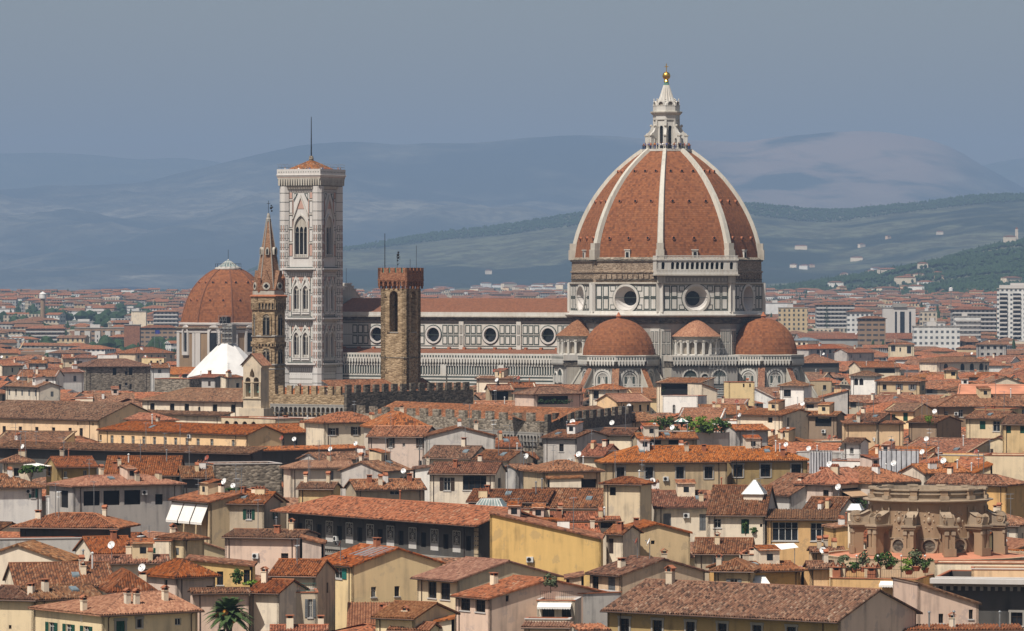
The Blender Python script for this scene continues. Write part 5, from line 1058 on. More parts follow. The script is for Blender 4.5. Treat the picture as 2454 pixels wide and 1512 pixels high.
# ------------------------------------------------------------------ houses
ZT = [(800, 21.5), (820, 22), (850, 23), (880, 25), (900, 27), (920, 28.5), (950, 28), (1000, 27), (1050, 25.5), (1100, 24), (1150, 22.5), (1200, 21), (1300, 19.5), (1400, 18), (1520, 16.4)]
def zdef(v): return lerp_line(ZT, v)
DT_ = sorted(((CAMH - z) * FPX / (v - HOR), z) for v, z in ZT)
def z_of_D(D): return lerp_line(DT_, D)
CORR = [0.0, 0.11, 0.16, 0.11]
def slope(mb, E, ex, up, S, p, depth, m, corr=True, lift=0.0):
    """one tiled slope: E eave start, ex along the eave, up uphill in plan, depth(s) plan length uphill"""
    E, ex, up = Vector(E), Vector(ex), Vector(up); k = math.sqrt(1 + p * p); off = 0.12
    f = lambda s, d, h=0.0: E + ex * s + up * d + Vector((0, 0, p * d + h + lift))
    if corr:
        cw = 0.34 if S > 9 else 0.3; n = max(2, int(S / cw)); st = S / n; ss = [(i + j / 4) * st for i in range(n) for j in range(4)] + [S]; hh = [CORR[j] for i in range(n) for j in range(4)] + [0.0]
    else:
        n = 24; ss = sorted(set([S * i / n for i in range(n + 1)])); hh = [0.0] * len(ss)
    dd = [max(0.0, depth(s)) for s in ss]
    if corr: jr = random.Random(int(S * 997)); jj = [jr.uniform(-.03, .05) for _ in range(n + 1)]; hh = [h + jj[i // 4] * (1 if i % 4 else .5) for i, h in enumerate(hh)]
    b = len(mb.v); kk = mb._m(m); ks = mb._m('soffit')
    for s, h, d in zip(ss, hh, dd): mb.v.append(tuple(f(s, 0, h))); mb.v.append(tuple(f(s, d, h if d > .3 else h * d / .3)))
    for i in range(len(ss) - 1):
        if dd[i] < 1e-3 and dd[i + 1] < 1e-3: continue
        a = b + 2 * i; mb.f.append((a, a + 2, a + 3, a + 1)); mb.mi.append(kk); mb.uv.append([(ss[i] / (ss[-1] / n) * .27 if corr else ss[i], 0), (ss[i + 1] / (ss[-1] / n) * .27 if corr else ss[i + 1], 0), (ss[i + 1] / (ss[-1] / n) * .27 if corr else ss[i + 1], dd[i + 1] * k), (ss[i] / (ss[-1] / n) * .27 if corr else ss[i], dd[i] * k)])
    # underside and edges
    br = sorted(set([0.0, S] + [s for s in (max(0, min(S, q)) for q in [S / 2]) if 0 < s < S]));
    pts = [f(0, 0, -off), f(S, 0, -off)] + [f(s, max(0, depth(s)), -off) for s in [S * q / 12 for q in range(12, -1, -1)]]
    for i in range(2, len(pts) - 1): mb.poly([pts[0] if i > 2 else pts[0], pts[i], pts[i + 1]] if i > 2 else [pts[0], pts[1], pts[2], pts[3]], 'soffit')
    mb.poly([f(0, 0, -off), f(S, 0, -off), f(S, 0, .03), f(0, 0, .03)], m, [(0, 0), (S, 0), (S, .1), (0, .1)])
    for s in (0, S):
        d = max(0, depth(s))
        if d > .5: mb.poly([f(s, 0, -off), f(s, d, -off), f(s, d, .07), f(s, 0, .07)], m, [(0, 0), (d, 0), (d, .1), (0, .1)])
WCACHE = {}
def window_mesh(w, h, style):
    key = (round(w / .1), round(h / .1), style)
    if key in WCACHE: return WCACHE[key]
    w, h = max(.3, key[0] * .1), max(.3, key[1] * .1); mb = MB(); st = style[0]
    fr = Fr((0, 0, 0), (1, 0, 0), (0, -1, 0)); r = w / 2
    if st == 'c':      # closed louvred shutters
        m = {'g': 'shutter_grey', 't': 'shutter_teal', 'n': 'shutter_green', 'b': 'shutter_brown'}[style[1]]
        for s_ in (-1, 1): mb.fbox(fr, min(0, s_ * r) + .02, max(0, s_ * r) - .02, 0.02, h - .02, -.12, -.05, m)
        n_ = int(h / .22)
        for i in range(n_):
            for s_ in (-1, 1): mb.fbox(fr, min(0, s_ * r) + .09, max(0, s_ * r) - .09, .1 + i * (h - .15) / n_, .1 + i * (h - .15) / n_ + .1, -.05, -.025, m)
    else:
        mb.flat(fr, rect(-r - .02, r + .02, -.02, h + .02), -.24, 'glass' if st != 'v' else 'void')
        if st in 'wsd':
            m = 'wood_white' if st in 'ws' else 'wood_dark'; b = .07
            for x0, x1, z0, z1 in ((-r, -r + b, 0, h), (r - b, r, 0, h), (-r, r, 0, b), (-r, r, h - b, h), (-b / 2, b / 2, 0, h)) + (((-r, r, h * .66 - .03, h * .66 + .03),) if h > 1.1 else ()): mb.fbox(fr, x0, x1, z0, z1, -.22, -.16, m)
            if w > 2.2:
                for q in (-.5, .5): mb.fbox(fr, q * r - .05, q * r + .05, 0, h, -.22, -.15, m)
    if st in 'wds' and h > .9: mb.fbox(fr, -r - .12, r + .12, -.14, 0, -.2, .1, 'pale_stone')
    if 'f' in style:   # stone surround
        for x0, x1, z0, z1 in ((-r - .22, -r, -.1, h), (r, r + .22, -.1, h), (-r - .3, r + .3, h, h + .3)): mb.fbox(fr, x0, x1, z0, z1, -.05, .09, 'greystone')
    WCACHE[key] = mb.mesh('window'); return WCACHE[key]
def shutter_mesh(w, h, m):
    key = ('sh', round(w / .1), round(h / .1), m)
    if key not in WCACHE:
        mb = MB(); fr = Fr((0, 0, 0), (1, 0, 0), (0, -1, 0)); mb.fbox(fr, -w / 2, w / 2, 0, h, .02, .07, m)
        n_ = max(2, int(h / .25))
        for i in range(n_): mb.fbox(fr, -w / 2 + .06, w / 2 - .06, .06 + i * (h - .1) / n_, .06 + i * (h - .1) / n_ + .12, .07, .095, m)
        WCACHE[key] = mb.mesh('shutter')
    return WCACHE[key]
SHUT = {'g': 'shutter_grey', 't': 'shutter_teal', 'n': 'shutter_green', 'b': 'shutter_brown'}
def chimney_mesh(i):
    mb = MB(); rn = random.Random(i); wl = ['cream', 'sand', 'pink', 'terracotta', 'beige', 'white', 'tan', 'cream'][i % 8]
    if i % 4 == 0:      # stack with a little tiled hat
        w, d, h = .42, .34, rn.uniform(1.2, 1.7); mb.box(-w, w, -d, d, -1.5, h, wl); mb.box(-w - .08, w + .08, -d - .08, d + .08, h, h + .1, wl)
        for s_ in (-1, 1): mb.box(s_ * (w - .08) - .08, s_ * (w - .08) + .08, -d, d, h + .1, h + .42, 'terracotta'); mb.hexa([(s_ * (w + .15), -d - .12, h + .42), (s_ * (w + .15), d + .12, h + .42), (0, d + .12, h + .78), (0, -d - .12, h + .78), (s_ * (w + .15), -d - .12, h + .5), (s_ * (w + .15), d + .12, h + .5), (0, d + .12, h + .86), (0, -d - .12, h + .86)], 'terracotta')
        mb.box(-w + .1, w - .1, -d + .05, d - .05, h + .1, h + .4, 'void')
    elif i % 4 == 1:    # long stack, row of arched pots
        w, d, h = rn.uniform(.8, 1.2), .35, rn.uniform(.9, 1.4); mb.box(-w, w, -d, d, -1.5, h, wl); mb.box(-w - .07, w + .07, -d - .07, d + .07, h, h + .09, 'terracotta'); n_ = int(w * 2 / .5)
        for k in range(n_):
            x = -w + (k + .5) * 2 * w / n_
            for s_ in (-1, 1): mb.hexa([(x + s_ * .22, -d, h + .09), (x + s_ * .22, d, h + .09), (x + s_ * .02, d, h + .5), (x + s_ * .02, -d, h + .5), (x + s_ * .27, -d, h + .12), (x + s_ * .27, d, h + .12), (x, d, h + .58), (x, -d, h + .58)], 'terracotta')
    elif i % 4 == 2:    # tall slim flue
        h = rn.uniform(1.6, 2.4); mb.tube((0, 0, -1), (0, 0, h), .13, ['steel', 'terracotta', 'ac_white'][i % 3], 8); mb.ring([(.1, h), (.26, h + .05), (.24, h + .12), (.02, h + .3)], 8, ['steel', 'terracotta', 'ac_white'][i % 3])
    else:               # block with a flat slab on pegs
        w, d, h = .5, .42, rn.uniform(.9, 1.5); mb.box(-w, w, -d, d, -1.5, h, wl)
        for sx in (-1, 1):
            for sy in (-1, 1): mb.box(sx * (w - .12) - .09, sx * (w - .12) + .09, sy * (d - .1) - .08, sy * (d - .1) + .08, h, h + .35, 'terracotta')
        mb.box(-w - .12, w + .12, -d - .12, d + .12, h + .35, h + .46, 'terracotta'); mb.box(-w + .12, w - .12, -d + .1, d - .1, h, h + .33, 'void')
    return mb.mesh('chimney')
CHIM = [chimney_mesh(i) for i in range(16)]
def dish_mesh(m, r):
    mb = MB(); n = Vector((-.45, -.80, .40)).normalized(); a = n.orthogonal().normalized(); b = n.cross(a); c = Vector((0, 0, 1.5)); k = 14
    mb.tube((0, .05, -.9), (0, .05, 1.5), .05, 'steel', 5)
    for j in range(3):
        r0, r1 = r * j / 3, r * (j + 1) / 3; h0, h1 = .3 * r0 * r0 / r, .3 * r1 * r1 / r
        for i in range(k):
            p = [2 * math.pi * i / k, 2 * math.pi * (i + 1) / k]; g = lambda rr, h, t: c + n * h + (a * math.cos(t) + b * math.sin(t)) * rr
            mb.poly([g(r0, h0, p[0]), g(r1, h1, p[0]), g(r1, h1, p[1]), g(r0, h0, p[1])] if j else [g(0, 0, 0), g(r1, h1, p[0]), g(r1, h1, p[1])], m)
    f = c + n * r * .95; mb.tube(c + b * r * .9 + n * .2, f, .025, 'steel', 4); mb.box(f.x - .07, f.x + .07, f.y - .07, f.y + .07, f.z - .07, f.z + .07, 'steel'); return mb.mesh('satellite_dish')
DISH = [dish_mesh("dish_white", .5), dish_mesh("dish_red", .46), dish_mesh("dish_white", .42)]
def aerial_mesh(i):
    rn = random.Random(i + 50); mb = MB(); h = rn.uniform(2.4, 4.6); mb.tube((0, 0, -1), (0, 0, h), .05, 'steel', 4)
    for k in range(rn.choice([1, 2, 2, 3])):
        z = h - .1 - k * rn.uniform(.5, .9); a = rn.uniform(0, 3.1); d = Vector((math.cos(a), math.sin(a), 0)); q = Vector((-d.y, d.x, 0)); L = rn.uniform(.6, 1.1); c = Vector((0, 0, z)); mb.tube(c - d * L * .4, c + d * L, .034, 'steel', 4)
        for j in range(6): e = c + d * (L * (-.4 + 1.4 * j / 5)); w = .32 - .03 * j; mb.tube(e - q * w, e + q * w, .024, 'steel', 3)
    return mb.mesh('aerial')
AER = [aerial_mesh(i) for i in range(7)]
def ac_mesh():
    mb = MB(); fr = Fr((0, 0, 0), (1, 0, 0), (0, -1, 0)); mb.fbox(fr, -.45, .45, 0, .7, -.35, 0, 'ac_white'); mb.extrude(fr, circ(-.1, .35, .29, 14), [], 0, .02, 'steel'); mb.flat(fr, circ(-.1, .35, .25, 14), .025, 'void'); mb.fbox(fr, -.4, -.3, -.12, 0, -.3, 0, 'steel'); mb.fbox(fr, .3, .4, -.12, 0, -.3, 0, 'steel'); return mb.mesh('air_conditioner')
ACM = ac_mesh()
PROT = []     # walls that ordinary houses in front must leave in view: columns, lowest row, depth
def hut_mesh(i):
    mb = MB(); w, h, d = (.8, 1.5, 1.4) if i % 2 else (1.3, 1.7, 1.2); m = ['cream', 'white', 'sand', 'pink'][i % 4]; mb.box(-w, w, -d, d, -1.2, h, m); mb.poly([(-w - .2, -d - .25, h - .1), (w + .2, -d - .25, h - .1), (w + .2, d + .1, h + .5), (-w - .2, d + .1, h + .5)], 'tile_c', [(0, 0), (2 * w + .4, 0), (2 * w + .4, 3), (0, 3)]); mb.box(-w, w, d - .1, d, h, h + .45, m); mb.box(-.4, .4, -d - .02, -d + .1, .35, 1.15, 'glass'); return mb.mesh('roof_hut')
HUT = [hut_mesh(i) for i in range(4)]
FOOT = []     # footprints (corner points) of everything built, to keep filler houses clear
def foot_add(x, y, rz, L, W, pad=0.0):
    c, s_ = math.cos(rz), math.sin(rz); FOOT.append(((x, y), (c, s_), (-pad, L + pad), (-pad, W + pad)))
def foot_hit(px, py):
    for (o, e, xr, yr) in FOOT:
        dx, dy = px - o[0], py - o[1]; a = dx * e[0] + dy * e[1]; b = -dx * e[1] + dy * e[0]
        if xr[0] < a < xr[1] and yr[0] < b < yr[1]: return True
    return False
def build_house(label, x, y, rz, L, W, ze, kind, p, wall, roof, wins=(), over=.55, corr=True, chim=2, dish=0, aer=0, seed=0, group=None, gutter=True, apex=.5, name='house', cat='house', wr=None):
    rn = random.Random(seed); o = thing(name, label, cat, (x, y, 0), rz, group)
    foot_add(x, y, rz, L, W, .6)
    so = over if kind[0] == 'h' or kind == 'f' else .28
    fr = {'f': Fr((0, 0, 0), (1, 0, 0), (0, -1, 0)), 'r': Fr((L, 0, 0), (0, 1, 0), (1, 0, 0)), 'b': Fr((L, W, 0), (-1, 0, 0), (0, 1, 0)), 'l': Fr((0, W, 0), (0, -1, 0), (-1, 0, 0))}
    fl = {'f': L, 'r': W, 'b': L, 'l': W}; hm = min(L, W) / 2 * p
    def top(side):
        n = fl[side]
        if kind == 'g' or kind == 'hl' or kind == 'hr':
            if side in 'fb' or (kind == 'hl' and side == 'l') or (kind == 'hr' and side == 'r'): return [(n, ze), (0, ze)]
            return [(n, ze), (n / 2, ze + p * W / 2), (0, ze)]
        if kind == 'e': return [(n, ze), (n / 2, ze + p * L / 2), (0, ze)] if side in 'fb' else [(n, ze), (0, ze)]
        if kind == 's':
            return {'f': [(n, ze), (0, ze)], 'b': [(n, ze + p * W), (0, ze + p * W)], 'r': [(n, ze + p * W), (0, ze)], 'l': [(n, ze), (0, ze + p * W)]}[side]
        if kind == 'sl' or kind == 'sr':
            hl, hr_ = (ze + p * L, ze) if kind == 'sl' else (ze, ze + p * L)
            return {'f': [(n, hr_), (0, hl)], 'b': [(n, hl), (0, hr_)], 'r': [(n, hr_), (0, hr_)], 'l': [(n, hl), (0, hl)]}[side]
        return [(n, ze), (0, ze)]
    wm = MB(); winobjs = []
    for side in 'frbl':
        n = fl[side]; holes = []
        for (sd, xc, zb, w, h, st) in wins:
            if sd != side: continue
            if xc - w / 2 < .15 or xc + w / 2 > n - .15 or zb + h > ze - .12 and kind not in ('sl', 'sr', 'g', 'e'): 
                h = min(h, ze - .15 - zb)
                if h < .3 or xc - w / 2 < .1 or xc + w / 2 > n - .1: continue
            if any(abs(xc - q[1]) < (w + q[3]) / 2 + .12 and abs(zb + h / 2 - q[2] - q[4] / 2) < (h + q[4]) / 2 + .1 for q in holes): continue
            holes.append((sd, xc, zb, w, h, st))
        polys = [arch(q[1], q[2], q[3], q[4]) if 'a' in q[5] else rect(q[1] - q[3] / 2, q[1] + q[3] / 2, q[2], q[2] + q[4]) for q in holes]
        wm.extrude(fr[side], [(0, 0), (n, 0)] + top(side), polys, -.3, 0, (wr or wall) if side == 'r' else wall, back=False); winobjs += [(side, q) for q in holes]
    if kind == 'f':
        wm.poly([(0, 0, ze - .7), (L, 0, ze - .7), (L, W, ze - .7), (0, W, ze - .7)], 'terracotta'); wm.poly([(.3, .3, ze), (L - .3, .3, ze), (L - .3, .3, ze - .7), (.3, .3, ze - .7)], wall); wm.poly([(.3, W - .3, ze), (L - .3, W - .3, ze), (L - .3, W - .3, ze - .7), (.3, W - .3, ze - .7)], wall)
        for q in ((-.08, L + .08, -.1, .3), (-.08, L + .08, W - .3, W + .1), (-.08, .3, .3, W - .3), (L - .3, L + .08, .3, W - .3)): wm.box(*q, ze + .003, ze + .12, 'terracotta' if rn.random() < .6 else 'pale_stone')
    wo = wm.build('wall', o); WO = o
    rot = {'f': 0, 'r': math.pi / 2, 'b': math.pi, 'l': -math.pi / 2}
    for side, (sd, xc, zb, w, h, st) in winobjs:
        loc = fr[side].p(xc, zb, 0); wi = inst(window_mesh(w, h, st.replace('a', '')), 'window', o, loc, rot[side])
        if st[0] == 's':
            sm = shutter_mesh(w / 2 + .05, h, SHUT[st[1]])
            for s_ in (-1, 1): inst(sm, 'shutter', wi, (s_ * (w / 2 + w / 4 + .06), 0, 0))
    rb = MB(); zE = ze - p * over
    if kind != 'f':
        T2 = lambda a, b: (a + b)
        X0, X1, Y0, Y1 = -so, L + so, -over, W + over
        if kind in ('g', 'h', 'hl', 'hr'):
            Lx, Wy = X1 - X0, Y1 - Y0; hl, hr_ = kind in ('h', 'hl'), kind in ('h', 'hr')
            if kind != 'h': so2 = over
            dep = lambda s: min(Wy / 2, s if hl else 1e9, (Lx - s) if hr_ else 1e9)
            slope(rb, (X0, Y0, zE), (1, 0, 0), (0, 1, 0), Lx, p, dep, roof, corr); dep2 = lambda s: min(Wy / 2, s if hr_ else 1e9, (Lx - s) if hl else 1e9)
            slope(rb, (X1, Y1, zE), (-1, 0, 0), (0, -1, 0), Lx, p, dep2, roof, corr)
            if hr_: slope(rb, (X1, Y0, zE), (0, 1, 0), (-1, 0, 0), Wy, p, lambda s: min(s, Wy - s, Lx / 2 if hl else Lx), roof, corr)
            if hl: slope(rb, (X0, Y1, zE), (0, -1, 0), (1, 0, 0), Wy, p, lambda s: min(s, Wy - s, Lx / 2 if hr_ else Lx), roof, corr)
            zR = zE + p * min(Wy / 2, Lx / 2 if kind == 'h' else 1e9) + .05; q = min(Wy / 2, Lx / 2) if kind == 'h' else Wy / 2
            ym = (Y0 + Y1) / 2; a = X0 + (q if hl else 0); b = X1 - (q if hr_ else 0)
            if Lx >= Wy or kind != 'h': rb.tube((a, ym, zR), (b, ym, zR), .15, roof, 6); A1, B1 = (a, ym, zR), (b, ym, zR); A2, B2 = A1, B1
            else: A1 = ((X0 + X1) / 2, Y0 + q, zR); A2 = ((X0 + X1) / 2, Y1 - q, zR); B1, B2 = A1, A2; rb.tube(A1, A2, .15, roof, 6)
            if hl: rb.tube((X0, Y0, zE), A1, .14, roof, 6); rb.tube((X0, Y1, zE), A2, .14, roof, 6)
            if hr_: rb.tube((X1, Y0, zE), B1, .14, roof, 6); rb.tube((X1, Y1, zE), B2, .14, roof, 6)
        elif kind == 'e':
            Wy = W + 2 * .28; run = L / 2 + over
            slope(rb, (-over, W + .28, zE), (0, -1, 0), (1, 0, 0), Wy, p, lambda s: run, roof, corr); slope(rb, (L + over, -.28, zE), (0, 1, 0), (-1, 0, 0), Wy, p, lambda s: run, roof, corr); rb.tube((L / 2, -.28, zE + p * run + .05), (L / 2, W + .28, zE + p * run + .05), .15, roof, 6)
        elif kind == 's': slope(rb, (X0, Y0, zE), (1, 0, 0), (0, 1, 0), X1 - X0, p, lambda s: W + 2 * over, roof, corr)
        elif kind == 'sr': slope(rb, (-over, W + .28, zE), (0, -1, 0), (1, 0, 0), W + .56, p, lambda s: L + over + .1, roof, corr)
        elif kind == 'sl': slope(rb, (L + over, -.28, zE), (0, 1, 0), (-1, 0, 0), W + .56, p, lambda s: L + over + .1, roof, corr)
        ro = rb.build('roof', o)
        if gutter and kind in ('g', 'h', 'hl', 'hr', 's'):
            gm = MB(); gm.tube((X0, Y0 - .06, zE - .1), (X1, Y0 - .06, zE - .1), .08, 'copper', 5)
            for xx in ([L * .12] if L < 9 else [L * .06, L * .93]): gm.tube((xx, -.08, max(0, ze - 14)), (xx, -.08, ze - .45), .06, 'copper', 5); gm.tube((xx, -.08, ze - .45), (xx, Y0, zE - .15), .06, 'copper', 5)
            gm.build('gutter', o)
    else: ro = wo
    def zr(xx, yy):
        if kind in ('g', 'h', 'hl', 'hr'):
            d = min(yy, W - yy); d = min(d, xx) if kind in ('h', 'hl') else d; d = min(d, L - xx) if kind in ('h', 'hr') else d; return ze + p * d
        if kind == 'e': return ze + p * min(xx, L - xx)
        if kind == 's': return ze + p * yy
        if kind == 'sr': return ze + p * xx
        if kind == 'sl': return ze + p * (L - xx)
        return ze - .7
    for i in range(chim): xx, yy = rn.uniform(.1, .9) * L, rn.uniform(.12, .6) * W; inst(CHIM[rn.randrange(16)], 'chimney', o, (xx, yy, zr(xx, yy)), rn.choice([0, math.pi / 2])).scale = (.78,) * 3
    for i in range(dish): xx, yy = rn.uniform(.1, .9) * L, rn.uniform(.15, .55) * W; inst(DISH[rn.choice([0, 0, 1, 2])], 'satellite_dish', o, (xx, yy, zr(xx, yy) + rn.uniform(-.4, .5)), -rz + rn.uniform(-.3, .3))
    for i in range(aer): xx, yy = rn.uniform(.1, .9) * L, rn.uniform(.15, .6) * W; inst(AER[rn.randrange(7)], 'aerial', o, (xx, yy, zr(xx, yy)), rn.uniform(0, 3))
    if y < 1250 and kind != 'f' and L > 6 and chim:
        for i in range(rn.choice([0, 0, 0, 1])): xx, yy = rn.uniform(.2, .8) * L, rn.uniform(.3, .6) * W; inst(HUT[rn.randrange(4)], 'roof_hut', o, (xx, yy, zr(xx, yy)))
        if rn.random() < .45 and kind in 'ghhlhrs':
            a, b = rn.uniform(.15, .8) * L, rn.uniform(.12, .3) * W; mb = MB(); q = [(a, b), (a + .9, b), (a + .9, b + 1.1), (a, b + 1.1)]; mb.hexa([(q_[0], q_[1], zr(*q_) + .02) for q_ in q] + [(q_[0], q_[1], zr(*q_) + .3) for q_ in q], 'skylight'); mb.build('roof_window', o)
        if rn.random() < .5: xx = rn.uniform(.15, .85) * L; inst(ACM, 'air_conditioner', o, (xx, -.36, ze - rn.uniform(1.0, 4.5)))
    return dict(o=o, fr=fr, L=L, W=W, ze=ze, p=p, x=x, y=y, rz=rz, zr=zr, fl=fl)
HC = [0]
def H(tile, line, yr, kind, wall, roof, label, wins=(), z=None, rot=None, W=None, p=.34, over=.55, chim=None, dish=None, aer=None, wmax=9.0, corr=None, tile2=None, name='house', cat='house', gutter=True, D=None, wr=None):
    """house laid out from its front roof edge: ends of that edge and the ridge as measured on the photograph"""
    HC[0] += 1; rn = random.Random(HC[0] * 13)
    (u1, v1), (u2, v2) = UV_(tile, line[0], line[1]), UV_(tile2 or tile, line[2], line[3]); vr = UV_(tile, 0, yr)[1]
    z = zdef((v1 + v2) / 2) if z is None else z
    if kind in ('sl', 'sr'): v0 = v1 if kind == 'sr' else v2
    D1 = (CAMH - z) * FPX / (v1 - HOR); D2 = (CAMH - z) * FPX / (v2 - HOR)
    if D: D1 = D2 = D; z = ZZ(v1, D)
    if kind in ('sl', 'sr') and not D:
        if kind == 'sl': D1 = D2
        else: D2 = D1
        if rot is None: rot = 0
    A = Vector((XX(u1, D1), D1)); B = Vector((XX(u2, D2), D2))
    if rot is None:
        ang = math.atan2(B.y - A.y, B.x - A.x); lim = RAD(58)
        if abs(ang) > lim: ang = math.copysign(lim, ang); rot = math.degrees(ang)
    if rot is not None:
        ang = RAD(rot); Dm = (D1 + D2) / 2; k = (u2 - 1227) / FPX; k1 = (u1 - 1227) / FPX
        # hold the middle of the edge at its measured depth
        um = ((u1 + u2) / 2 - 1227) / FPX; M = Vector((um * Dm, Dm)); c, s_ = math.cos(ang), math.sin(ang)
        if kind in ('sl', 'sr'): Dm = D1
        t1 = (k1 * M.y - M.x) / (c - k1 * s_); t2 = (k * M.y - M.x) / (c - k * s_); A = M + Vector((c, s_)) * t1; B = M + Vector((c, s_)) * t2
    Lr = (B - A).length; ex = (B - A) / Lr; up = Vector((-ex.y, ex.x)); Dm = (A.y + B.y) / 2
    if kind in ('sl', 'sr'):
        z = ZZ(v2, B.y) if kind == 'sl' else ZZ(v1, A.y); zhi = ZZ(v1, A.y) if kind == 'sl' else ZZ(v2, B.y); over = .3; so = .3; Lw = Lr - .6; p = max(.03, (zhi - z) / Lr); W = W or 8.0; ze = z + p * over
    elif kind == 'e':
        W = W or 10.0; za = ZZ(vr, Dm); over = .3; Lw = Lr - 2 * over; p = max(.1, (za - z) / (Lr / 2)); ze = z + p * over
    elif kind == 'f':
        W = W or 8.0; over = 0; Lw = Lr; ze = z; p = 0
    else:
        cz = abs(up.y); den = (vr - HOR) * cz + p * FPX; w = ((CAMH - z) * FPX - (vr - HOR) * Dm) / den
        lo, hi = (2.2, wmax) if kind != 's' else (2.5, 16)
        if W: hi = lo = (W / 2 if kind != 's' else W) + over
        if not lo <= w <= hi:
            w = max(lo, min(hi, w)); p = max(.12, min(.75, (ZZ(vr, Dm + w * cz) - z) / w))
        if kind == 'h' and Lr < 2 * w: p = max(.15, min(.8, (ZZ(vr, Dm + w * cz) - z) / (Lr / 2)))
        so = over if kind[0] == 'h' else .28; Lw = max(1.5, Lr - 2 * so); W = 2 * (w - over) if kind != 's' else w - 2 * over; W = max(2.0, W); ze = z + p * over
    so = over if kind[0] == 'h' or kind in ('e', 'sl', 'sr', 'f') else .28
    yo = over if kind not in ('e', 'sl', 'sr', 'f') else (.28 if kind != 'f' else 0)
    org = A + ex * so + up * yo; ang = math.atan2(ex.y, ex.x)
    W_ = []
    for (side, xs, yt, yb, wpx, st) in wins:
        zt_ = zb_w = None
        for i, xp in enumerate(xs):
            u, va = UV_(tile, xp, yt); vb = UV_(tile, xp, yb)[1]; k = (u - 1227) / FPX
            if side == 'f': O, E, n_ = org, ex, Lw
            elif side == 'r': O, E, n_ = org + ex * Lw, up, W
            else: O, E, n_ = org + up * W, -up, W
            den = E.x - k * E.y
            if abs(den) < 1e-4: continue
            s_ = (k * O.y - O.x) / den; Dw = O.y + E.y * s_
            if i == 0: zt_, zb_w = ZZ(va, Dw), ZZ(vb, Dw)
            nrm = Vector((E.y, -E.x)); cosf = max(.25, abs(nrm.y)); W_.append((side, s_, zb_w, max(.35, wpx * .25 * Dw / FPX / cosf), max(.35, zt_ - zb_w), st))
    if not any(q[0] == 'f' for q in W_) and kind in ('g', 'h', 'hl', 'hr', 'e') and Lw > 4.5 and wall not in ('stone_grey', 'dark') and not wall.startswith('far'):
        n_ = max(1, int(Lw / rn.uniform(3.0, 4.2))); st = rn.choice(['d', 'w', 'cg', 'cb', 'sb', 'sg', 'cn', 'sn'])
        for rw in (0, 1): W_ += [('f', Lw * (i + .5) / n_ + rn.uniform(-.35, .35), ze - 2.5 - 3.5 * rw, rn.uniform(.8, 1.05), rn.uniform(1.3, 1.6), rn.choice([st, st, st, 'd'])) for i in range(n_) if rn.random() < .8]
        if W > 5: W_ += [('r', W * rn.uniform(.25, .75), ze - 2.6, .85, 1.3, st)]
    PROT.append((min(u1, u2), max(u1, u2), HOR + (CAMH - ze + (4.6 if Dm < 900 else 3.6)) / Dm * FPX, Dm)); Dm2 = org.y; corr = (Dm2 < 1020) if corr is None else corr
    chim = rn.choice([1, 1, 2, 3]) if chim is None else chim; dish = rn.choice([0, 0, 0, 1]) if dish is None else dish; aer = rn.choice([0, 1, 1, 2]) if aer is None else aer
    r = build_house(label, org.x, org.y, ang, Lw, W, ze, kind, p, wall, roof, W_, over, corr, chim, dish, aer, HC[0] * 31, gutter=gutter, name=name, cat=cat, wr=wr)
    return r
def awning(h, side, u0, u1, vt, drop, proj, m='canvas_white', tile='B1'):
    """canvas awning on a house wall, ends given as photograph columns"""
    f = h['fr'][side]; o = h['o']; M = Matrix.Translation((h['x'], h['y'], 0)) @ Matrix.Rotation(h['rz'], 4, 'Z'); O = M @ f.o; E = (M.to_3x3() @ f.ex)
    ss = []
    for xp in (u0, u1): u, v = UV_(tile, xp, vt); k = (u - 1227) / FPX; ss.append((k * O.y - O.x) / (E.x - k * E.y))
    D_ = O.y + E.y * ss[0]; z = ZZ(v, D_); a, b = ss; mb = MB(); n = max(2, int((b - a) / .3))
    q = [f.p(a, z, .05), f.p(b, z, .05), f.p(b, z - drop, proj), f.p(a, z - drop, proj)]; dz = Vector((0, 0, -.03)); mb.hexa([x + dz for x in q] + q, m)
    for i in range(n): x0, x1 = a + (b - a) * i / n, a + (b - a) * (i + 1) / n; mb.extrude(Fr(f.p(0, 0, proj), f.ex, f.n), [(x0, z - drop), (x0, z - drop - .18), ((x0 + x1) / 2, z - drop - .28), (x1, z - drop - .18), (x1, z - drop)], [], -.02, 0, m)
    for x in (a + .1, b - .1): mb.tube(f.p(x, z - drop - .9, .02), f.p(x, z - drop, proj - .05), .025, 'steel', 4)
    return mb.build('awning', o)
def put_on(h, me, name, fx, fy, dz=0.0, rz=0.0):
    x, y = fx * h['L'], fy * h['W']; return inst(me, name, h['o'], (x, y, h['zr'](x, y) + dz), rz)
def railing(h, side, a, b, z=None, hgt=1.0, m='iron'):
    f = h['fr'][side]; L = h['fl'][side]; x0, x1 = a * L, b * L; z = h['ze'] + .12 if z is None else z; mb = MB(); n = int((x1 - x0) / .22)
    for zz in (z + .1, z + hgt): mb.tube(f.p(x0, zz, -.1), f.p(x1, zz, -.1), .025, m, 4)
    for i in range(n + 1): x = x0 + (x1 - x0) * i / n; mb.tube(f.p(x, z, -.1), f.p(x, z + hgt, -.1), .014, m, 3)
    return mb.build('railing', h['o'])
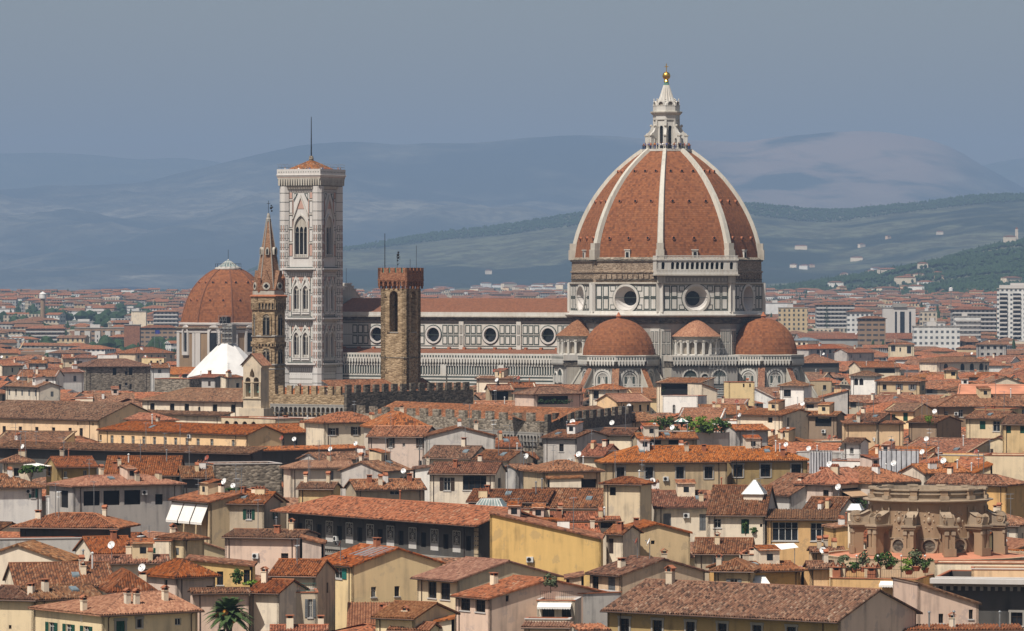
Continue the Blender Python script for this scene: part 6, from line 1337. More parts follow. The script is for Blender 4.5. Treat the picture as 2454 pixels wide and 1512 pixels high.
# ------------------------------------------------------------------ the houses one can tell apart, back to front
# rows behind and beside the cathedral
H('C1', (815, 1128, 1465, 1105), 1045, 'h', 'stone_grey', 'tile_b', 'large dark brick tower house with an open loggia under its broad hipped roof', [('f', [1098, 1253], 1130, 1200, 34, 'v'), ('f', [1210], 1162, 1195, 26, 'v'), ('f', [1210], 1270, 1300, 26, 'd'), ('f', [1152, 1253], 1285, 1340, 22, 'd')], z=27.5, rot=24, chim=0, dish=0, aer=2, wmax=8)
H('C1', (595, 1040, 720, 1035), 1000, 'g', 'yellow', 'tile_a', 'yellow gabled house with one small window behind the dark brick tower house', [('f', [676], 1075, 1092, 24, 'd')], z=26, rot=10)
H('C1', (722, 1035, 930, 1030), 997, 'h', 'white', 'tile_a', 'white house with a white framed loggia window behind the dark brick tower house', [('f', [765], 1065, 1105, 50, 'w')], z=25.5, rot=20)
H('C1', (545, 1160, 820, 1182), 1130, 'g', 'white', 'tile_a', 'white gabled house with two grey shutters beside the dark brick tower house', [('f', [718, 795], 1205, 1260, 26, 'cg')], z=27, rot=35, W=9)
H('C1', (930, 1005, 1130, 1005), 1000, 'f', 'white', 'tile_a', 'white flat parapet building above the dark brick tower house', z=24, W=7)
H('C1', (150, 1215, 540, 1210), 1150, 'g', 'white', 'tile_a', 'low white house with a long plain roof at the height of the dark brick tower', z=27, rot=-8)
H('C1', (30, 1110, 235, 1105), 1055, 'g', 'cream', 'tile_c', 'small cream house with a bright roof near the dark trees', z=25.5)
H('C1', (270, 1085, 450, 1085), 1050, 'g', 'grey', 'tile_a', 'grey house with wide low roof between the bright roof and the yellow gabled house', z=25)
H('C1', (30, 1300, 360, 1318), 1262, 'g', 'cream', 'tile_b', 'low cream house with a round roof dish facing the dark brick tower', z=28, dish=1)
H('C1', (1480, 1235, 1820, 1235), 1230, 'f', 'stone_grey', 'tile_a', 'stone block with a flat top beside the white tented roof', z=28, W=8, rot=-20, chim=0, aer=0)
H('C1', (1440, 1130, 1640, 1130), 1085, 'g', 'white', 'tile_a', 'white house with blue grey shutters beside the dark brick tower house', [('f', [1530], 1145, 1180, 30, 'cg')], z=26.5, rot=12)
H('C1', (1820, 1215, 2060, 1225), 1195, 'g', 'grey', 'tile_c', 'grey gabled house with two chimneys under the white tent', z=28, rot=-35, W=10, chim=2)
H('C1', (1300, 990, 1690, 985), 930, 'h', 'beige', 'tile_a', 'long hipped red roof house beside the drum of the second dome', z=23)
H('C1', (1350, 1035, 1580, 1035), 1030, 'f', 'yellow', 'tile_a', 'pale yellow flat building with two white flues near the second dome', [('f', [1450, 1510], 1060, 1100, 20, 'd')], z=24.5, chim=2)
H('C1', (2180, 1240, 2345, 1205), 1200, 's', 'cream', 'tile_a', 'cream gabled house end under the white tent beside the bell gable', [('f', [2280, 2310], 1275, 1320, 28, 'v')], z=28)
# convent group
cv = H('A1', (-260, 452, 940, 482), 305, 'g', 'peach', 'tile_b', 'long peach convent wing with six tall dark windows', [('f', [40, 195, 353, 513, 672, 778], 537, 648, 34, 'd'), ('f', [745, 890], 500, 528, 14, 'v')], wmax=13, chim=0, dish=0, aer=0, over=.45)
H('A1', (1330, 288, 2330, 305), 178, 'hl', 'cream', 'tile_b', 'pale upper convent range with square shaded openings beside the bell gable', [('f', [1460, 1650, 1790, 2060, 2235], 318, 395, 46, 'v'), ('f', [1910], 350, 410, 22, 'va')], z=28.2, chim=0, dish=0, aer=0)
H('A1', (1310, 418, 2130, 440), 402, 's', 'cream', 'tile_b', 'cream lean-to range below the square shaded openings', z=27.6, chim=0, dish=0, aer=0)
H('A1', (1180, 470, 1420, 490), 420, 'hr', 'cream', 'tile_c', 'low hipped roof behind the long peach wing', z=27.2, chim=0)
H('A1', (925, 572, 2362, 624), 512, 'hl', 'peach', 'tile_c', 'long lit peach wing with eleven windows', [('f', [1073, 1175, 1275, 1378, 1480, 1583, 1683, 1792, 1898, 2030, 2235], 625, 712, 33, 'w'), ('f', [966], 620, 672, 18, 'd')], z=25.8, chim=2, dish=0, aer=0, over=.35)
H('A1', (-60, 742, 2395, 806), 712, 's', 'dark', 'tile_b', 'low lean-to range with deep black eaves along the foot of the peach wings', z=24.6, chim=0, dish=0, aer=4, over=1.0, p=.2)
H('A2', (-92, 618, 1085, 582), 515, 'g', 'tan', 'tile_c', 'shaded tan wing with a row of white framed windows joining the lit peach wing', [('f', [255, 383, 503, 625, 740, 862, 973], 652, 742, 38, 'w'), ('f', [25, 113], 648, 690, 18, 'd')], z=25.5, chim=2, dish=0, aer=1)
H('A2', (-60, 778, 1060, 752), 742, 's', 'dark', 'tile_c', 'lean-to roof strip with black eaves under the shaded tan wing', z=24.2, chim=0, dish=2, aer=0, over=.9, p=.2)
hA = H('A2', (1050, 632, 1612, 648), 540, 'g', 'pink', 'tile_c', 'tall pink house with brown shutters and a bare grey side wall', [('f', [1290, 1575], 650, 742, 34, 'sb'), ('f', [1417], 700, 738, 24, 'w'), ('f', [1575], 868, 920, 34, 'd'), ('r', [1995], 655, 720, 26, 'd')], z=27.8, rot=-14, W=10, wr='worn', chim=2, dish=0)
H('A2', (1614, 642, 2312, 630), 548, 'e', 'worn', 'tile_b', 'bare grey gable wall with one tall window adjoining the tall pink house', [('f', [1995], 655, 722, 30, 'd')], z=28.0, rot=6, W=8, chim=2, dish=0, aer=1)
H('A2', (640, 508, 1260, 500), 408, 'h', 'cream', 'tile_c', 'broad hipped roof rising behind the shaded tan wing', z=27.9, chim=1, dish=0)
H('A2', (1190, 560, 1700, 556), 402, 'h', 'cream', 'tile_c', 'highest hipped orange roof behind the tall pink house', z=28.8, chim=1, dish=0)
H('A1', (2120, 452, 2640, 470), 450, 'f', 'beige', 'tile_a', 'beige terrace with parapet posts above a row of four arches', [('f', [2175, 2260, 2345, 2430], 485, 528, 56, 'va')], z=27.4, W=7, chim=0, dish=0, aer=0)
H('A2', (110, 280, 600, 275), 278, 'f', 'worn', 'tile_a', 'grey weathered terrace wall with arched openings under the warm battlements', [('f', [255, 365, 480], 365, 410, 34, 'va')], z=28.6, W=8, chim=0, dish=0, aer=0)
H('A2', (20, 460, 640, 470), 458, 'f', 'sand', 'tile_a', 'low sandy terrace with two wide arches beside the bell gable foot', [('f', [340, 430], 480, 520, 56, 'va')], z=27.3, W=7, chim=1, dish=0, aer=0)
H('A2', (1830, 462, 2010, 462), 460, 'f', 'white', 'tile_a', 'small white roof hut against the lower battlements', z=26.8, W=4, chim=1, dish=0, aer=0)
# row at the foot of the cathedral
h = H('A3', (712, 188, 1038, 182), 140, 'h', 'cream', 'tile_c', 'square cream turret house with one big dark window in front of the first apse', [('f', [806], 198, 275, 52, 'd'), ('r', [922, 968], 200, 272, 30, 'cg')], z=29, rot=-22, chim=0, aer=0)
H('A3', (210, 232, 712, 224), 160, 'h', 'pink', 'tile_b', 'pink hipped house with a wide green planted loggia', [('f', [395], 248, 328, 290, 'v'), ('f', [665], 300, 335, 14, 'd')], z=28.6, chim=0, dish=0)
H('A3', (1010, 305, 1350, 300), 228, 'g', 'peach', 'tile_new', 'peach house with a dusty pale roof and arched windows', [('f', [1072, 1022], 330, 365, 18, 'da'), ('f', [1155, 1230, 1305], 335, 395, 22, 'd')], z=28.2, chim=0, dish=0)
pc = H('A3', (1368, 118, 1818, 122), 98, 's', 'cream', 'tile_a', 'cream house with a deep covered roof terrace hung with green vines', [('f', [1590], 132, 245, 320, 'v')], z=29.6, chim=0, dish=0, aer=0, p=.12, W=9)
H('A3', (1815, 128, 1985, 190), 118, 'sl', 'cream', 'tile_a', 'cream sloping topped wall house beside the vine hung terrace', z=29.4, rot=20, W=9, chim=0)
tw = H('A3', (1444, 247, 1782, 252), 246, 'f', 'white', 'tile_a', 'bright white turret with one narrow arched window below the vine terrace', [('f', [1553], 332, 428, 26, 'wa'), ('r', [1698], 345, 385, 16, 'd')], z=28.2, rot=-22, W=6, chim=0, dish=0, aer=0)
H('A3', (2080, 140, 2325, 95), 135, 'f', 'yellow', 'tile_a', 'tall narrow yellow house with a corner roof hut', [('f', [2222, 2282], 130, 165, 16, 'd')], z=29.2, rot=10, W=6, chim=1)
H('A3', (-20, 165, 240, 168), 122, 'g', 'cream', 'tile_c', 'cream house with two arched openings near the end of the dark battlements', [('f', [125, 185], 250, 320, 34, 'va')], z=29.2, rot=8, chim=1)
H('A2', (2095, 78, 2470, 82), 62, 'g', 'cream', 'tile_b', 'pale house with plain wall under the cathedral aisle', [('f', [2320], 100, 150, 18, 'd')], z=29.8, chim=1, dish=1)
H('A2', (2235, 195, 2480, 190), 140, 'g', 'tan', 'tile_c', 'open roofed terrace shelter with tan posts beside the dark battlements', [('f', [2340], 205, 290, 160, 'v')], z=29.0, rot=10, chim=0, aer=0)
H('A2', (2085, 345, 2480, 345), 300, 'g', 'cream', 'tile_c', 'orange roofed low house beside a glazed roof at the battlement corner', z=27.8, chim=1)
H('A3', (1160, 498, 1440, 490), 410, 'g', 'tan', 'tile_b', 'plain brown roof house between the black battlements and the white turret', z=27.4, chim=0, dish=1)
rg = H('A3', (1690, 612, 2085, 598), 605, 'f', 'grey', 'tile_a', 'grey walled house carrying a leafy roof garden', z=26.2, W=9, chim=0, dish=0, aer=0)
rg2 = H('A3', (1318, 585, 1700, 590), 584, 'f', 'tan', 'tile_a', 'tan walled roof terrace full of shrubs around a striped parasol', z=26.4, W=8, chim=0, dish=0, aer=0)
H('A3', (1205, 662, 1795, 658), 605, 'g', 'tan', 'tile_c', 'low house with glazed canopies just below the roof garden', [('f', [1370, 1560], 672, 712, 120, 'v')], z=25.9, chim=1, dish=3)
H('A3', (270, 652, 618, 645), 580, 'g', 'grey', 'tile_b', 'grey gabled house against the foot of the black battlements', z=27.3, rot=-30, W=11, chim=1, dish=1)
H('A3', (815, 600, 1150, 640), 560, 'g', 'cream', 'tile_b', 'small cream house with planted terrace beside the black battlements', z=26, rot=-25, chim=0, dish=1, aer=1)
H('A3', (2150, 612, 2480, 545), 525, 'g', 'grey', 'tile_c', 'grey house with a tall white barred window beside the long tan house', [('f', [2285], 635, 720, 50, 'w')], z=25.8, rot=28, chim=0)
H('A2', (2145, 745, 2560, 742), 650, 'hl', 'tan', 'tile_a', 'dark hipped roof house right of the bare grey side wall', z=25.6, chim=1, dish=0)
H('A2', (1590, 845, 2060, 850), 730, 'g', 'cream', 'tile_b', 'house with a red edged sloping roof below the bare grey side wall', z=24.6, rot=-20, chim=1, dish=0)
H('A2', (1675, 838, 2155, 845), 832, 'f', 'white', 'tile_a', 'long flat white parapet house behind the slatted loggia house', z=24.3, W=6, chim=0, dish=2, aer=1)
H('A2', (2060, 862, 2420, 870), 770, 'g', 'cream', 'tile_a', 'low brown roof beside the long flat white parapet', z=24.4, chim=1)
# second row
H('A2', (620, 868, 1240, 850), 785, 'g', 'grey', 'tile_b', 'house with a dull roof and terracotta dish behind the scaffolding', z=24.2, chim=1, dish=2)
H('A2', (310, 945, 960, 938), 872, 'hl', 'cream', 'tile_new', 'cream house with a pale worn roof and shutters beside the scaffolding', [('f', [722], 965, 1055, 40, 'cg')], z=23.6, chim=1, aer=2)
H('A2', (1225, 978, 1512, 960), 872, 'g', 'grey', 'tile_b', 'grey house with a curved edged roof right of the scaffolding', z=23.6, chim=1, dish=0)
wl_ = H('A2', (1642, 992, 2300, 1000), 885, 'g', 'cream', 'tile_a', 'cream house with a wide slatted loggia window and one brown shuttered window', [('f', [1832], 1030, 1155, 66, 'sb'), ('f', [2095], 1012, 1150, 225, 'd'), ('r', [2335], 1035, 1130, 40, 'v')], z=23.3, rot=-10, W=10, chim=2, dish=0, aer=0)
H('A2', (1490, 950, 1800, 905), 880, 'sr', 'white', 'tile_b', 'narrow white wall house squeezed beside the slatted loggia house', z=23.6, W=7, chim=1)
H('A2', (952, 1150, 1642, 1142), 1050, 'g', 'tan', 'tile_a', 'low tan house with a row of chimney pots left of the slatted loggia house', [('f', [1330], 1160, 1195, 90, 'w')], z=22.4, chim=4, dish=1)
H('A2', (380, 1120, 745, 1160), 1078, 'g', 'ochre', 'tile_b', 'low ochre house with a row of air conditioners right of the rough stone block', z=22.6, rot=-14, chim=2)
H('A1', (2055, 905, 2700, 898), 900, 'f', 'stone_grey', 'tile_a', 'rough brown stone block with a flat top', z=23.8, W=9, chim=0, dish=0, aer=0)
H('A1', (985, 1012, 1720, 1012), 828, 'g', 'tan', 'tile_c', 'very wide plain roof with small skylights behind the open loggia house', z=23.4, chim=4, dish=0, aer=1, wmax=14)
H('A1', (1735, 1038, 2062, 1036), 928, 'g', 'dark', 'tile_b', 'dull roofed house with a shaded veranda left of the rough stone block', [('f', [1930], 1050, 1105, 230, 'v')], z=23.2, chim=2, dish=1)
oc = H('A1', (540, 942, 948, 922), 832, 'g', 'ochre_dark', 'tile_c', 'dark ochre house with a white awning and potted plants', [('f', [628], 972, 1030, 30, 'w'), ('f', [815], 962, 1020, 34, 'w'), ('l', [470], 930, 1010, 40, 'd')], z=24, rot=16, W=10, chim=2, dish=0)
H('A1', (5, 888, 340, 885), 815, 'h', 'cream', 'tile_b', 'cream house with a hipped roof left of the white awning', z=24.2, rot=8, chim=1)
H('A1', (-200, 1146, 442, 1112), 998, 'hr', 'white', 'tile_a', 'white house with teal shutters at the edge of the frame', [('f', [318], 1128, 1225, 34, 'st'), ('f', [400], 1130, 1180, 26, 'w')], z=22.9, rot=16, chim=1, dish=1, aer=0)
lg = H('A1', (690, 1143, 1790, 1068), 1012, 'h', 'grey', 'tile_new', 'large open loggia house with shaded grey bays', [('f', [880, 1070, 1270], 1160, 1300, 150, 'v'), ('f', [1525], 1190, 1290, 70, 'v'), ('l', [615], 1155, 1320, 90, 'v')], z=22.8, rot=30, W=9, chim=3, dish=0, aer=1)
H('B1', (440, 45, 700, 60), 40, 'f', 'white', 'tile_a', 'white corner wall with one small window under the open loggia house', [('f', [557], 250, 315, 20, 'd')], z=20.6, rot=-10, W=4, chim=0, dish=0, aer=0)
aw = H('A1', (1608, 1238, 1992, 1275), 1172, 'g', 'tan', 'tile_c', 'tan gabled house with three white sun blinds over a planted balcony', [('f', [1780], 1310, 1420, 250, 'v')], z=21.8, rot=-58, W=10, chim=1, dish=0, aer=3)
H('A2', (-480, 1262, 80, 1300), 1190, 'g', 'tan', 'tile_c', 'bright roofed house beside the white sun blinds', z=21.6, rot=-20, chim=2, dish=1)
# long tan house and its neighbours
lt = H('A3', (872, 892, 2100, 878), 732, 'hl', 'tan', 'tile_c', 'very long tan house with grey framed dark windows', [('f', [1040, 1315, 1610, 1885], 932, 1045, 76, 'df')], z=24.1, rot=10, chim=3, dish=0, aer=2, wmax=12)
H('A3', (2085, 872, 2870, 862), 738, 'hr', 'ochre_dark', 'tile_c', 'browner continuation of the long tan house with three dark windows', [('f', [2165, 2430, 2724], 905, 1025, 92, 'df')], z=24.0, rot=10, chim=4, dish=1, aer=1, wmax=12)
sg = H('A3', (268, 728, 612, 716), 658, 'g', 'sand', 'tile_c', 'sandy house with a wide glazed attic window holding a white egg', [('f', [395], 742, 856, 185, 'd')], z=24.8, rot=16, W=10, chim=0, dish=0, aer=0)
H('A3', (285, 978, 892, 968), 868, 'h', 'tan', 'tile_a', 'tan house with a broken plaster front below the glazed attic', [('f', [740], 1045, 1135, 140, 'v')], z=23.2, chim=2, dish=1)
H('A3', (45, 952, 285, 945), 905, 'g', 'worn', 'tile_b', 'weathered stucco house with two tiny windows', [('f', [182], 985, 1020, 22, 'd'), ('f', [205], 1095, 1130, 44, 'w')], z=23.2, chim=1, dish=1)
H('A3', (325, 1040, 700, 1030), 985, 'sr', 'cream', 'tile_a', 'small cream gable with a broken corner under the tan broken front', z=22.9, W=6, chim=0)
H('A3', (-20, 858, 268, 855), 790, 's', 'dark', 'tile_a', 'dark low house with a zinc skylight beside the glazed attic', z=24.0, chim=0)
H('A3', (630, 770, 880, 890), 715, 'g', 'cream', 'tile_c', 'roof with an air conditioner at the hipped end of the very long tan house', z=24.9, rot=-20, chim=2)
tr = H('A3', (830, 1098, 1250, 1092), 1028, 'h', 'beige', 'tile_c', 'square beige turret with dark openings under a small hipped roof', [('f', [965], 1122, 1202, 60, 'v'), ('r', [1172], 1120, 1200, 22, 'v')], z=24.6, rot=-24, chim=0, dish=0, aer=1)
H('A3', (90, 1320, 880, 1328), 1138, 'g', 'cream', 'tile_a', 'wide brown roof left of the beige turret with grey shutters below', [('f', [268, 530, 790], 1395, 1445, 76, 'sg')], z=20.8, chim=2, dish=0, aer=0, wmax=11)
H('A2', (2010, 1262, 2800, 1270), 1150, 'g', 'grey', 'tile_a', 'brown tiled roof beside the glass roof lantern', z=21.6, chim=3, dish=0, aer=1)
hg = H('A3', (1352, 1320, 1905, 1318), 1160, 'g', 'cream', 'tile_a', 'cream house with closed grey shutters right of the beige turret', [('f', [1487], 1375, 1500, 74, 'cg'), ('f', [1828], 1380, 1540, 62, 'cg')], z=20.9, rot=4, chim=1, dish=0, aer=0, wmax=10)
H('A3', (1230, 1190, 1440, 1188), 1080, 'g', 'grey', 'tile_c', 'low brown roof with chimneys just right of the beige turret', z=22.4, chim=2, dish=1)
hh = H('A3', (1858, 1390, 2440, 1398), 1110, 'g', 'cream', 'tile_a', 'pale house with a green blind on its balcony and a glass pyramid above', [('f', [1968], 1425, 1512, 70, 'w'), ('f', [2235], 1430, 1570, 76, 'cn'), ('f', [2388], 1475, 1505, 18, 'v')], z=20.4, rot=-8, wmax=12, W=19, wr='grey', chim=1, dish=0, aer=1)
# right hand block
pk = H('A4', (242, 1078, 632, 1114), 942, 'h', 'pink', 'tile_c', 'pink hipped house with a brown sun awning over a planted terrace', [('f', [555], 1150, 1290, 50, 'db'), ('r', [800], 1130, 1240, 200, 'v')], z=22.2, rot=-36, W=13, chim=2, dish=1, aer=0)
H('A4', (1000, 1086, 1495, 1068), 922, 'h', 'grey', 'tile_c', 'grey house with a broad hipped roof and a terracotta dish behind the round stone drum', z=22.3, chim=2, dish=1, aer=0)
wt_ = H('A4', (703, 692, 890, 700), 655, 'g', 'white', 'tile_b', 'small white roof turret with white shutters on a terrace', [('f', [802], 745, 802, 36, 'w')], z=25.8, rot=-25, W=4, chim=0, dish=0, aer=0)
wb = H('A4', (605, 868, 965, 878), 866, 'f', 'white', 'tile_a', 'grey white terrace house under the small white roof turret', [('f', [840], 915, 935, 20, 'v'), ('f', [860], 975, 1010, 100, 'v')], z=23.9, rot=-22, W=8, chim=0, dish=0, aer=0); railing(wb, 'f', 0, 1)
H('A4', (2065, 818, 2560, 822), 815, 'f', 'yellow', 'tile_a', 'blank pale yellow wall block with an air conditioner at the frame edge', z=24.3, W=9, chim=0, dish=0, aer=0)
H('A4', (1930, 1010, 2170, 900), 890, 'sr', 'sand', 'tile_c', 'sandy gable with an orange roof against the blank pale yellow wall', z=23.1, W=10, chim=1)
H('A4', (1510, 995, 1950, 985), 900, 'g', 'cream', 'tile_c', 'long orange roof sloping towards the blank pale yellow wall', z=23.6, chim=2)
H('A4', (1495, 1088, 2300, 1108), 1003, 'hr', 'orange', 'tile_a', 'low hipped roof with an orange wall above the round stone drum', [('f', [1870, 2000], 1120, 1150, 60, 'v')], z=22.3, chim=1, aer=1)
H('A4', (1450, 920, 1700, 850), 830, 'sr', 'cream', 'tile_c', 'cream gable end beside the white sheeted scaffold', z=24.2, W=9, chim=1)
ya = H('A4', (1105, 388, 1405, 394), 322, 'g', 'yellow', 'tile_b', 'yellow house with two green shuttered windows and a white dish', [('f', [1200], 425, 487, 40, 'cn'), ('f', [1318], 408, 490, 42, 'cn')], z=27, rot=-30, W=9, chim=0, dish=0, aer=0)
H('A4', (1322, 502, 1618, 502), 442, 'g', 'brown', 'tile_b', 'brown walled house with plants on its open terrace', [('f', [1430], 515, 575, 150, 'v'), ('r', [1612], 505, 555, 20, 'w')], z=26.4, rot=-34, W=10, chim=0, dish=1)
H('A4', (1872, 464, 2235, 468), 392, 'g', 'sand', 'tile_b', 'sandy house with one green shutter and a tall white window', [('f', [2057], 488, 568, 52, 'cn'), ('f', [2190], 490, 588, 66, 'w')], z=26.6, rot=-34, W=9, chim=1, dish=0)
H('A4', (2230, 522, 2560, 522), 430, 'g', 'ochre', 'tile_b', 'ochre house with green shutters cut by the frame edge', [('f', [2305, 2440], 535, 605, 46, 'cn')], z=26.4, rot=-20, chim=0, dish=0)
H('A4', (1980, 372, 2325, 372), 368, 'f', 'ochre', 'tile_a', 'ochre parapet with a square yellow roof box behind the sandy house', z=27.1, rot=-30, W=6, chim=1, dish=0)
H('A4', (725, 515, 1320, 512), 492, 's', 'peach', 'tile_b', 'long low peach parapet wall in front of the yellow house', z=26.2, chim=2, dish=0)
H('A4', (-320, 432, 135, 432), 375, 'g', 'cream', 'tile_c', 'cream house with a tan gable end and one arched lattice window', [('f', [20], 455, 505, 44, 'v'), ('r', [195], 455, 540, 22, 'v')], z=26.8, rot=-38, W=12, chim=1, dish=0, aer=2)
H('A4', (230, 435, 660, 440), 398, 'g', 'brown', 'tile_a', 'house with a shaded veranda right of the tan gable end', [('f', [530], 450, 540, 150, 'v')], z=26.6, rot=-30, chim=1)
H('A4', (750, 490, 1060, 495), 415, 'g', 'tan', 'tile_a', 'brown roofed house left of the yellow house with green shutters', z=26.6, rot=-25, W=11, chim=2)
H('A4', (340, 308, 525, 304), 275, 'g', 'cream', 'tile_b', 'cream dormer house with a wide window and an air conditioner', [('f', [403], 328, 366, 74, 'd')], z=27.5, rot=-10, chim=0, dish=0)
kw = H('A4', (88, 150, 358, 152), 104, 'h', 'white', 'tile_b', 'white house with a loggia window against the second apse', [('f', [185], 188, 254, 68, 'd'), ('r', [305], 182, 262, 20, 'd')], z=28.6, rot=-22, W=6, chim=0, dish=0, aer=0)
jt = H('A4', (768, 58, 1048, 52), 12, 'h', 'white', 'tile_b', 'small white tower with a pair of arched openings', [('f', [845, 895], 80, 145, 38, 'va')], z=28.9, rot=-20, chim=0, dish=0, aer=0)
H('A4', (500, 262, 790, 185), 180, 'sr', 'worn', 'tile_c', 'grey lean gable left of the small white tower', z=27.6, W=9, chim=1)
H('A4', (1020, 105, 1470, 108), 60, 'h', 'tan', 'tile_a', 'broad hipped roof right of the small white tower', z=28, chim=1)
H('A4', (1812, 242, 2700, 245), 135, 's', 'tan', 'red_sheet', 'large smooth salmon coloured sheet roof', z=27.3, chim=0, dish=0, aer=0, corr=False, gutter=False)
H('A4', (1612, 352, 2700, 345), 238, 'hl', 'brown', 'tile_a', 'large coarse tiled roof in front of the salmon sheet roof', z=27.0, chim=1, dish=0, wmax=11)
# more rows beyond, to the right of the apses
H('C4', (1620, 1078, 2140, 1072), 1022, 'h', 'cream', 'tile_b', 'cream house with a row of tall arched windows and a white roof hut', [('f', [1705, 1865, 1955, 2045], 1088, 1155, 42, 'da'), ('f', [2092], 1105, 1150, 22, 'd')], z=24.5, chim=0, dish=1, aer=0)
H('C4', (1670, 1150, 1818, 1148), 1126, 'h', 'sand', 'tile_a', 'tiny sandy turret with open windows before the arched window house', [('f', [1705, 1775], 1168, 1205, 40, 'v')], z=26, rot=-14, chim=0, dish=0, aer=0)
H('C4', (1140, 905, 1412, 905), 888, 'h', 'yellow', 'tile_a', 'tall yellow house with one big dark window', [('f', [1352], 920, 990, 40, 'd'), ('f', [1200], 915, 970, 40, 'd'), ('f', [1268], 935, 972, 14, 'd')], z=23, chim=2, dish=0, rot=-6)
H('C4', (1525, 880, 2022, 882), 828, 'g', 'brown', 'tile_a', 'long house with brown galleries and a cream gable end', [('f', [1650, 1740, 1830, 1930], 888, 920, 60, 'v')], z=21.4, rot=12, W=13, chim=2, dish=0, aer=0)
H('C4', (2005, 905, 2300, 905), 868, 'h', 'grey', 'tile_b', 'grey square house with two rows of windows beside the long brown galleries', [('f', [2055, 2112, 2175, 2235], 920, 950, 30, 'd'), ('f', [2055, 2112, 2175, 2235], 985, 1010, 26, 'd')], z=23, chim=1, dish=0, aer=0)
H('C4', (300, 852, 1480, 850), 798, 'g', 'far_grey', 'tile_a', 'very long red roofed wing behind small trees', z=20.6, chim=2, dish=1, aer=0, corr=False, gutter=False)
H('C4', (395, 948, 765, 942), 905, 'h', 'grey', 'tile_c', 'grey house with five blue shuttered windows beside the second apse', [('f', [480, 540, 597, 652, 712], 955, 992, 26, 'd')], z=23.8, chim=1, dish=0, aer=0)
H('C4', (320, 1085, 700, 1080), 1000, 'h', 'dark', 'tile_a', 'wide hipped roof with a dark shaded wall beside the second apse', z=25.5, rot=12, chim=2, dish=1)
H('C4', (880, 1128, 1275, 1122), 1070, 'g', 'cream', 'tile_a', 'cream house with a shaded open front and a roof light', [('f', [1120], 1135, 1180, 200, 'v')], z=25.6, rot=14, W=12, chim=1)
H('C4', (765, 985, 1030, 982), 945, 'g', 'grey', 'tile_a', 'low grey house between the blue shutters and the yellow house', z=24, chim=1)
H('C4', (235, 865, 378, 868), 840, 'h', 'cream', 'skylight', 'cream attic with tall windows and a bluish metal roof beside the second apse', [('f', [260, 300, 345], 885, 925, 24, 'd')], z=23.4, chim=0, dish=0, aer=0, corr=False)
H('C4', (1990, 745, 2500, 745), 715, 'g', 'cream', 'tile_c', 'long cream house with a bright red roof below the white tower block', z=19.5, chim=2, dish=1, corr=False)
# ------------------------------------------------------------------ front rows
H('B1', (-80, 478, 1225, 432), 470, 'f', 'worn', 'tile_a', 'long streaked pale parapet wall with peeling plaster patches', [('f', [600, 730, 860], 628, 665, 95, 'v')], z=19.3, rot=14, W=3, chim=0, dish=0, aer=0)
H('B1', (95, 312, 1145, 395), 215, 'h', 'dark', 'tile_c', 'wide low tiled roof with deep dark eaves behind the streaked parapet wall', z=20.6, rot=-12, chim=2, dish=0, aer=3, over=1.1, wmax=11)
H('B1', (-330, 690, 655, 672), 515, 'e', 'cream', 'tile_b', 'cream gable wall with one barred window at the edge of the frame', [('f', [388], 692, 755, 88, 'd')], z=18.4, rot=-8, W=9, chim=0, dish=0, aer=0)
H('B1', (890, 612, 1330, 588), 440, 'g', 'cream', 'tile_c', 'bright orange tiled roof sloping down beside the streaked parapet wall', z=18.8, rot=22, chim=1, dish=0, aer=0, p=.42)
tt = H('B1', (1415, 470, 1640, 488), 468, 'f', 'cream', 'tile_a', 'small cream roof terrace with a railing and a potted plant', [('f', [1450], 545, 590, 34, 'sn')], z=19.6, rot=-10, W=6, chim=0, dish=0, aer=0); railing(tt, 'f', .1, .9)
bt = H('B1', (1752, 482, 2012, 434), 405, 'h', 'sand', 'tile_a', 'beige rooftop tower with a white louvred vent', [('l', [1700], 545, 615, 34, 'cg')], z=19.9, rot=38, W=5.5, chim=0, dish=0, aer=0)
H('B1', (1760, 650, 2440, 720), 600, 'sl', 'ochre', 'tile_a', 'ochre sloping wall with a terrace door and climbing shrub behind the hipped pink house', [('f', [2110], 770, 900, 60, 'd'), ('f', [2370], 755, 880, 70, 'db')], z=18.6, W=7, chim=0, dish=0, aer=0)
ph = H('B1', (1682, 842, 2122, 804), 655, 'h', 'pink', 'tile_c', 'square pink house with a pyramid roof and one small window', [('f', [2010], 908, 982, 60, 'd'), ('l', [1590], 850, 930, 34, 'd')], z=17.8, rot=36, W=7.5, chim=0, dish=0, aer=0)
H('B1', (140, 925, 1120, 900), 690, 'g', 'cream', 'tile_b', 'big weathered brown roof with many chimney stacks', z=17.6, rot=12, chim=4, dish=0, aer=0, wmax=12)
H('B1', (880, 690, 1640, 700), 620, 'g', 'cream', 'tile_a', 'low roof holding a white dish and an air conditioner beside the beige rooftop tower', z=18.7, rot=10, chim=2, dish=1)
H('B1', (1025, 985, 1522, 956), 762, 'h', 'cream', 'tile_a', 'hipped weathered roof beside the square pink house', z=17.3, rot=12, chim=1, dish=1)
H('B1', (-160, 1028, 346, 1058), 915, 'hr', 'yellow', 'tile_b', 'yellow house with brown shutters at a tall white window in the lower corner', [('f', [290], 1162, 1335, 58, 'sb'), ('f', [97], 1285, 1322, 24, 'd')], z=17.0, rot=-18, W=9, chim=1, dish=0, aer=0)
H('B1', (346, 1058, 1010, 1012), 905, 'g', 'yellow', 'tile_b', 'shaded wing of the yellow corner house', z=17.0, rot=30, chim=1, dish=0, aer=0, wmax=6)
nt = H('B1', (966, 1204, 1958, 1138), 985, 'hl', 'yellow', 'tile_new', 'yellow house with a regular new tiled roof and dark green shutters', [('f', [1155], 1245, 1380, 82, 'cnf'), ('f', [1335], 1228, 1310, 44, 'df'), ('f', [1708], 1216, 1286, 58, 'w'), ('l', [495, 660, 828], 1258, 1380, 62, 'sn')], z=16.8, rot=36, W=15, chim=0, dish=0, aer=0)
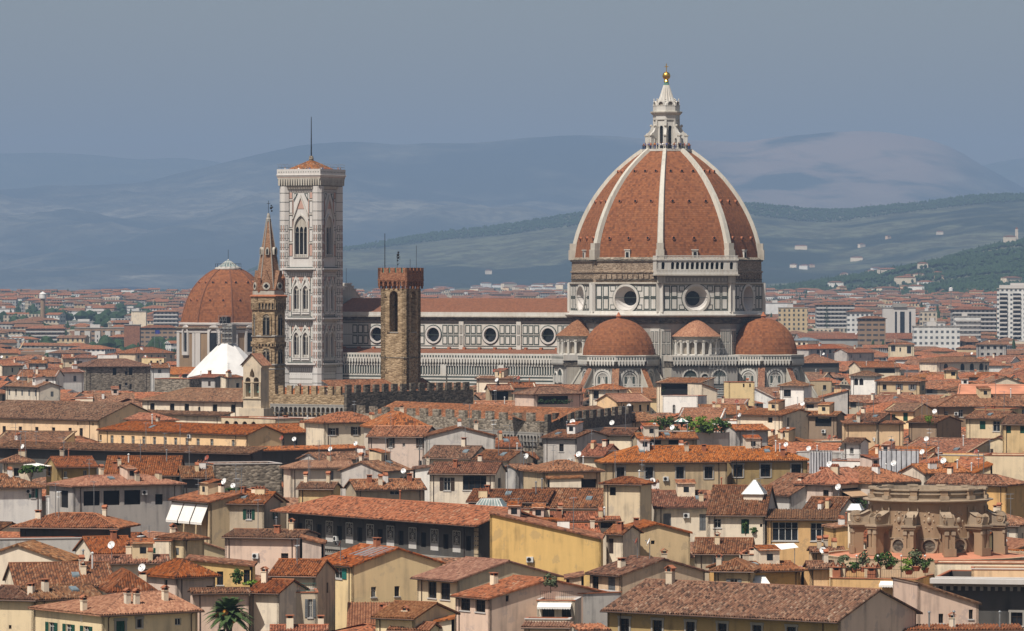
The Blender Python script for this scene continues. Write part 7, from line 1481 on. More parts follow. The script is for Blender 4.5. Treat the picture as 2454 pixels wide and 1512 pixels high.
for fx, fy in ((.02, .3), (.42, .22), (.5, .2), (.84, .25)): put_on(nt, CHIM[0], 'chimney', fx, fy).scale = (.75,) * 3
pk2 = H('B2', (-330, 452, 402, 440), 372, 'g', 'pink', 'tile_b', 'pale pink house with buttressed wall and one dark window behind the green shuttered house', [('f', [275], 596, 682, 70, 'd')], z=18.9, rot=-16, W=9, chim=3, dish=0, aer=1)
H('B2', (400, 440, 668, 505), 400, 'sl', 'pink', 'tile_b', 'narrow sloping pink wall next to the dark painted palace', z=18.9, W=5, chim=0, dish=0, aer=0)
H('B2', (-380, 118, 60, 140), 10, 'g', 'cream', 'tile_c', 'tangle of roofs with red pipes left of the dark painted palace', z=20.2, rot=-22, chim=3, dish=1, aer=1)
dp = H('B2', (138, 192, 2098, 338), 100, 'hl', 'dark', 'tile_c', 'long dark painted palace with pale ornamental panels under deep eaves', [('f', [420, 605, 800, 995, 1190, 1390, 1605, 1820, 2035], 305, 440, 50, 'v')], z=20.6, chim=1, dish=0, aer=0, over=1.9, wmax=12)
# painted panels and cornice of the dark palace
f = dp['fr']['f']; M = Matrix.Translation((dp['x'], dp['y'], 0)) @ Matrix.Rotation(dp['rz'], 4, 'Z'); O = M @ f.o; E = M.to_3x3() @ f.ex; zp = None
for i, xp in enumerate([510, 705, 897, 1095, 1290, 1502, 1712, 1925, 2105]):
    u, va = UV_('B2', xp, 272); vb = UV_('B2', xp, 470)[1]; k = (u - 1227) / FPX; s_ = (k * O.y - O.x) / (E.x - k * E.y); Dw = O.y + E.y * s_
    if i == 0: zp = (ZZ(vb, Dw), ZZ(va, Dw))
    w = .98 if i < 8 else .3; z0, z1 = zp; mb = MB(); g = lambda a, b, c, d, e, m: mb.fbox(f, s_ + a, s_ + b, z0 + c, z0 + d, 0, e, m); h_ = z1 - z0
    for a, b, c, d in ((-w, w, h_ - .12, h_), (-w, w, .9, 1.0), (-w, -w + .1, 0, h_), (w - .1, w, 0, h_)): g(a, b, c, d, .05, 'marble')
    g(-w + .1, w - .1, 0, .9, .04, 'pale_stone')
    if i < 8:
        mb.extrude(f, circ(s_, z0 + h_ * .6, .42, 14), [circ(s_, z0 + h_ * .6, .34, 14)], 0, .05, 'marble_old'); mb.extrude(f, circ(s_, z0 + h_ * .6, .16, 8), [], 0, .05, 'pale_stone')
        for q in (-1, 1):
            mb.extrude(f, circ(s_ + q * .5, z0 + h_ * .82, .2, 8), [circ(s_ + q * .5, z0 + h_ * .82, .12, 8)], 0, .05, 'marble_old'); mb.extrude(f, circ(s_ + q * .48, z0 + h_ * .38, .2, 8), [circ(s_ + q * .48, z0 + h_ * .38, .12, 8)], 0, .05, 'marble_old'); mb.fbox(f, s_ + q * .25 - .04, s_ + q * .25 + .04, z0 + 1.2, z0 + h_ * .45, 0, .05, 'marble_old')
        mb.extrude(f, arch(s_, z0 + h_ * .82, .8, .6), [arch(s_, z0 + h_ * .82 + .02, .6, .45)], 0, .05, 'marble_old'); mb.extrude(f, circ(s_, z0 + 1.35, .25, 8), [circ(s_, z0 + 1.35, .16, 8)], 0, .05, 'marble_old')
    mb.build('painted_panel', dp['o'])
mb = MB(); mb.fbox(f, 0, dp['L'], zp[0] - 1.0, zp[0] - .7, 0, .5, 'greystone'); mb.fbox(f, 0, dp['L'], zp[0] - 1.9, zp[0] - 1.5, 0, .25, 'greystone')
for i in range(int(dp['L'] / .5)): mb.fbox(f, i * .5, i * .5 + .25, zp[0] - 1.45, zp[0] - 1.1, 0, .3, 'marble_old')
for i in range(9): mb.fbox(f, dp['L'] - 1.0, dp['L'] - .02, zp[0] - .6 + i * .62, zp[0] - .1 + i * .62, 0, .12, 'tan')
mb.build('cornice', dp['o'])
gl = thing('roof_lantern', 'grey glass roof lantern with white ribs standing behind the dark painted palace', 'skylight', (XX(1177, 700), 700, 0), RAD(-10)); k = 700 / FPX; a_, b_ = 43 * k, 22 * k; z0, z1 = ZZ(1226, 700), ZZ(1195, 700); mb = MB(); mb.box(-a_, a_, -3, 3, z0 - 8, z0, 'cream')
q0 = [(-a_, -3, z0), (a_, -3, z0), (a_, 3, z0), (-a_, 3, z0)]; q1 = [(-b_, -1.2, z1), (b_, -1.2, z1), (b_, 1.2, z1), (-b_, 1.2, z1)]; mb.hexa(q0 + q1, 'glass_roof'); mb.build('glass_hood', gl); mb = MB()
for i in range(9): mb.tube((-a_ + i * a_ / 4, -3.02, z0), (-b_ + i * b_ / 4, -1.22, z1), .05, 'wood_white', 4)
for i in range(4): mb.tube(q0[i], q1[i], .06, 'wood_white', 4); mb.tube(q1[i], q1[(i + 1) % 4], .06, 'wood_white', 4)
mb.build('glazing_rib', gl)
# ochre walls right of it
H('B2', (2222, 214, 2960, 290), 205, 'sl', 'ochre', 'tile_c', 'big plain ochre wall with a flat step beside the dark painted palace', rot=-3, W=7, chim=2, dish=0, aer=0)
H('B3', (-235, 205, 872, 458), 200, 'sl', 'ochre', 'tile_c', 'long bare ochre wall sloping down behind a white dish', rot=-3, W=9, chim=1, dish=0, aer=2)
H('B3', (150, 275, 870, 300), 205, 'g', 'cream', 'tile_c', 'roof with chimney pots between the long ochre wall and the beige turret', z=20.3, rot=8, chim=3, dish=0)
H('B3', (545, 410, 860, 405), 320, 'g', 'ochre', 'tile_c', 'small bright roof behind the step of the long ochre wall', z=19.6, rot=8, chim=1, dish=0, aer=0)
H('B3', (790, 280, 1050, 275), 250, 'g', 'cream', 'tile_c', 'cream dormer house with three small panes under the beige turret', [('f', [920], 300, 355, 140, 'd')], z=20.4, rot=4, chim=2, dish=0, aer=0)
oh = H('B3', (868, 405, 1062, 425), 330, 'g', 'cream', 'tile_c', 'ochre gabled house with one black shuttered window beside two dishes', [('f', [950], 455, 600, 44, 'cb'), ('f', [888], 510, 590, 14, 'd')], z=19.4, rot=-30, W=5, chim=1, dish=0, aer=0)
H('B3', (1045, 425, 1732, 388), 312, 'e', 'ochre', 'tile_c', 'broad ochre gable with a single tiny square window', [('f', [1350], 474, 510, 36, 'v')], z=19.2, rot=10, W=9, chim=1, dish=0, aer=0)
H('B3', (1728, 598, 2300, 612), 455, 'g', 'tan', 'tile_b', 'tan house with a grey framed window under the green blind balcony', [('f', [1975], 640, 722, 72, 'cgf'), ('f', [1738], 690, 750, 22, 'v')], z=18.6, rot=-6, W=9, chim=1, dish=0, aer=0)
gt = H('B2', (540, 690, 908, 717), 530, 'g', 'yellow', 'tile_c', 'tall yellow house with teal shutters and a huge blank gable wall', [('f', [788], 735, 838, 84, 'st'), ('f', [606], 738, 852, 38, 'ct'), ('r', [1128], 918, 1016, 48, 'w'), ('r', [1352], 912, 1008, 48, 'd')], z=18.5, rot=-60, W=13, chim=1, dish=0, aer=0, over=.35)
put_on(gt, DISH[1], 'satellite_dish', .55, .05, .8, 0); put_on(gt, DISH[1], 'satellite_dish', .8, .02, -.7, 0)
mb = MB(); L_ = gt['L']; W_g = gt['W']; mb.poly([(L_ * .35, W_g * .22, gt['zr'](0, W_g * .22) + .14), (L_ * 1.0, W_g * .22, gt['zr'](0, W_g * .22) + .14), (L_ * 1.0, W_g * .48, gt['zr'](0, W_g * .48) + .14), (L_ * .35, W_g * .48, gt['zr'](0, W_g * .48) + .14)], 'zinc'); mb.build('metal_roof_patch', gt['o'])
te = H('B2', (-120, 985, 592, 966), 965, 'f', 'beige', 'tile_a', 'beige house with a railed terrace of plants and grey shutters', [('f', [345], 1046, 1216, 82, 'cg'), ('f', [520], 1036, 1212, 44, 'sg'), ('f', [40], 1086, 1236, 72, 'cg'), ('f', [165], 1160, 1200, 26, 'v')], z=17.2, rot=4, W=7, chim=0, dish=0, aer=0); railing(te, 'f', .42, .98, m='shutter_teal')
H('B2', (105, 798, 575, 832), 660, 'g', 'beige', 'tile_c', 'orange roof behind the railed terrace of plants', z=18.0, rot=-14, chim=1, dish=0, aer=1)
H('B2', (-100, 970, 220, 985), 850, 'g', 'cream', 'tile_c', 'bent orange roof with a white pipe left of the railed terrace', z=17.4, rot=-25, chim=1, dish=0, aer=0)
H('B2', (-620, 1000, -40, 960), 935, 'g', 'pink', 'tile_a', 'low roof behind the palm crown', z=17.5, rot=10, chim=0, dish=0, aer=0)
H('B2', (1100, 1195, 1515, 1245), 1068, 'g', 'yellow', 'tile_new', 'low yellow house with a neat brown roof tucked under the big gable wall', z=16.9, rot=-30, W=9, chim=0, dish=0, aer=0)
bd = H('B2', (1482, 832, 1895, 866), 655, 'g', 'yellow', 'tile_new', 'yellow house with brown wooden windows under a steep single roof', [('f', [1690], 868, 1025, 82, 'd'), ('f', [1815], 880, 1040, 92, 'd')], z=18.0, rot=-54, W=15, chim=0, dish=0, aer=0, over=.8)
cd = H('B2', (1862, 1006, 2215, 1034), 830, 'g', 'pink', 'tile_c', 'pinkish stained house with a row of wide dark attic windows', [('f', [2005, 2150], 1030, 1145, 96, 'd'), ('r', [2410], 1000, 1060, 30, 'd')], z=17.3, rot=-55, W=17, chim=1, dish=0, aer=0)
H('B2', (1700, 1252, 1925, 1215), 1188, 'sr', 'cream', 'tile_c', 'tiny tiled porch roof with a green door', z=16.4, W=3, chim=0, dish=0, aer=0)
tc = H('B3', (238, 1042, 602, 1062), 1042, 'f', 'cream', 'tile_a', 'cream house with a roof terrace olive tree and a scalloped white awning', [('f', [348], 1098, 1212, 118, 'db'), ('f', [522], 1108, 1225, 92, 'd')], z=17.1, rot=-8, W=6, chim=0, dish=0, aer=0); railing(tc, 'f', .1, .95); awning(tc, 'f', 250, 572, 1068, .45, 1.0, tile='B3')
tc2 = H('B3', (125, 1222, 552, 1240), 1220, 'f', 'cream', 'tile_a', 'cream balcony parapet below the scalloped white awning', z=15.9, rot=-8, W=2.2, chim=0, dish=0, aer=0)
H('B3', (85, 1300, 560, 1315), 1268, 's', 'pink', 'tile_new', 'strip of porch tiles at the bottom below the cream balcony parapet', z=15.4, rot=-8, chim=0, dish=0, aer=0)
eh = H('B3', (698, 790, 1018, 815), 640, 'g', 'peach', 'tile_b', 'peach attic house with grey louvred shutters and a tan side wall', [('f', [800], 818, 962, 56, 'db'), ('f', [955], 826, 960, 66, 'cg')], z=18.2, rot=-55, W=13, chim=1, dish=0, aer=0)
for fx in (.3, .7): put_on(eh, DISH[1 if fx < .5 else 0], 'satellite_dish', fx, .45, .7)
H('B3', (500, 842, 712, 800), 790, 'sr', 'peach', 'tile_b', 'small peach lean-to with one dark window beside the grey louvred shutters', [('f', [535], 855, 930, 26, 'd')], z=18, W=6, chim=0, dish=0, aer=0)
H('B3', (602, 1002, 1045, 958), 1000, 'f', 'worn', 'tile_a', 'blotched grey wall with large fallen plaster patches', z=17.4, rot=28, W=5, chim=0, dish=0, aer=0)
H('B3', (1352, 768, 1588, 756), 655, 'h', 'grey', 'tile_a', 'small grey house with a hipped roof at the foot of the tiny window gable', [('f', [1540], 790, 860, 18, 'd')], z=18, rot=10, W=6, chim=1, dish=0, aer=0)
bf = H('B3', (846, 1147, 3118, 1258), 900, 'g', 'ochre_dark', 'tile_b', 'large brown tiled house with grey framed windows along the bottom edge', [('f', [1080, 1395, 1712, 2018, 2350, 2680], 1222, 1400, 86, 'dgf')], z=16.9, chim=0, dish=0, aer=0, over=1.0, wmax=14, wr='pink')
put_on(bf, CHIM[4], 'chimney', .12, .45)
H('B3', (650, 1340, 955, 1330), 1290, 's', 'worn', 'tile_c', 'small orange roof corner against the large brown tiled house', z=15.8, rot=20, chim=0, dish=0, aer=0)
H('B2', (1250, 1330, 1660, 1345), 1262, 'g', 'yellow', 'tile_new', 'bottom edge roof with an air conditioner under the neat brown roof', z=15.6, rot=-20, chim=2, dish=0, aer=0)
H('B2', (130, 1352, 700, 1350), 1290, 'g', 'cream', 'tile_c', 'bottom edge roof with terracotta flue beside the beige shuttered house', z=15.6, chim=2, dish=0, aer=0)
# right foreground
wo = H('B4', (-30, 268, 688, 276), 254, 's', 'orange', 'tile_b', 'orange house with two big white framed windows', [('f', [165], 300, 476, 246, 'w'), ('f', [515], 305, 478, 214, 'w')], z=19.9, rot=-4, W=8, chim=0, dish=0, aer=0, over=.5)
H('B4', (615, 352, 850, 322), 300, 'sr', 'orange', 'tile_a', 'small orange house with a tiled slope left of the round stone drum', z=19.8, rot=10, W=6, chim=2, dish=0, aer=0)
H('B4', (-150, 20, 200, 60), -160, 'g', 'worn', 'tile_a', 'grey gable wall beside the glass pyramid house', z=20.4, rot=-50, W=14, chim=1, dish=0, aer=0)
H('B4', (270, 250, 650, 255), 60, 'g', 'cream', 'tile_a', 'roof slope with a small white lantern light left of the round stone drum', z=19.3, rot=-20, chim=2, dish=1, aer=0)
H('B4', (410, 592, 752, 575), 540, 'g', 'peach', 'tile_a', 'low tiled roof with tall chimney blocks below the orange house', [('f', [560], 600, 660, 60, 'v')], z=18.8, rot=4, chim=3, dish=0, aer=0)
H('B4', (385, 742, 660, 740), 676, 'g', 'peach', 'tile_a', 'small tiled roof left of the planted roof terrace', z=18.3, rot=6, chim=1, dish=1, aer=0)
H('B4', (-260, 620, 60, 600), 560, 'f', 'cream', 'tile_a', 'cream terrace with a tilted white canopy', z=18.8, rot=0, W=6, chim=1, dish=1, aer=0)
j1 = H('B3', (1886, 764, 2320, 776), 652, 'h', 'ochre', 'tile_b', 'ochre house with a hipped roof beside a white awning', z=18.3, rot=-12, chim=1, dish=0, aer=0)
j2 = H('B3', (2100, 798, 2800, 738), 682, 'g', 'orange', 'tile_c', 'orange house with a long white awning above the large brown tiled house', [('f', [2280], 860, 925, 60, 'v')], z=18.1, rot=16, W=9, chim=1, dish=0, aer=0); awning(j2, 'f', 2010, 2420, 815, .9, 2.2, tile='B3')
H('B4', (322, 742, 972, 765), 740, 'f', 'orange', 'tile_a', 'flat topped orange wall with one grey louvred vent', [('f', [465], 880, 945, 76, 'cg')], z=18.1, rot=0, W=6, chim=0, dish=0, aer=0)
gd = H('B4', (596, 832, 1436, 852), 830, 'f', 'orange', 'tile_a', 'orange house carrying a roof terrace of potted shrubs and iron railings', [('f', [1310], 915, 1060, 80, 'cg')], z=17.4, rot=-16, W=12, chim=0, dish=0, aer=0); railing(gd, 'f', .1, .98, hgt=1.1); awning(gd, 'f', 1080, 1415, 862, .45, 1.2, tile='B4')
for fx in (.06, .46): put_on(gd, CHIM[3], 'chimney', fx, .08, .6); put_on(gd, CHIM[9], 'chimney', fx, .12, .9)
H('B4', (1420, 880, 2050, 1085), 870, 'sl', 'pink', 'tile_b', 'bare pinkish wall with diagonal shadows and two small dark windows', [('f', [1658], 1176, 1266, 46, 'd'), ('f', [1945], 1136, 1226, 40, 'd')], rot=12, W=10, chim=0, dish=0, aer=0)
H('B4', (1040, 1185, 1300, 1195), 1180, 'f', 'peach', 'tile_a', 'stepped peach wall below the planted roof terrace', z=15.6, rot=-16, W=5, chim=0, dish=0, aer=0)
H('B4', (1100, 1335, 2454, 1330), 1300, 's', 'cream', 'tile_c', 'tile edge and flues along the bottom right', z=15.2, chim=4, dish=0, aer=0)
dk = H('B4', (1610, 800, 2760, 872), 795, 'f', 'dark', 'tile_a', 'dark classical palace with a bracketed cornice at the right edge', [('f', [2385], 1165, 1290, 110, 'df')], z=18.5, rot=-12, W=14, chim=0, dish=0, aer=1)  # near-black wall: shade of the deep cornice is put into its colour
f = dk['fr']['f']; mb = MB(); mb.fbox(f, -.5, dk['L'], dk['ze'] - .6, dk['ze'] - .02, 0, 2.0, 'pale_stone'); mb.fbox(f, -.3, dk['L'], dk['ze'] - 1.0, dk['ze'] - .6, 0, .5, 'greystone')
for i in range(int(dk['L'] / .9)): mb.fbox(f, i * .9, i * .9 + .35, dk['ze'] - 1.5, dk['ze'] - 1.0, 0, .55, 'greystone')
mb.fbox(f, 0, dk['L'], dk['ze'] - 6.4, dk['ze'] - 6.0, 0, .35, 'tan'); mb.build('cornice', dk['o'])
H('B4', (1600, 700, 2900, 690), 690, 'f', 'cream', 'tile_a', 'cream stepped parapet over the dark classical palace', z=19.3, rot=-6, W=5, chim=0, dish=0, aer=0)
H('B4', (1950, 745, 2900, 760), 740, 'f', 'sand', 'tile_a', 'sandy parapet with a red terrace floor over the dark classical palace', z=18.9, rot=-6, W=4, chim=0, dish=0, aer=0)
# ------------------------------------------------------------------ round stone drum with scroll buttresses
DR = 622.0; KR = FPX / DR
ro = thing('stone_drum', 'round brown baroque stone drum with scroll buttresses and carved shields', 'church drum', (XX(2224, DR), DR, 0), 0)
zr_ = lambda v: ZZ(v, DR - 7); Rr = 7.55; mb = MB()
mb.ring([(Rr, 0), (Rr, zr_(1208)), (Rr + .25, zr_(1207)), (Rr + .25, zr_(1205)), (Rr + .75, zr_(1202)), (Rr + .75, zr_(1199)), (Rr + .1, zr_(1198)), (Rr - .1, zr_(1197)), (Rr - .1, zr_(1195)), (Rr - .6, zr_(1194.9))], 60, 'drum_stone', smooth if False else (0, 0)) if False else None
def drum_mat():
    marble('drum_stone', (0.35, 0.24, 0.15), 0.6, (0.19, 0.125, 0.08)); marble('drum_trim', (0.39, 0.30, 0.21), 0.7, (0.17, 0.13, 0.10))
drum_mat()
mb.ring([(Rr, 0), (Rr, zr_(1207)), (Rr + .25, zr_(1206)), (Rr + .25, zr_(1204.5)), (Rr + .8, zr_(1202)), (Rr + .8, zr_(1199.5)), (Rr, zr_(1198)), (Rr - .5, zr_(1197.8)), (Rr - .5, zr_(1190)), (2, zr_(1186)), (.05, zr_(1184))], 60, ['drum_stone', 'drum_trim', 'drum_trim', 'drum_trim', 'drum_trim', 'drum_trim', 'drum_trim', 'drum_stone', 'greystone', 'zinc']); body = mb.build('drum_wall', ro)
mb = MB(); mb.ring([(Rr - .15, zr_(1197.9)), (Rr - .15, zr_(1195)), (Rr - .4, zr_(1195)), (Rr - .4, zr_(1187)), (Rr - .1, zr_(1186)), (Rr - .1, zr_(1183)), (Rr - .45, zr_(1182.5)), (Rr - .45, zr_(1178)), (Rr - .15, zr_(1177)), (Rr - .15, zr_(1174)), (Rr - .8, zr_(1173.8)), (Rr - .8, zr_(1197))], 60, 'drum_trim')
for i in range(12):
    a = RAD(-90 - 19 + 30 * i); f_ = face(0, 0, a, Rr - .45); mb.fbox(f_, -.55, .55, zr_(1197.5), zr_(1189), -.3, .75, 'drum_trim'); mb.fbox(f_, -.45, .45, zr_(1189), zr_(1176), -.3, .5, 'drum_stone'); mb.fbox(f_, -.6, .6, zr_(1176), zr_(1171.5), -.4, .65, 'drum_trim')
mb.build('balustrade', ro)
zb0, zen, zvt = zr_(1331), zr_(1262), zr_(1222)
for i in range(12):
    a = RAD(-90 - 19 + 30 * i); er = Vector((math.cos(a), math.sin(a), 0)); et = Vector((-math.sin(a), math.cos(a), 0)); ff = Fr((0, 0, 0), er, et); mb = MB()
    mb.extrude(ff, [(7.2, zb0), (10.0, zb0), (10.0, zen), (7.2, zen)], [arch(8.15, zb0 + .02, 1.15, zen - zb0 - .6)], -.62, .62, 'drum_stone')
    mb.fbox(Fr((0, 0, 0), er, et), 7.2, 10.45, zen, zen + .22, -1.05, 1.05, 'drum_trim'); mb.fbox(ff, 7.2, 10.3, zen - .3, zen, -.9, .9, 'drum_stone')
    for q in (-.45, .45): mb.fbox(Fr(er * 9.95, et, er), q - .2, q + .2, zb0, zen - .35, 0, .22, 'drum_stone'); mb.fbox(Fr(er * 9.95, et, er), q - .27, q + .27, zen - .95, zen - .5, 0, .32, 'drum_trim')
    mb.fbox(Fr(er * 9.95, et, er), -.8, .8, zb0, zb0 + 1.0, 0, .35, 'drum_stone'); mb.build('buttress', body)
    mb = MB(); pts = []
    for j in range(13): q = j / 12; pts.append((10.15 - 2.75 * q, zen + .25 + .95 * (1 - q) ** .6 * (1 if q < .2 else 1) + (zvt - zen - .4) * (q ** 1.7)))
    pts = [(7.2, zen + .22), (10.0, zen + .22)] + pts + [(7.2, zvt - .1)]
    mb.extrude(ff, pts, [], -.55, .55, 'drum_trim')
    c_ = (9.55, zen + .95)
    for s_ in (-1, 1):
        for r_ in (.72, .45, .2): mb.extrude(Fr((0, 0, 0), er, et * s_), circ(c_[0], c_[1], r_, 12), [], .5, .58 + (.72 - r_) * .3, 'drum_trim' if r_ != .45 else 'drum_stone')
    for sgm in range(10): t0, t1 = pts[2 + sgm], pts[3 + sgm]; mb.poly([ff.p(t0[0], t0[1] + .05, -.72), ff.p(t0[0], t0[1] + .05, .72), ff.p(t1[0], t1[1] + .05, .72), ff.p(t1[0], t1[1] + .05, -.72)], 'drum_trim')
    mb.build('scroll', body)
    am = a + RAD(15); g = face(0, 0, am, Rr); mb = MB()
    mb.fbox(g, -1.15, 1.15, zb0, zr_(1315 - 22), -.2, .12, 'drum_stone'); zc = zr_(1308); mb.extrude(g, circ(0, zc, 1.05, 20), [circ(0, zc, .8, 20)], 0, .3, 'drum_trim'); mb.flat(g, circ(0, zc, .8, 18), .13, 'stone_dark_shade'); mb.fbox(g, -1.2, 1.2, zr_(1291), zr_(1289.5), -.1, .3, 'drum_trim'); mb.build('roundel', body)
    mb = MB(); zs1 = zr_(1249)
    for (dx, dz, r_, s2) in ((0, .1, .55, 1.5), (0, 1.05, .3, 1), (-.5, .75, .22, 1), (.5, .75, .22, 1), (-.6, 0, .2, 1.6), (.6, 0, .2, 1.6), (-.4, -.85, .18, 1), (.4, -.85, .18, 1), (0, -1.15, .25, 1), (-.3, 1.2, .16, 1), (.3, 1.2, .16, 1)): mb.sphere(tuple(g.p(dx, zs1 + dz, -.02)), r_ * .55, 'drum_trim', 8, 6, s2)
    mb.fbox(g, -1.5, -1.35, zr_(1290), zr_(1215), -.1, .12, 'drum_trim'); mb.fbox(g, 1.35, 1.5, zr_(1290), zr_(1215), -.1, .12, 'drum_trim'); mb.build('shield', body)
mb = MB(); mb.ring([(7.5, zb0 + .35), (13.2, zb0 - .5)], 48, 'red_sheet'); mb.build('skirt_roof', ro); mb = MB(); mb.ring([(13.2, 0), (13.6, zb0 - .5), (13.7, zb0 - .2), (13.1, zb0 - .2), (13.1, zb0 - .8)], 48, 'tan'); mb.build('skirt_wall', ro); FOOT.append(((XX(2224, DR) - 14, DR - 14), (1, 0), (0, 28), (0, 28)))

# ------------------------------------------------------------------ plants, canopies, scaffolds
pd_ = 528.0
def palm(label, u, v_c, D, R_):
    x, z = XX(u, D), ZZ(v_c, D); o = thing('palm_tree', label, 'palm', (x, D, 0)); rn = random.Random(5)
    mb = MB(); mb.ring([(.42, 0), (.34, z - 1.5), (.5, z - .6), (.55, z), (.3, z + .4)], 9, 'bark'); mb.build('trunk', o); mb = MB()
    for i in range(64):
        a = i * 2.399; el = 1.35 - 1.9 * (i / 64) ** .8; L = R_ * rn.uniform(.85, 1.1); d = Vector((math.cos(a) * math.cos(el), math.sin(a) * math.cos(el), math.sin(el))); side = Vector((-math.sin(a), math.cos(a), 0)); p = Vector((0, 0, z + .2)); prev = None; n = 10
        for j in range(n + 1):
            t_ = j / n; q = p + d * L * t_ + Vector((0, 0, -1)) * (L * .42 * t_ * t_ * (1 if el > 0 else .6))
            if prev is not None:
                tg = (q - prev).normalized(); up = side.cross(tg).normalized()
                mb.poly([prev - side * .03, prev + side * .03, q + side * .025, q - side * .025], 'palm_leaf')
                for k in range(3):
                    b = prev.lerp(q, k / 3); ll = L * .24 * math.sin(math.pi * min(1, .12 + .86 * t_)) + .08
                    for s_ in (-1, 1): e = b + side * s_ * ll * .75 + tg * ll * .75 - up * ll * -.18 * s_ * 0 + Vector((0, 0, ll * .16)); mb.poly([b, b + tg * .2, e], 'palm_leaf')
            prev = q
    mb.build('crown', o)
    for i in range(7):
        a = i * .9 - 2.8; mb = MB(); mb.sphere((0, 0, 0), .34, 'dates', 12, 9, 1.3); mb.v = [tuple(Vector(q) * (1 + .45 * noise.noise(Vector(q) * 7 + Vector((i * 9, 0, 0)))) + Vector((math.cos(a) * R_ * .4, math.sin(a) * R_ * .4, z - .05 + .35 * math.sin(i * 2.1)))) for q in mb.v]
        mb.build('date_cluster', o)
palm('broad date palm with orange fruit clusters at the bottom edge', 549, 1474, pd_, 64 / (FPX / pd_))
def shrub(label, u, v, D, h, w, leaf='leaf', kind='bush', group='shrubs growing on the roof gardens', n=260, pot=False):
    o = thing('shrub', label, 'shrub', (XX(u, D), D, ZZ(v, D)), random.uniform(0, 6), group); cm, tm = tree_mesh('shrub', h, w, kind, leaf, int(u * 7 + v), n); inst(cm, 'foliage', o); inst(tm, 'stem', o)
    if pot: mb = MB(); mb.ring([(w * .16, -.35), (w * .24, .2), (w * .27, .22), (w * .25, .3), (.02, .3)], 9, 'terracotta'); mb.build('pot', o)
    return o
def dep(h, fy): return h['y'] + fy * h['W']
Dg = dep(rg2, .35); Dg2 = dep(rg, .35)
for (u, h, w, lf, lb) in ((1572, 2.4, 2.6, 'leaf', 'dark green shrub at the outer corner of the shrub filled terrace'), (1592, 2.9, 2.8, 'leaf', 'tall green shrub second from the corner of the shrub filled terrace'), (1612, 2.6, 2.6, 'leaf_grey', 'grey green shrub beside the striped parasol'), (1650, 3.0, 2.6, 'leaf', 'green shrub just behind the striped parasol')):
    shrub(lb, u, 1036, Dg, h * 1.25, w * 1.35, lf)
for (u, h, w, lf, lb) in ((1672, 2.4, 2.6, 'leaf_lime', 'lime green bush nearest the parasol on the leafy roof garden'), (1694, 3.1, 3.0, 'leaf_lime', 'brightest lime bush in the middle of the leafy roof garden'), (1716, 3.0, 2.8, 'leaf', 'dark green bush on the leafy roof garden edge'), (1735, 2.6, 2.4, 'leaf', 'last green bush at the far end of the leafy roof garden'), (1680, 1.6, 2.0, 'leaf', 'low green bush spilling over the leafy roof garden wall')):
    shrub(lb, u, 1037, Dg2, h * 1.2, w * 1.35, lf)
ps = thing('parasol', 'green and white striped parasol in the shrub filled terrace', 'parasol', (XX(1634, Dg - 1), Dg - 1, ZZ(1034, Dg))); mb = MB()
for i in range(12): a, b = math.pi * i / 6, math.pi * (i + 1) / 6; mb.poly([(1.45 * math.cos(a), 1.45 * math.sin(a), 1.9), (1.45 * math.cos(b), 1.45 * math.sin(b), 1.9), (0, 0, 2.6)], 'verdigris' if i % 2 else 'canvas_white')
mb.build('canopy', ps); mb = MB(); mb.tube((0, 0, 0), (0, 0, 2.6), .04, 'wood_dark'); mb.build('pole', ps)
Dv = pc['y'] - .5
def vines(label, u0, u1, v0, v1, D, leaf='leaf', n=700):
    rn = random.Random(int(u0)); o = thing('climbing_vine', label, 'vine', (XX(u0, D), D, ZZ(v1, D))); k = D / FPX; L, h = (u1 - u0) * k, (v1 - v0) * k; mb = MB()
    for i in range(n):
        x = rn.uniform(0, L); top = h * (.75 + .25 * math.sin(x * 3.1) * math.sin(x * 1.3)); z = top * (1 - rn.random() ** 1.6 * (.5 + .5 * abs(math.sin(x * 1.7)))); c = Vector((x, rn.uniform(-.35, .35), z)); a = Vector((rn.gauss(0, 1), rn.gauss(0, 1), rn.gauss(0, 1))).normalized(); b = a.orthogonal().normalized(); q = rn.uniform(.1, .2)
        mb.poly([c - a * q, c - b * q * .7, c + a * q, c + b * q * .7], leaf)
    mb.build('foliage', o); st = MB()
    for i in range(5): x = L * (i + .5) / 5; st.tube((x, 0, -.2), (x + .1, 0, h * .7), .04, 'bark', 4)
    st.build('stem', o); return o
vines('green vine curtain hanging in the covered roof terrace before the cathedral', 1588, 1672, 921, 947, pc['y'] - .4, 'leaf', 900)
vines('band of dark plants along the loggia of the pink hipped house', 1290, 1372, 955, 968, XX(0, 1) * 0 + 985 if False else FOOT[0][0][1] * 0 + 1080, 'leaf_dark', 300)
vines('plants trailing over the terrace under the brown sun awning', 2003, 2077, 1193, 1217, pk['y'] - 1.2, 'leaf', 420)
ut = thing('parasol', 'folded white parasol standing among the vines of the covered terrace', 'parasol', (XX(1628, pc['y'] - .9), pc['y'] - .9, ZZ(948, pc['y'] - .9))); mb = MB(); mb.ring([(.06, -.5), (.06, .6), (.2, .7), (.16, 1.8), (.02, 2.3)], 8, 'canvas_white'); mb.build('folded_cloth', ut)
Dt = dep(gd, .25)
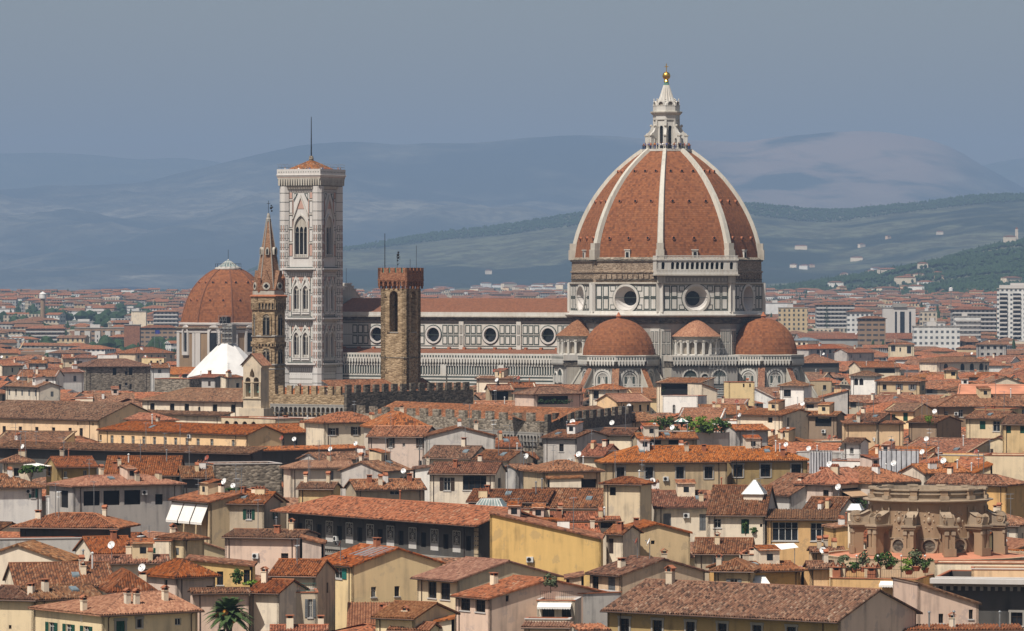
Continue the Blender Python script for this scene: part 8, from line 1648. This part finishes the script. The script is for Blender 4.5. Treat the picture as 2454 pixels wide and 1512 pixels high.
for (u, v, h, w, lf, lb) in ((2023, 1366, 2.3, 1.9, 'leaf_grey', 'pale olive shrub nearest the first chimney of the planted roof terrace'), (2046, 1366, 1.2, 1.6, 'leaf', 'low box bush behind the terrace railing'), (2068, 1364, 2.8, 1.5, 'leaf_grey', 'slim tall grey shrub beside the second terrace chimney'), (2105, 1360, 2.6, 1.6, 'leaf', 'dark laurel behind the second terrace chimney'), (2130, 1358, 2.3, 2.4, 'leaf', 'spreading dark shrub in the middle of the planted terrace'), (2178, 1370, 2.1, 2.3, 'leaf_lime', 'round bright lemon bush on the planted terrace'), (2196, 1362, 2.9, 2.4, 'leaf_grey', 'feathery olive tree at the planted terrace corner'), (2218, 1366, 2.0, 1.9, 'leaf', 'round green bush at the far end of the planted terrace')):
    shrub(lb, u, v, Dt, h, w, lf, pot=True, n=330)
for u in (2053, 2104, 2160, 2217):
    o = thing('terrace_lamp', {2053: 'slim black terrace lamp by the first chimney', 2104: 'slim black terrace lamp beside the dark laurel', 2160: 'slim black terrace lamp beside the lemon bush', 2217: 'slim black terrace lamp at the terrace corner'}[u], 'lamp', (XX(u, Dt - 1), Dt - 1, ZZ(1384, Dt - 1)), 0, 'lamps on the planted roof terrace'); mb = MB(); mb.tube((0, 0, 0), (0, 0, 2.6), .04, 'iron', 5); mb.build('pole', o); mb = MB(); mb.sphere((0, 0, 2.7), .14, 'ac_white', 8, 6); mb.build('globe', o)
Do_ = dep(tc, .4); shrub('small round olive tree on the cream roof terrace', 1320, 1421, Do_, 2.5, 1.8, 'leaf_grey', 'broad', None, 420)
Db = ph['y'] + 9; shrub('tall clipped green shrub against the ochre sloping wall', 566, 1402, XX(0, 1) * 0 + 590, 2.4, 1.5, 'leaf', 'bush', None, 420); shrub('low potted bushes on the balcony under the ochre sloping wall', 600, 1405, 589, .9, 2.2, 'leaf_lime', 'broad', None, 220)
shrub('climbing plant beside the green balcony blind', 2386 - 600, 1282, hh['y'] - .8, 2.6, .9, 'leaf', 'broad', None, 220); shrub('potted plants on the green blind balcony', 1807, 1283, hh['y'] - .8, 1.4, 1.3, 'leaf', 'broad', None, 200)
shrub('leafy plants under the white sun blinds', 440, 1265, aw['y'] - 1.4, 1.1, 2.6, 'leaf', 'broad', None, 260)
shrub('potted green plants beside the white awning of the dark ochre house', 78, 1142, oc['y'] + 2, 2.0, 4.0, 'leaf', 'broad', None, 420)
shrub('green tuft at the foot of the rough stone block', 553, 1183, 770, 1.1, 3.0, 'leaf', 'broad', None, 200)
shrub('yellow green tree on the open terrace of the brown walled house', 2226, 1025, 905, 2.6, 1.9, 'leaf_lime', 'broad', None, 260)
# white sun blinds of the tan gabled house
f = aw['fr']['f']
for i in range(3):
    a, b = aw['L'] * (.04 + .32 * i), aw['L'] * (.33 + .32 * i); mb = MB(); z1 = aw['ze'] - .5; mb.hexa([f.p(a, z1 - 2.6, 1.25), f.p(b, z1 - 2.6, 1.25), f.p(b, z1 - 2.6, 1.3), f.p(a, z1 - 2.6, 1.3), f.p(a, z1, .1), f.p(b, z1, .1), f.p(b, z1, .15), f.p(a, z1, .15)], 'canvas_white')
    mb.extrude(Fr(f.p(0, 0, 1.28), f.ex, f.n), [(a, z1 - 2.6), (a, z1 - 2.9), (b, z1 - 2.9), (b, z1 - 2.6)], [], -.02, 0, 'canvas_white'); mb.build('sun_blind', aw['o'])
awning(pk, 'r', 690, 950, 1155, .9, 2.2, 'canvas_sand', 'A4')
awning(oc, 'l', 330, 500, 885, .2, 2.5, 'canvas_white', 'A1')
# scaffolds
s1 = thing('scaffolding', 'grey scaffold with hanging torn sheets beside the pale worn roof', 'scaffolding', (XX(855, 812), 812, 0), 0); k = 812 / FPX; scaffold('tube_frame', s1, 0, 62 * k, -1.2, 0, 16, ZZ(1097, 812), 2.0, 2.0, None, .035); mb = MB()
for i in range(5): a = 55 * k + i * 14 * k; mb.hexa([(a, -1.3, ZZ(1140, 812)), (a + 12 * k, -1.3, ZZ(1146, 812)), (a + 12 * k, -1.25, ZZ(1146, 812)), (a, -1.25, ZZ(1140, 812)), (a, -1.3, ZZ(1128 - 4 * (i % 2), 812)), (a + 12 * k, -1.3, ZZ(1131, 812)), (a + 12 * k, -1.25, ZZ(1131, 812)), (a, -1.25, ZZ(1128 - 4 * (i % 2), 812))], 'sheet_white')
mb.build('torn_sheet', s1)
for (x0, x1, y0, y1, D, lb) in ((398, 610, 788, 925, 800, 'scaffold wrapped in wavy white sheets left of the small white roof turret'), (1062, 1442, 772, 1005, 795, 'larger scaffold wrapped in white plastic sheets right of the small white roof turret')):
    (u0, v0), (u1, v1) = UV_('A4', x0, y0), UV_('A4', x1, y1); o = thing('scaffolding', lb, 'scaffolding', (XX(u0, D), D, 0), RAD(-6)); k = D / FPX; L = (u1 - u0) * k; scaffold('tube_frame', o, 0, L, .1, 1.4, 15, ZZ(v0 - 2, D), 2.2, 2.0, None, .04); mb = MB(); n = 40; z0, z1 = ZZ(v1, D) - 3, ZZ(v0, D)
    for i in range(n):
        xa, xb = L * i / n, L * (i + 1) / n; g = lambda x, z: -.15 - .12 * abs(math.sin(x * 1.43)) - .06 * math.sin(x * 5 + z)
        for j in range(6): za, zb_2 = z0 + (z1 - z0) * j / 6, z0 + (z1 - z0) * (j + 1) / 6; mb.poly([(xa, g(xa, za), za), (xb, g(xb, za), za), (xb, g(xb, zb_2), zb_2), (xa, g(xa, zb_2), zb_2)], 'plastic_sheet')
    for i in range(8): mb.tube((L * (i + .5) / 8, -.36, z0), (L * (i + .5) / 8, -.36, z1 + .4), .05, 'iron', 4)
    mb.build('sheet', o)
cn = thing('canopy', 'tilted cream canvas canopy on the terrace below the orange house', 'canopy', (XX(1868, 628), 628, 0)); k = 628 / FPX; mb = MB(); z = ZZ(1318, 628); mb.hexa([(-42 * k, -1.5, z - .2), (44 * k, -1.5, z + .4), (36 * k, 1.5, z + .8), (-30 * k, 1.5, z + .6), (-42 * k, -1.5, z - .16), (44 * k, -1.5, z + .44), (36 * k, 1.5, z + .84), (-30 * k, 1.5, z + .64)], 'canvas_white'); mb.build('canvas', cn); mb = MB()
for xx_ in (-35, 35): mb.tube((xx_ * k, -1.3, z - 3), (xx_ * k, -1.3, z + .3), .05, 'steel', 5)
mb.build('post', cn)
# glass pyramid and white lantern light
for (u, v0, v1, hw, D, m, lb) in ((1809, 1150, 1183, 27, hh['y'] + 5, 'zinc', 'grey metal pyramid light on the green blind house'), (2050, 1207, 1222, 18, 640, 'skylight', 'small white framed lantern light left of the round stone drum')):
    k = D / FPX; o = thing('roof_light', lb, 'skylight', (XX(u, D), D, 0), RAD(-14)); z0, z1 = ZZ(v1, D), ZZ(v0, D); a = hw * k; b = a * (.08 if m == 'zinc' else .55); mb = MB(); mb.box(-a * .86, a * .86, -a * .86, a * .86, z0 - 5, z0, 'cream'); mb.build('base', o); mb = MB(); q0 = [(-a, -a, z0), (a, -a, z0), (a, a, z0), (-a, a, z0)]; q1 = [(-b, -b, z1), (b, -b, z1), (b, b, z1), (-b, b, z1)]; mb.hexa(q0 + q1, m)
    for i in range(4): mb.tube(q0[i], q1[i], .07, 'wood_white', 4); mb.tube(q0[i], q0[(i + 1) % 4], .07, 'wood_white', 4)
    mb.tube((0, -a, z0), (0, -b, z1), .05, 'wood_white', 4); mb.build('glass_hood', o)
# ------------------------------------------------------------------ people on the platforms
def person_mesh(i, shirt, trousers):
    me = bpy.data.meshes.new('person_rig'); ob = bpy.data.objects.new('person_rig', me); col.objects.link(ob); lean = (i % 3 - 1) * .06; arm = .25 + .2 * (i % 2)
    V = [(0, 0, .92), (0, 0, 1.2), (0, lean, 1.42), (0, lean, 1.52), (0, lean * 1.2, 1.64), (0, lean * 1.2 - .01, 1.76), (.19, lean, 1.41), (.25, -.05, 1.14), (.22, -arm, 1.0 + arm * .4), (.21, -arm - .1, 1.02 + arm * .4), (-.19, lean, 1.41), (-.25, -.02, 1.14), (-.22, -.12, .92), (-.21, -.17, .84), (.1, 0, .86), (.11, -.03, .48), (.11, 0, .06), (.11, -.13, .03), (-.1, 0, .86), (-.11, .02, .48), (-.11, .03, .06), (-.11, -.1, .03)]
    E = [(0, 1), (1, 2), (2, 3), (3, 4), (4, 5), (2, 6), (6, 7), (7, 8), (8, 9), (2, 10), (10, 11), (11, 12), (12, 13), (0, 14), (14, 15), (15, 16), (16, 17), (0, 18), (18, 19), (19, 20), (20, 21)]
    Rr_ = [.145, .15, .13, .058, .1, .085, .06, .048, .037, .04, .06, .048, .037, .04, .088, .062, .045, .04, .088, .062, .045, .04]
    me.from_pydata(V, E, []); sk = ob.modifiers.new('s', 'SKIN'); 
    for v, r in zip(me.skin_vertices[0].data, Rr_): v.radius = (r, r * .85)
    me.skin_vertices[0].data[0].use_root = True
    dg = bpy.context.evaluated_depsgraph_get(); out = bpy.data.meshes.new_from_object(ob.evaluated_get(dg)); bpy.data.objects.remove(ob); bpy.data.meshes.remove(me); out.name = 'person'
    out.materials.clear()
    for m in (shirt, trousers, 'skin', 'hair'): out.materials.append(MATS[m])
    for p in out.polygons: z, y = p.center.z, p.center.y; p.material_index = 3 if z > 1.7 or (z > 1.56 and y > lean + .02) else 2 if z > 1.47 or (abs(p.center.x) > .17 and z < 1.2) else 0 if z > .93 else 1
    return out
PMESH = [person_mesh(i, s_, t_) for i, (s_, t_) in enumerate((('cloth_white', 'cloth_blue'), ('cloth_red', 'cloth_black'), ('cloth_black', 'cloth_black'), ('cloth_orange', 'cloth_blue'), ('cloth_blue', 'cloth_black'), ('cloth_white', 'cloth_black')))]
PW = ['person in white top and blue trousers', 'person in red top', 'person in black', 'person in orange top', 'person in blue top', 'person in white top and black trousers']
rp = random.Random(3); CM = Matrix.Translation((CX, CY, 0)) @ Matrix.Rotation(GRID, 4, 'Z')
for i in range(26):
    a = RAD(-28 - 90 + 118 - 26 * 0) if False else RAD(-62 - 84 + 168 * i / 25 + rp.uniform(-2, 2)); r = rp.uniform(6.2, 6.55); k = rp.randrange(6); p = CM @ Vector((r * math.cos(a), r * math.sin(a), 91.52)); o = inst(PMESH[k], 'person', None, tuple(p), a + GRID + math.pi / 2 + rp.uniform(-.5, .5)); s_ = rp.uniform(.93, 1.04); o.scale = (s_, s_, s_)
    tag(o, PW[k] + ' at the railing under the gilded ball lantern', 'person', 'visitors on the dome platform')
TM = Matrix.Translation((XX(746, DT), DT, 0)) @ Matrix.Rotation(GRID, 4, 'Z')
for i in range(13):
    e = rp.uniform(-6.8, 6.8); k = rp.randrange(6); loc = Vector((e * .9, -6.35, zs['par'] - 1.2)) if i < 6 else Vector((6.35, e * .9, zs['par'] - 1.2)); o = inst(PMESH[k], 'person', None, tuple(TM @ loc), GRID + (0 if i < 6 else math.pi / 2) + rp.uniform(-.4, .4)); s_ = rp.uniform(.95, 1.05); o.scale = (s_, s_, s_); tag(o, PW[k] + ' behind the parapet of the marble bell tower', 'person', 'visitors on the bell tower')

# ------------------------------------------------------------------ ordinary houses between the others
for (x, y, w) in ((CX, CY, 52),): FOOT.append(((x - w, y - w * .95), (1, 0), (0, 2 * w), (0, 2 * w)))
c, s_ = math.cos(GRID), math.sin(GRID)
FOOT.append(((CX + c * -112 - s_ * -34, CY + s_ * -112 + c * -34), (c, s_), (0, 112), (0, 68)))
for (u, D, r) in ((547, DM, 19), (545, DQ, 14), (960, DB, 7), (643, DS, 6), (604, DG, 6), (1722, 1300, 5)): FOOT.append(((XX(u, D) - r, D - r), (1, 0), (0, 2 * r), (0, 2 * r)))
for (ua, Da, ub, Db_) in ((652, 996, 829, 986), (830, 985, 1134, 1015), (800, 1035, 1136, 1052), (862, 925, 1302, 868), (1303, 868, 1514, 935)):
    A = Vector(W2(ua, Da)); B = Vector(W2(ub, Db_)); e = (B - A).normalized(); FOOT.append(((A.x, A.y), (e.x, e.y), (-1, (B - A).length + 1), (-3, 11)))
LMARK = [('the spired brown tower', 643, 905), ('the fortress tower', 960, 960), ('the white tented roof', 520, 900), ('the dark brick tower house', 285, 900), ('the peach convent wing', 130, 1000), ('the second red dome', 440, 850), ('the first apse', 1475, 930), ('the second apse', 1840, 930), ('the white turret', 1615, 960), ('the salmon sheet roof', 2380, 945), ('the small white tower', 2065, 910), ('the arched window house', 2310, 880), ('the yellow green shuttered house', 2150, 1000), ('the leafy roof garden', 1690, 1040), ('the black battlements', 1420, 1010), ('the dark battlements', 1000, 970), ('the lower grey battlements', 1080, 1010), ('the bare grey side wall', 1080, 1060), ('the glazed attic house', 1330, 1090), ('the very long tan house', 1650, 1110), ('the rough stone block', 590, 1150), ('the open loggia house', 280, 1180), ('the slatted loggia house', 1110, 1150), ('the beige turret', 1485, 1190), ('the dark painted palace', 900, 1280), ('the round stone drum', 2224, 1250), ('the streaked parapet wall', 150, 1310), ('the square pink house', 450, 1400), ('the palm', 549, 1474), ('the big yellow gable', 880, 1400), ('the planted roof terrace', 2120, 1370), ('the large brown tiled house', 1800, 1440), ('the orange house', 1920, 1270), ('the white roof turret', 2040, 1080), ('the blank yellow wall', 2410, 1120), ('the very long red wing', 2060, 810), ('the white tower block', 2420, 760), ('the white finned block', 240, 810)]
WN = {'cream': 'cream', 'ochre': 'ochre', 'peach': 'peach', 'pink': 'pinkish', 'white': 'white', 'grey': 'grey', 'beige': 'beige', 'tan': 'tan', 'yellow': 'pale yellow', 'sand': 'sandy', 'orange': 'orange', 'worn': 'weathered grey', 'brown': 'brown'}
RN = {'g': 'gabled', 'h': 'hipped', 's': 'single slope', 'e': 'gable fronted', 'f': 'flat topped'}
PROT += [(200, 360, 938, 1566), (1350, 1910, 922, 1300), (598, 690, 925, 1035), (820, 1380, 912, 1350), (570, 650, 985, 985), (650, 1134, 968, 990), (862, 1514, 1036, 880), (670, 830, 922, 1371), (425, 610, 880, 1630), (455, 600, 900, 1430), (2060, 2400, 1340, 610)]
rf = random.Random(77); cand = []; D = 548.0
while D < 2050:
    x = XX(-420, D)
    while x < XX(2900, D): cand.append((x + rf.uniform(-3, 3), D + rf.uniform(-5, 5))); x += 15.5 if D < 1300 else 19
    D += 15 if D < 1300 else 19
FILL = []
for (x, D) in cand:
    L, W = rf.uniform(8, 15), rf.uniform(8, 12); rz = rf.choice([-.5, -.45, -.3, -.6, .2, .45, 0.0, -.2]) + rf.uniform(-.1, .1); c, s_ = math.cos(rz), math.sin(rz)
    pts = [(x + a * L * c - b * W * s_, D + a * L * s_ + b * W * c) for a in (0, .5, 1) for b in (0, .5, 1)]
    if any(foot_hit(*q) for q in pts): continue
    drop = rf.uniform(2.6, 7.0) if D < 820 else rf.uniform(1.8, 6.0) if D < 1150 else rf.uniform(.6, 4.6)
    if 1100 < D < 1345 and 1300 < 1227 + x / D * FPX < 1960: drop += 2.2
    z = z_of_D(D) - drop; ua, ub = 1227 + (min(q[0] for q in pts)) / D * FPX, 1227 + (max(q[0] for q in pts)) / D * FPX; ph_ = min(L, W) * .17 + .3
    for a, b, vb, dp_ in PROT:
        if dp_ > D + 4 and ua < b and ub > a: z = min(z, CAMH - (vb - HOR) / FPX * D - ph_)
    if z < 5: continue
    FILL.append((D, x, L, W, rz, z)); foot_add(x, D, rz, L, W, .2)
FILL.sort(); seen = {}; NF = 0
import numpy as np
# how much of each house shows: paint their outlines front to back on a coarse picture
buf = np.zeros((190, 308), dtype=bool); ent = [(D, 'F', k) for k, (D, x, L, W, rz, z) in enumerate(FILL)] + [(o.location.y, 'H', o.name) for o in col.objects if o.get('category') == 'house']; ent.sort(key=lambda q: q[0]); SHOW = {}
def paint(us, vt, key):
    a, b = max(0, int(min(us) / 8)), min(308, int(max(us) / 8) + 1); t_ = max(0, int(vt / 8))
    if a < b and t_ < 190: sub = buf[t_:, a:b]; SHOW[key] = int((~sub[:8 + 2]).sum()); sub[:] = True
    else: SHOW[key] = 0
for D, ty, k in ent:
    if ty == 'F': _, x, L, W, rz, z = FILL[k]; pts = [(x + a * L * math.cos(rz) - b * W * math.sin(rz), D + a * L * math.sin(rz) + b * W * math.cos(rz)) for a in (0, 1) for b in (0, 1)]; paint([1227 + p[0] / p[1] * FPX for p in pts], HOR + (CAMH - z - 1.0) / D * FPX, ('F', k))
    else:
        o = bpy.data.objects[k]; w = [c for c in o.children if c.name.split('.')[0] == 'wall'][0]; me = w.data; M = Matrix.Translation(o.location) @ Matrix.Rotation(o.rotation_euler.z, 4, 'Z'); P3 = [M @ v.co for v in me.vertices]; zt_3 = max(p.z for p in P3); paint([1227 + p.x / p.y * FPX for p in P3], HOR + (CAMH - zt_3) / o.location.y * FPX, ('H', k))
NH = len([1 for q in ent if q[1] == 'H']); keep = set(k for _, k in sorted(((SHOW[('F', k)], k) for k in range(len(FILL))), reverse=True)[:max(0, 298 - NH)]); rest = MB(); rt = random.Random(8)
for k_, (D, x, L, W, rz, z) in enumerate(FILL):
    if k_ not in keep: small_house(rest, x, D, 0, L, W, z, rz, rf.choice(['far_cream', 'far_ochre', 'far_grey', 'far_white']) if D > 1000 else rf.choice(['cream', 'tan', 'grey', 'sand', 'beige']), rf.choice(['tile_a', 'tile_b', 'tile_c'])); continue
    kind = rf.choice(['g', 'g', 'g', 'h', 'h', 's', 'e', 'f'] if D < 1500 else ['g', 'g', 'h', 'h', 's']); wall = rf.choice(['cream', 'cream', 'white', 'white', 'cream', 'yellow', 'peach', 'pink', 'white', 'grey', 'beige', 'tan', 'yellow', 'sand', 'ochre', 'worn', 'brown']); roof = rf.choice(['tile_a', 'tile_a', 'tile_b', 'tile_c', 'tile_c', 'tile_new']); wins = []; st = rf.choice(['d', 'd', 'w', 'cg', 'cb', 'sb', 'sg', 'cn', 'df'])
    n_ = int(L / 3.4)
    if D < 1500 and n_:
        for rw in (0, 1): wins += [('f', L * (i + .5) / n_ + rf.uniform(-.3, .3), z - rf.uniform(2.5, 2.7) - 3.4 * rw, rf.uniform(.85, 1.15), rf.uniform(1.3, 1.7), st if rf.random() < .75 else 'd') for i in range(n_) if rf.random() < .85]
        if rf.random() < .6: wins += [('r', W * rf.uniform(.3, .7), z - 2.8, .9, 1.4, 'd')]
    u, v = 1227 + (x + L / 2) / D * FPX, HOR + (CAMH - z) / D * FPX
    ms = sorted((((u - lu) ** 2 + (2 * (v - lv)) ** 2), nm, lu, lv) for nm, lu, lv in LMARK)[0]; dr = 'behind' if v < ms[3] - 22 else 'in front of' if v > ms[3] + 22 else 'beside'
    ch_ = rf.choice([0, 1, 1, 2, 3]); key = (WN[wall], RN[kind], dr, ms[1]); seen[key] = seen.get(key, 0) + 1; od = ['', 'second ', 'third ', 'fourth ', 'fifth ', 'sixth ', 'seventh ', 'eighth '][min(7, seen[key] - 1)]
    build_house(f"{od}{WN[wall]} {RN[kind]} house {dr} {ms[1]}, with {['no chimney', 'one chimney', 'two chimneys', 'three chimneys'][ch_]}", x, D, rz, L, W, z, kind, rf.uniform(.28, .38) if kind != 's' else rf.uniform(.18, .3), wall, roof, wins, .5, D < 800, ch_, rf.choice([0, 0, 1]) if D < 1200 else 0, rf.choice([0, 1, 1]) if D < 1100 else 0, int(x * 10 + D), group='ordinary houses crowding the old town', gutter=D < 800); NF += 1
print('FILL', NF, 'HAND', HC[0])

tag(rest.build('old_town_rooftops'), 'the remaining crowded small roofs glimpsed between the houses of the old town', kind='stuff')
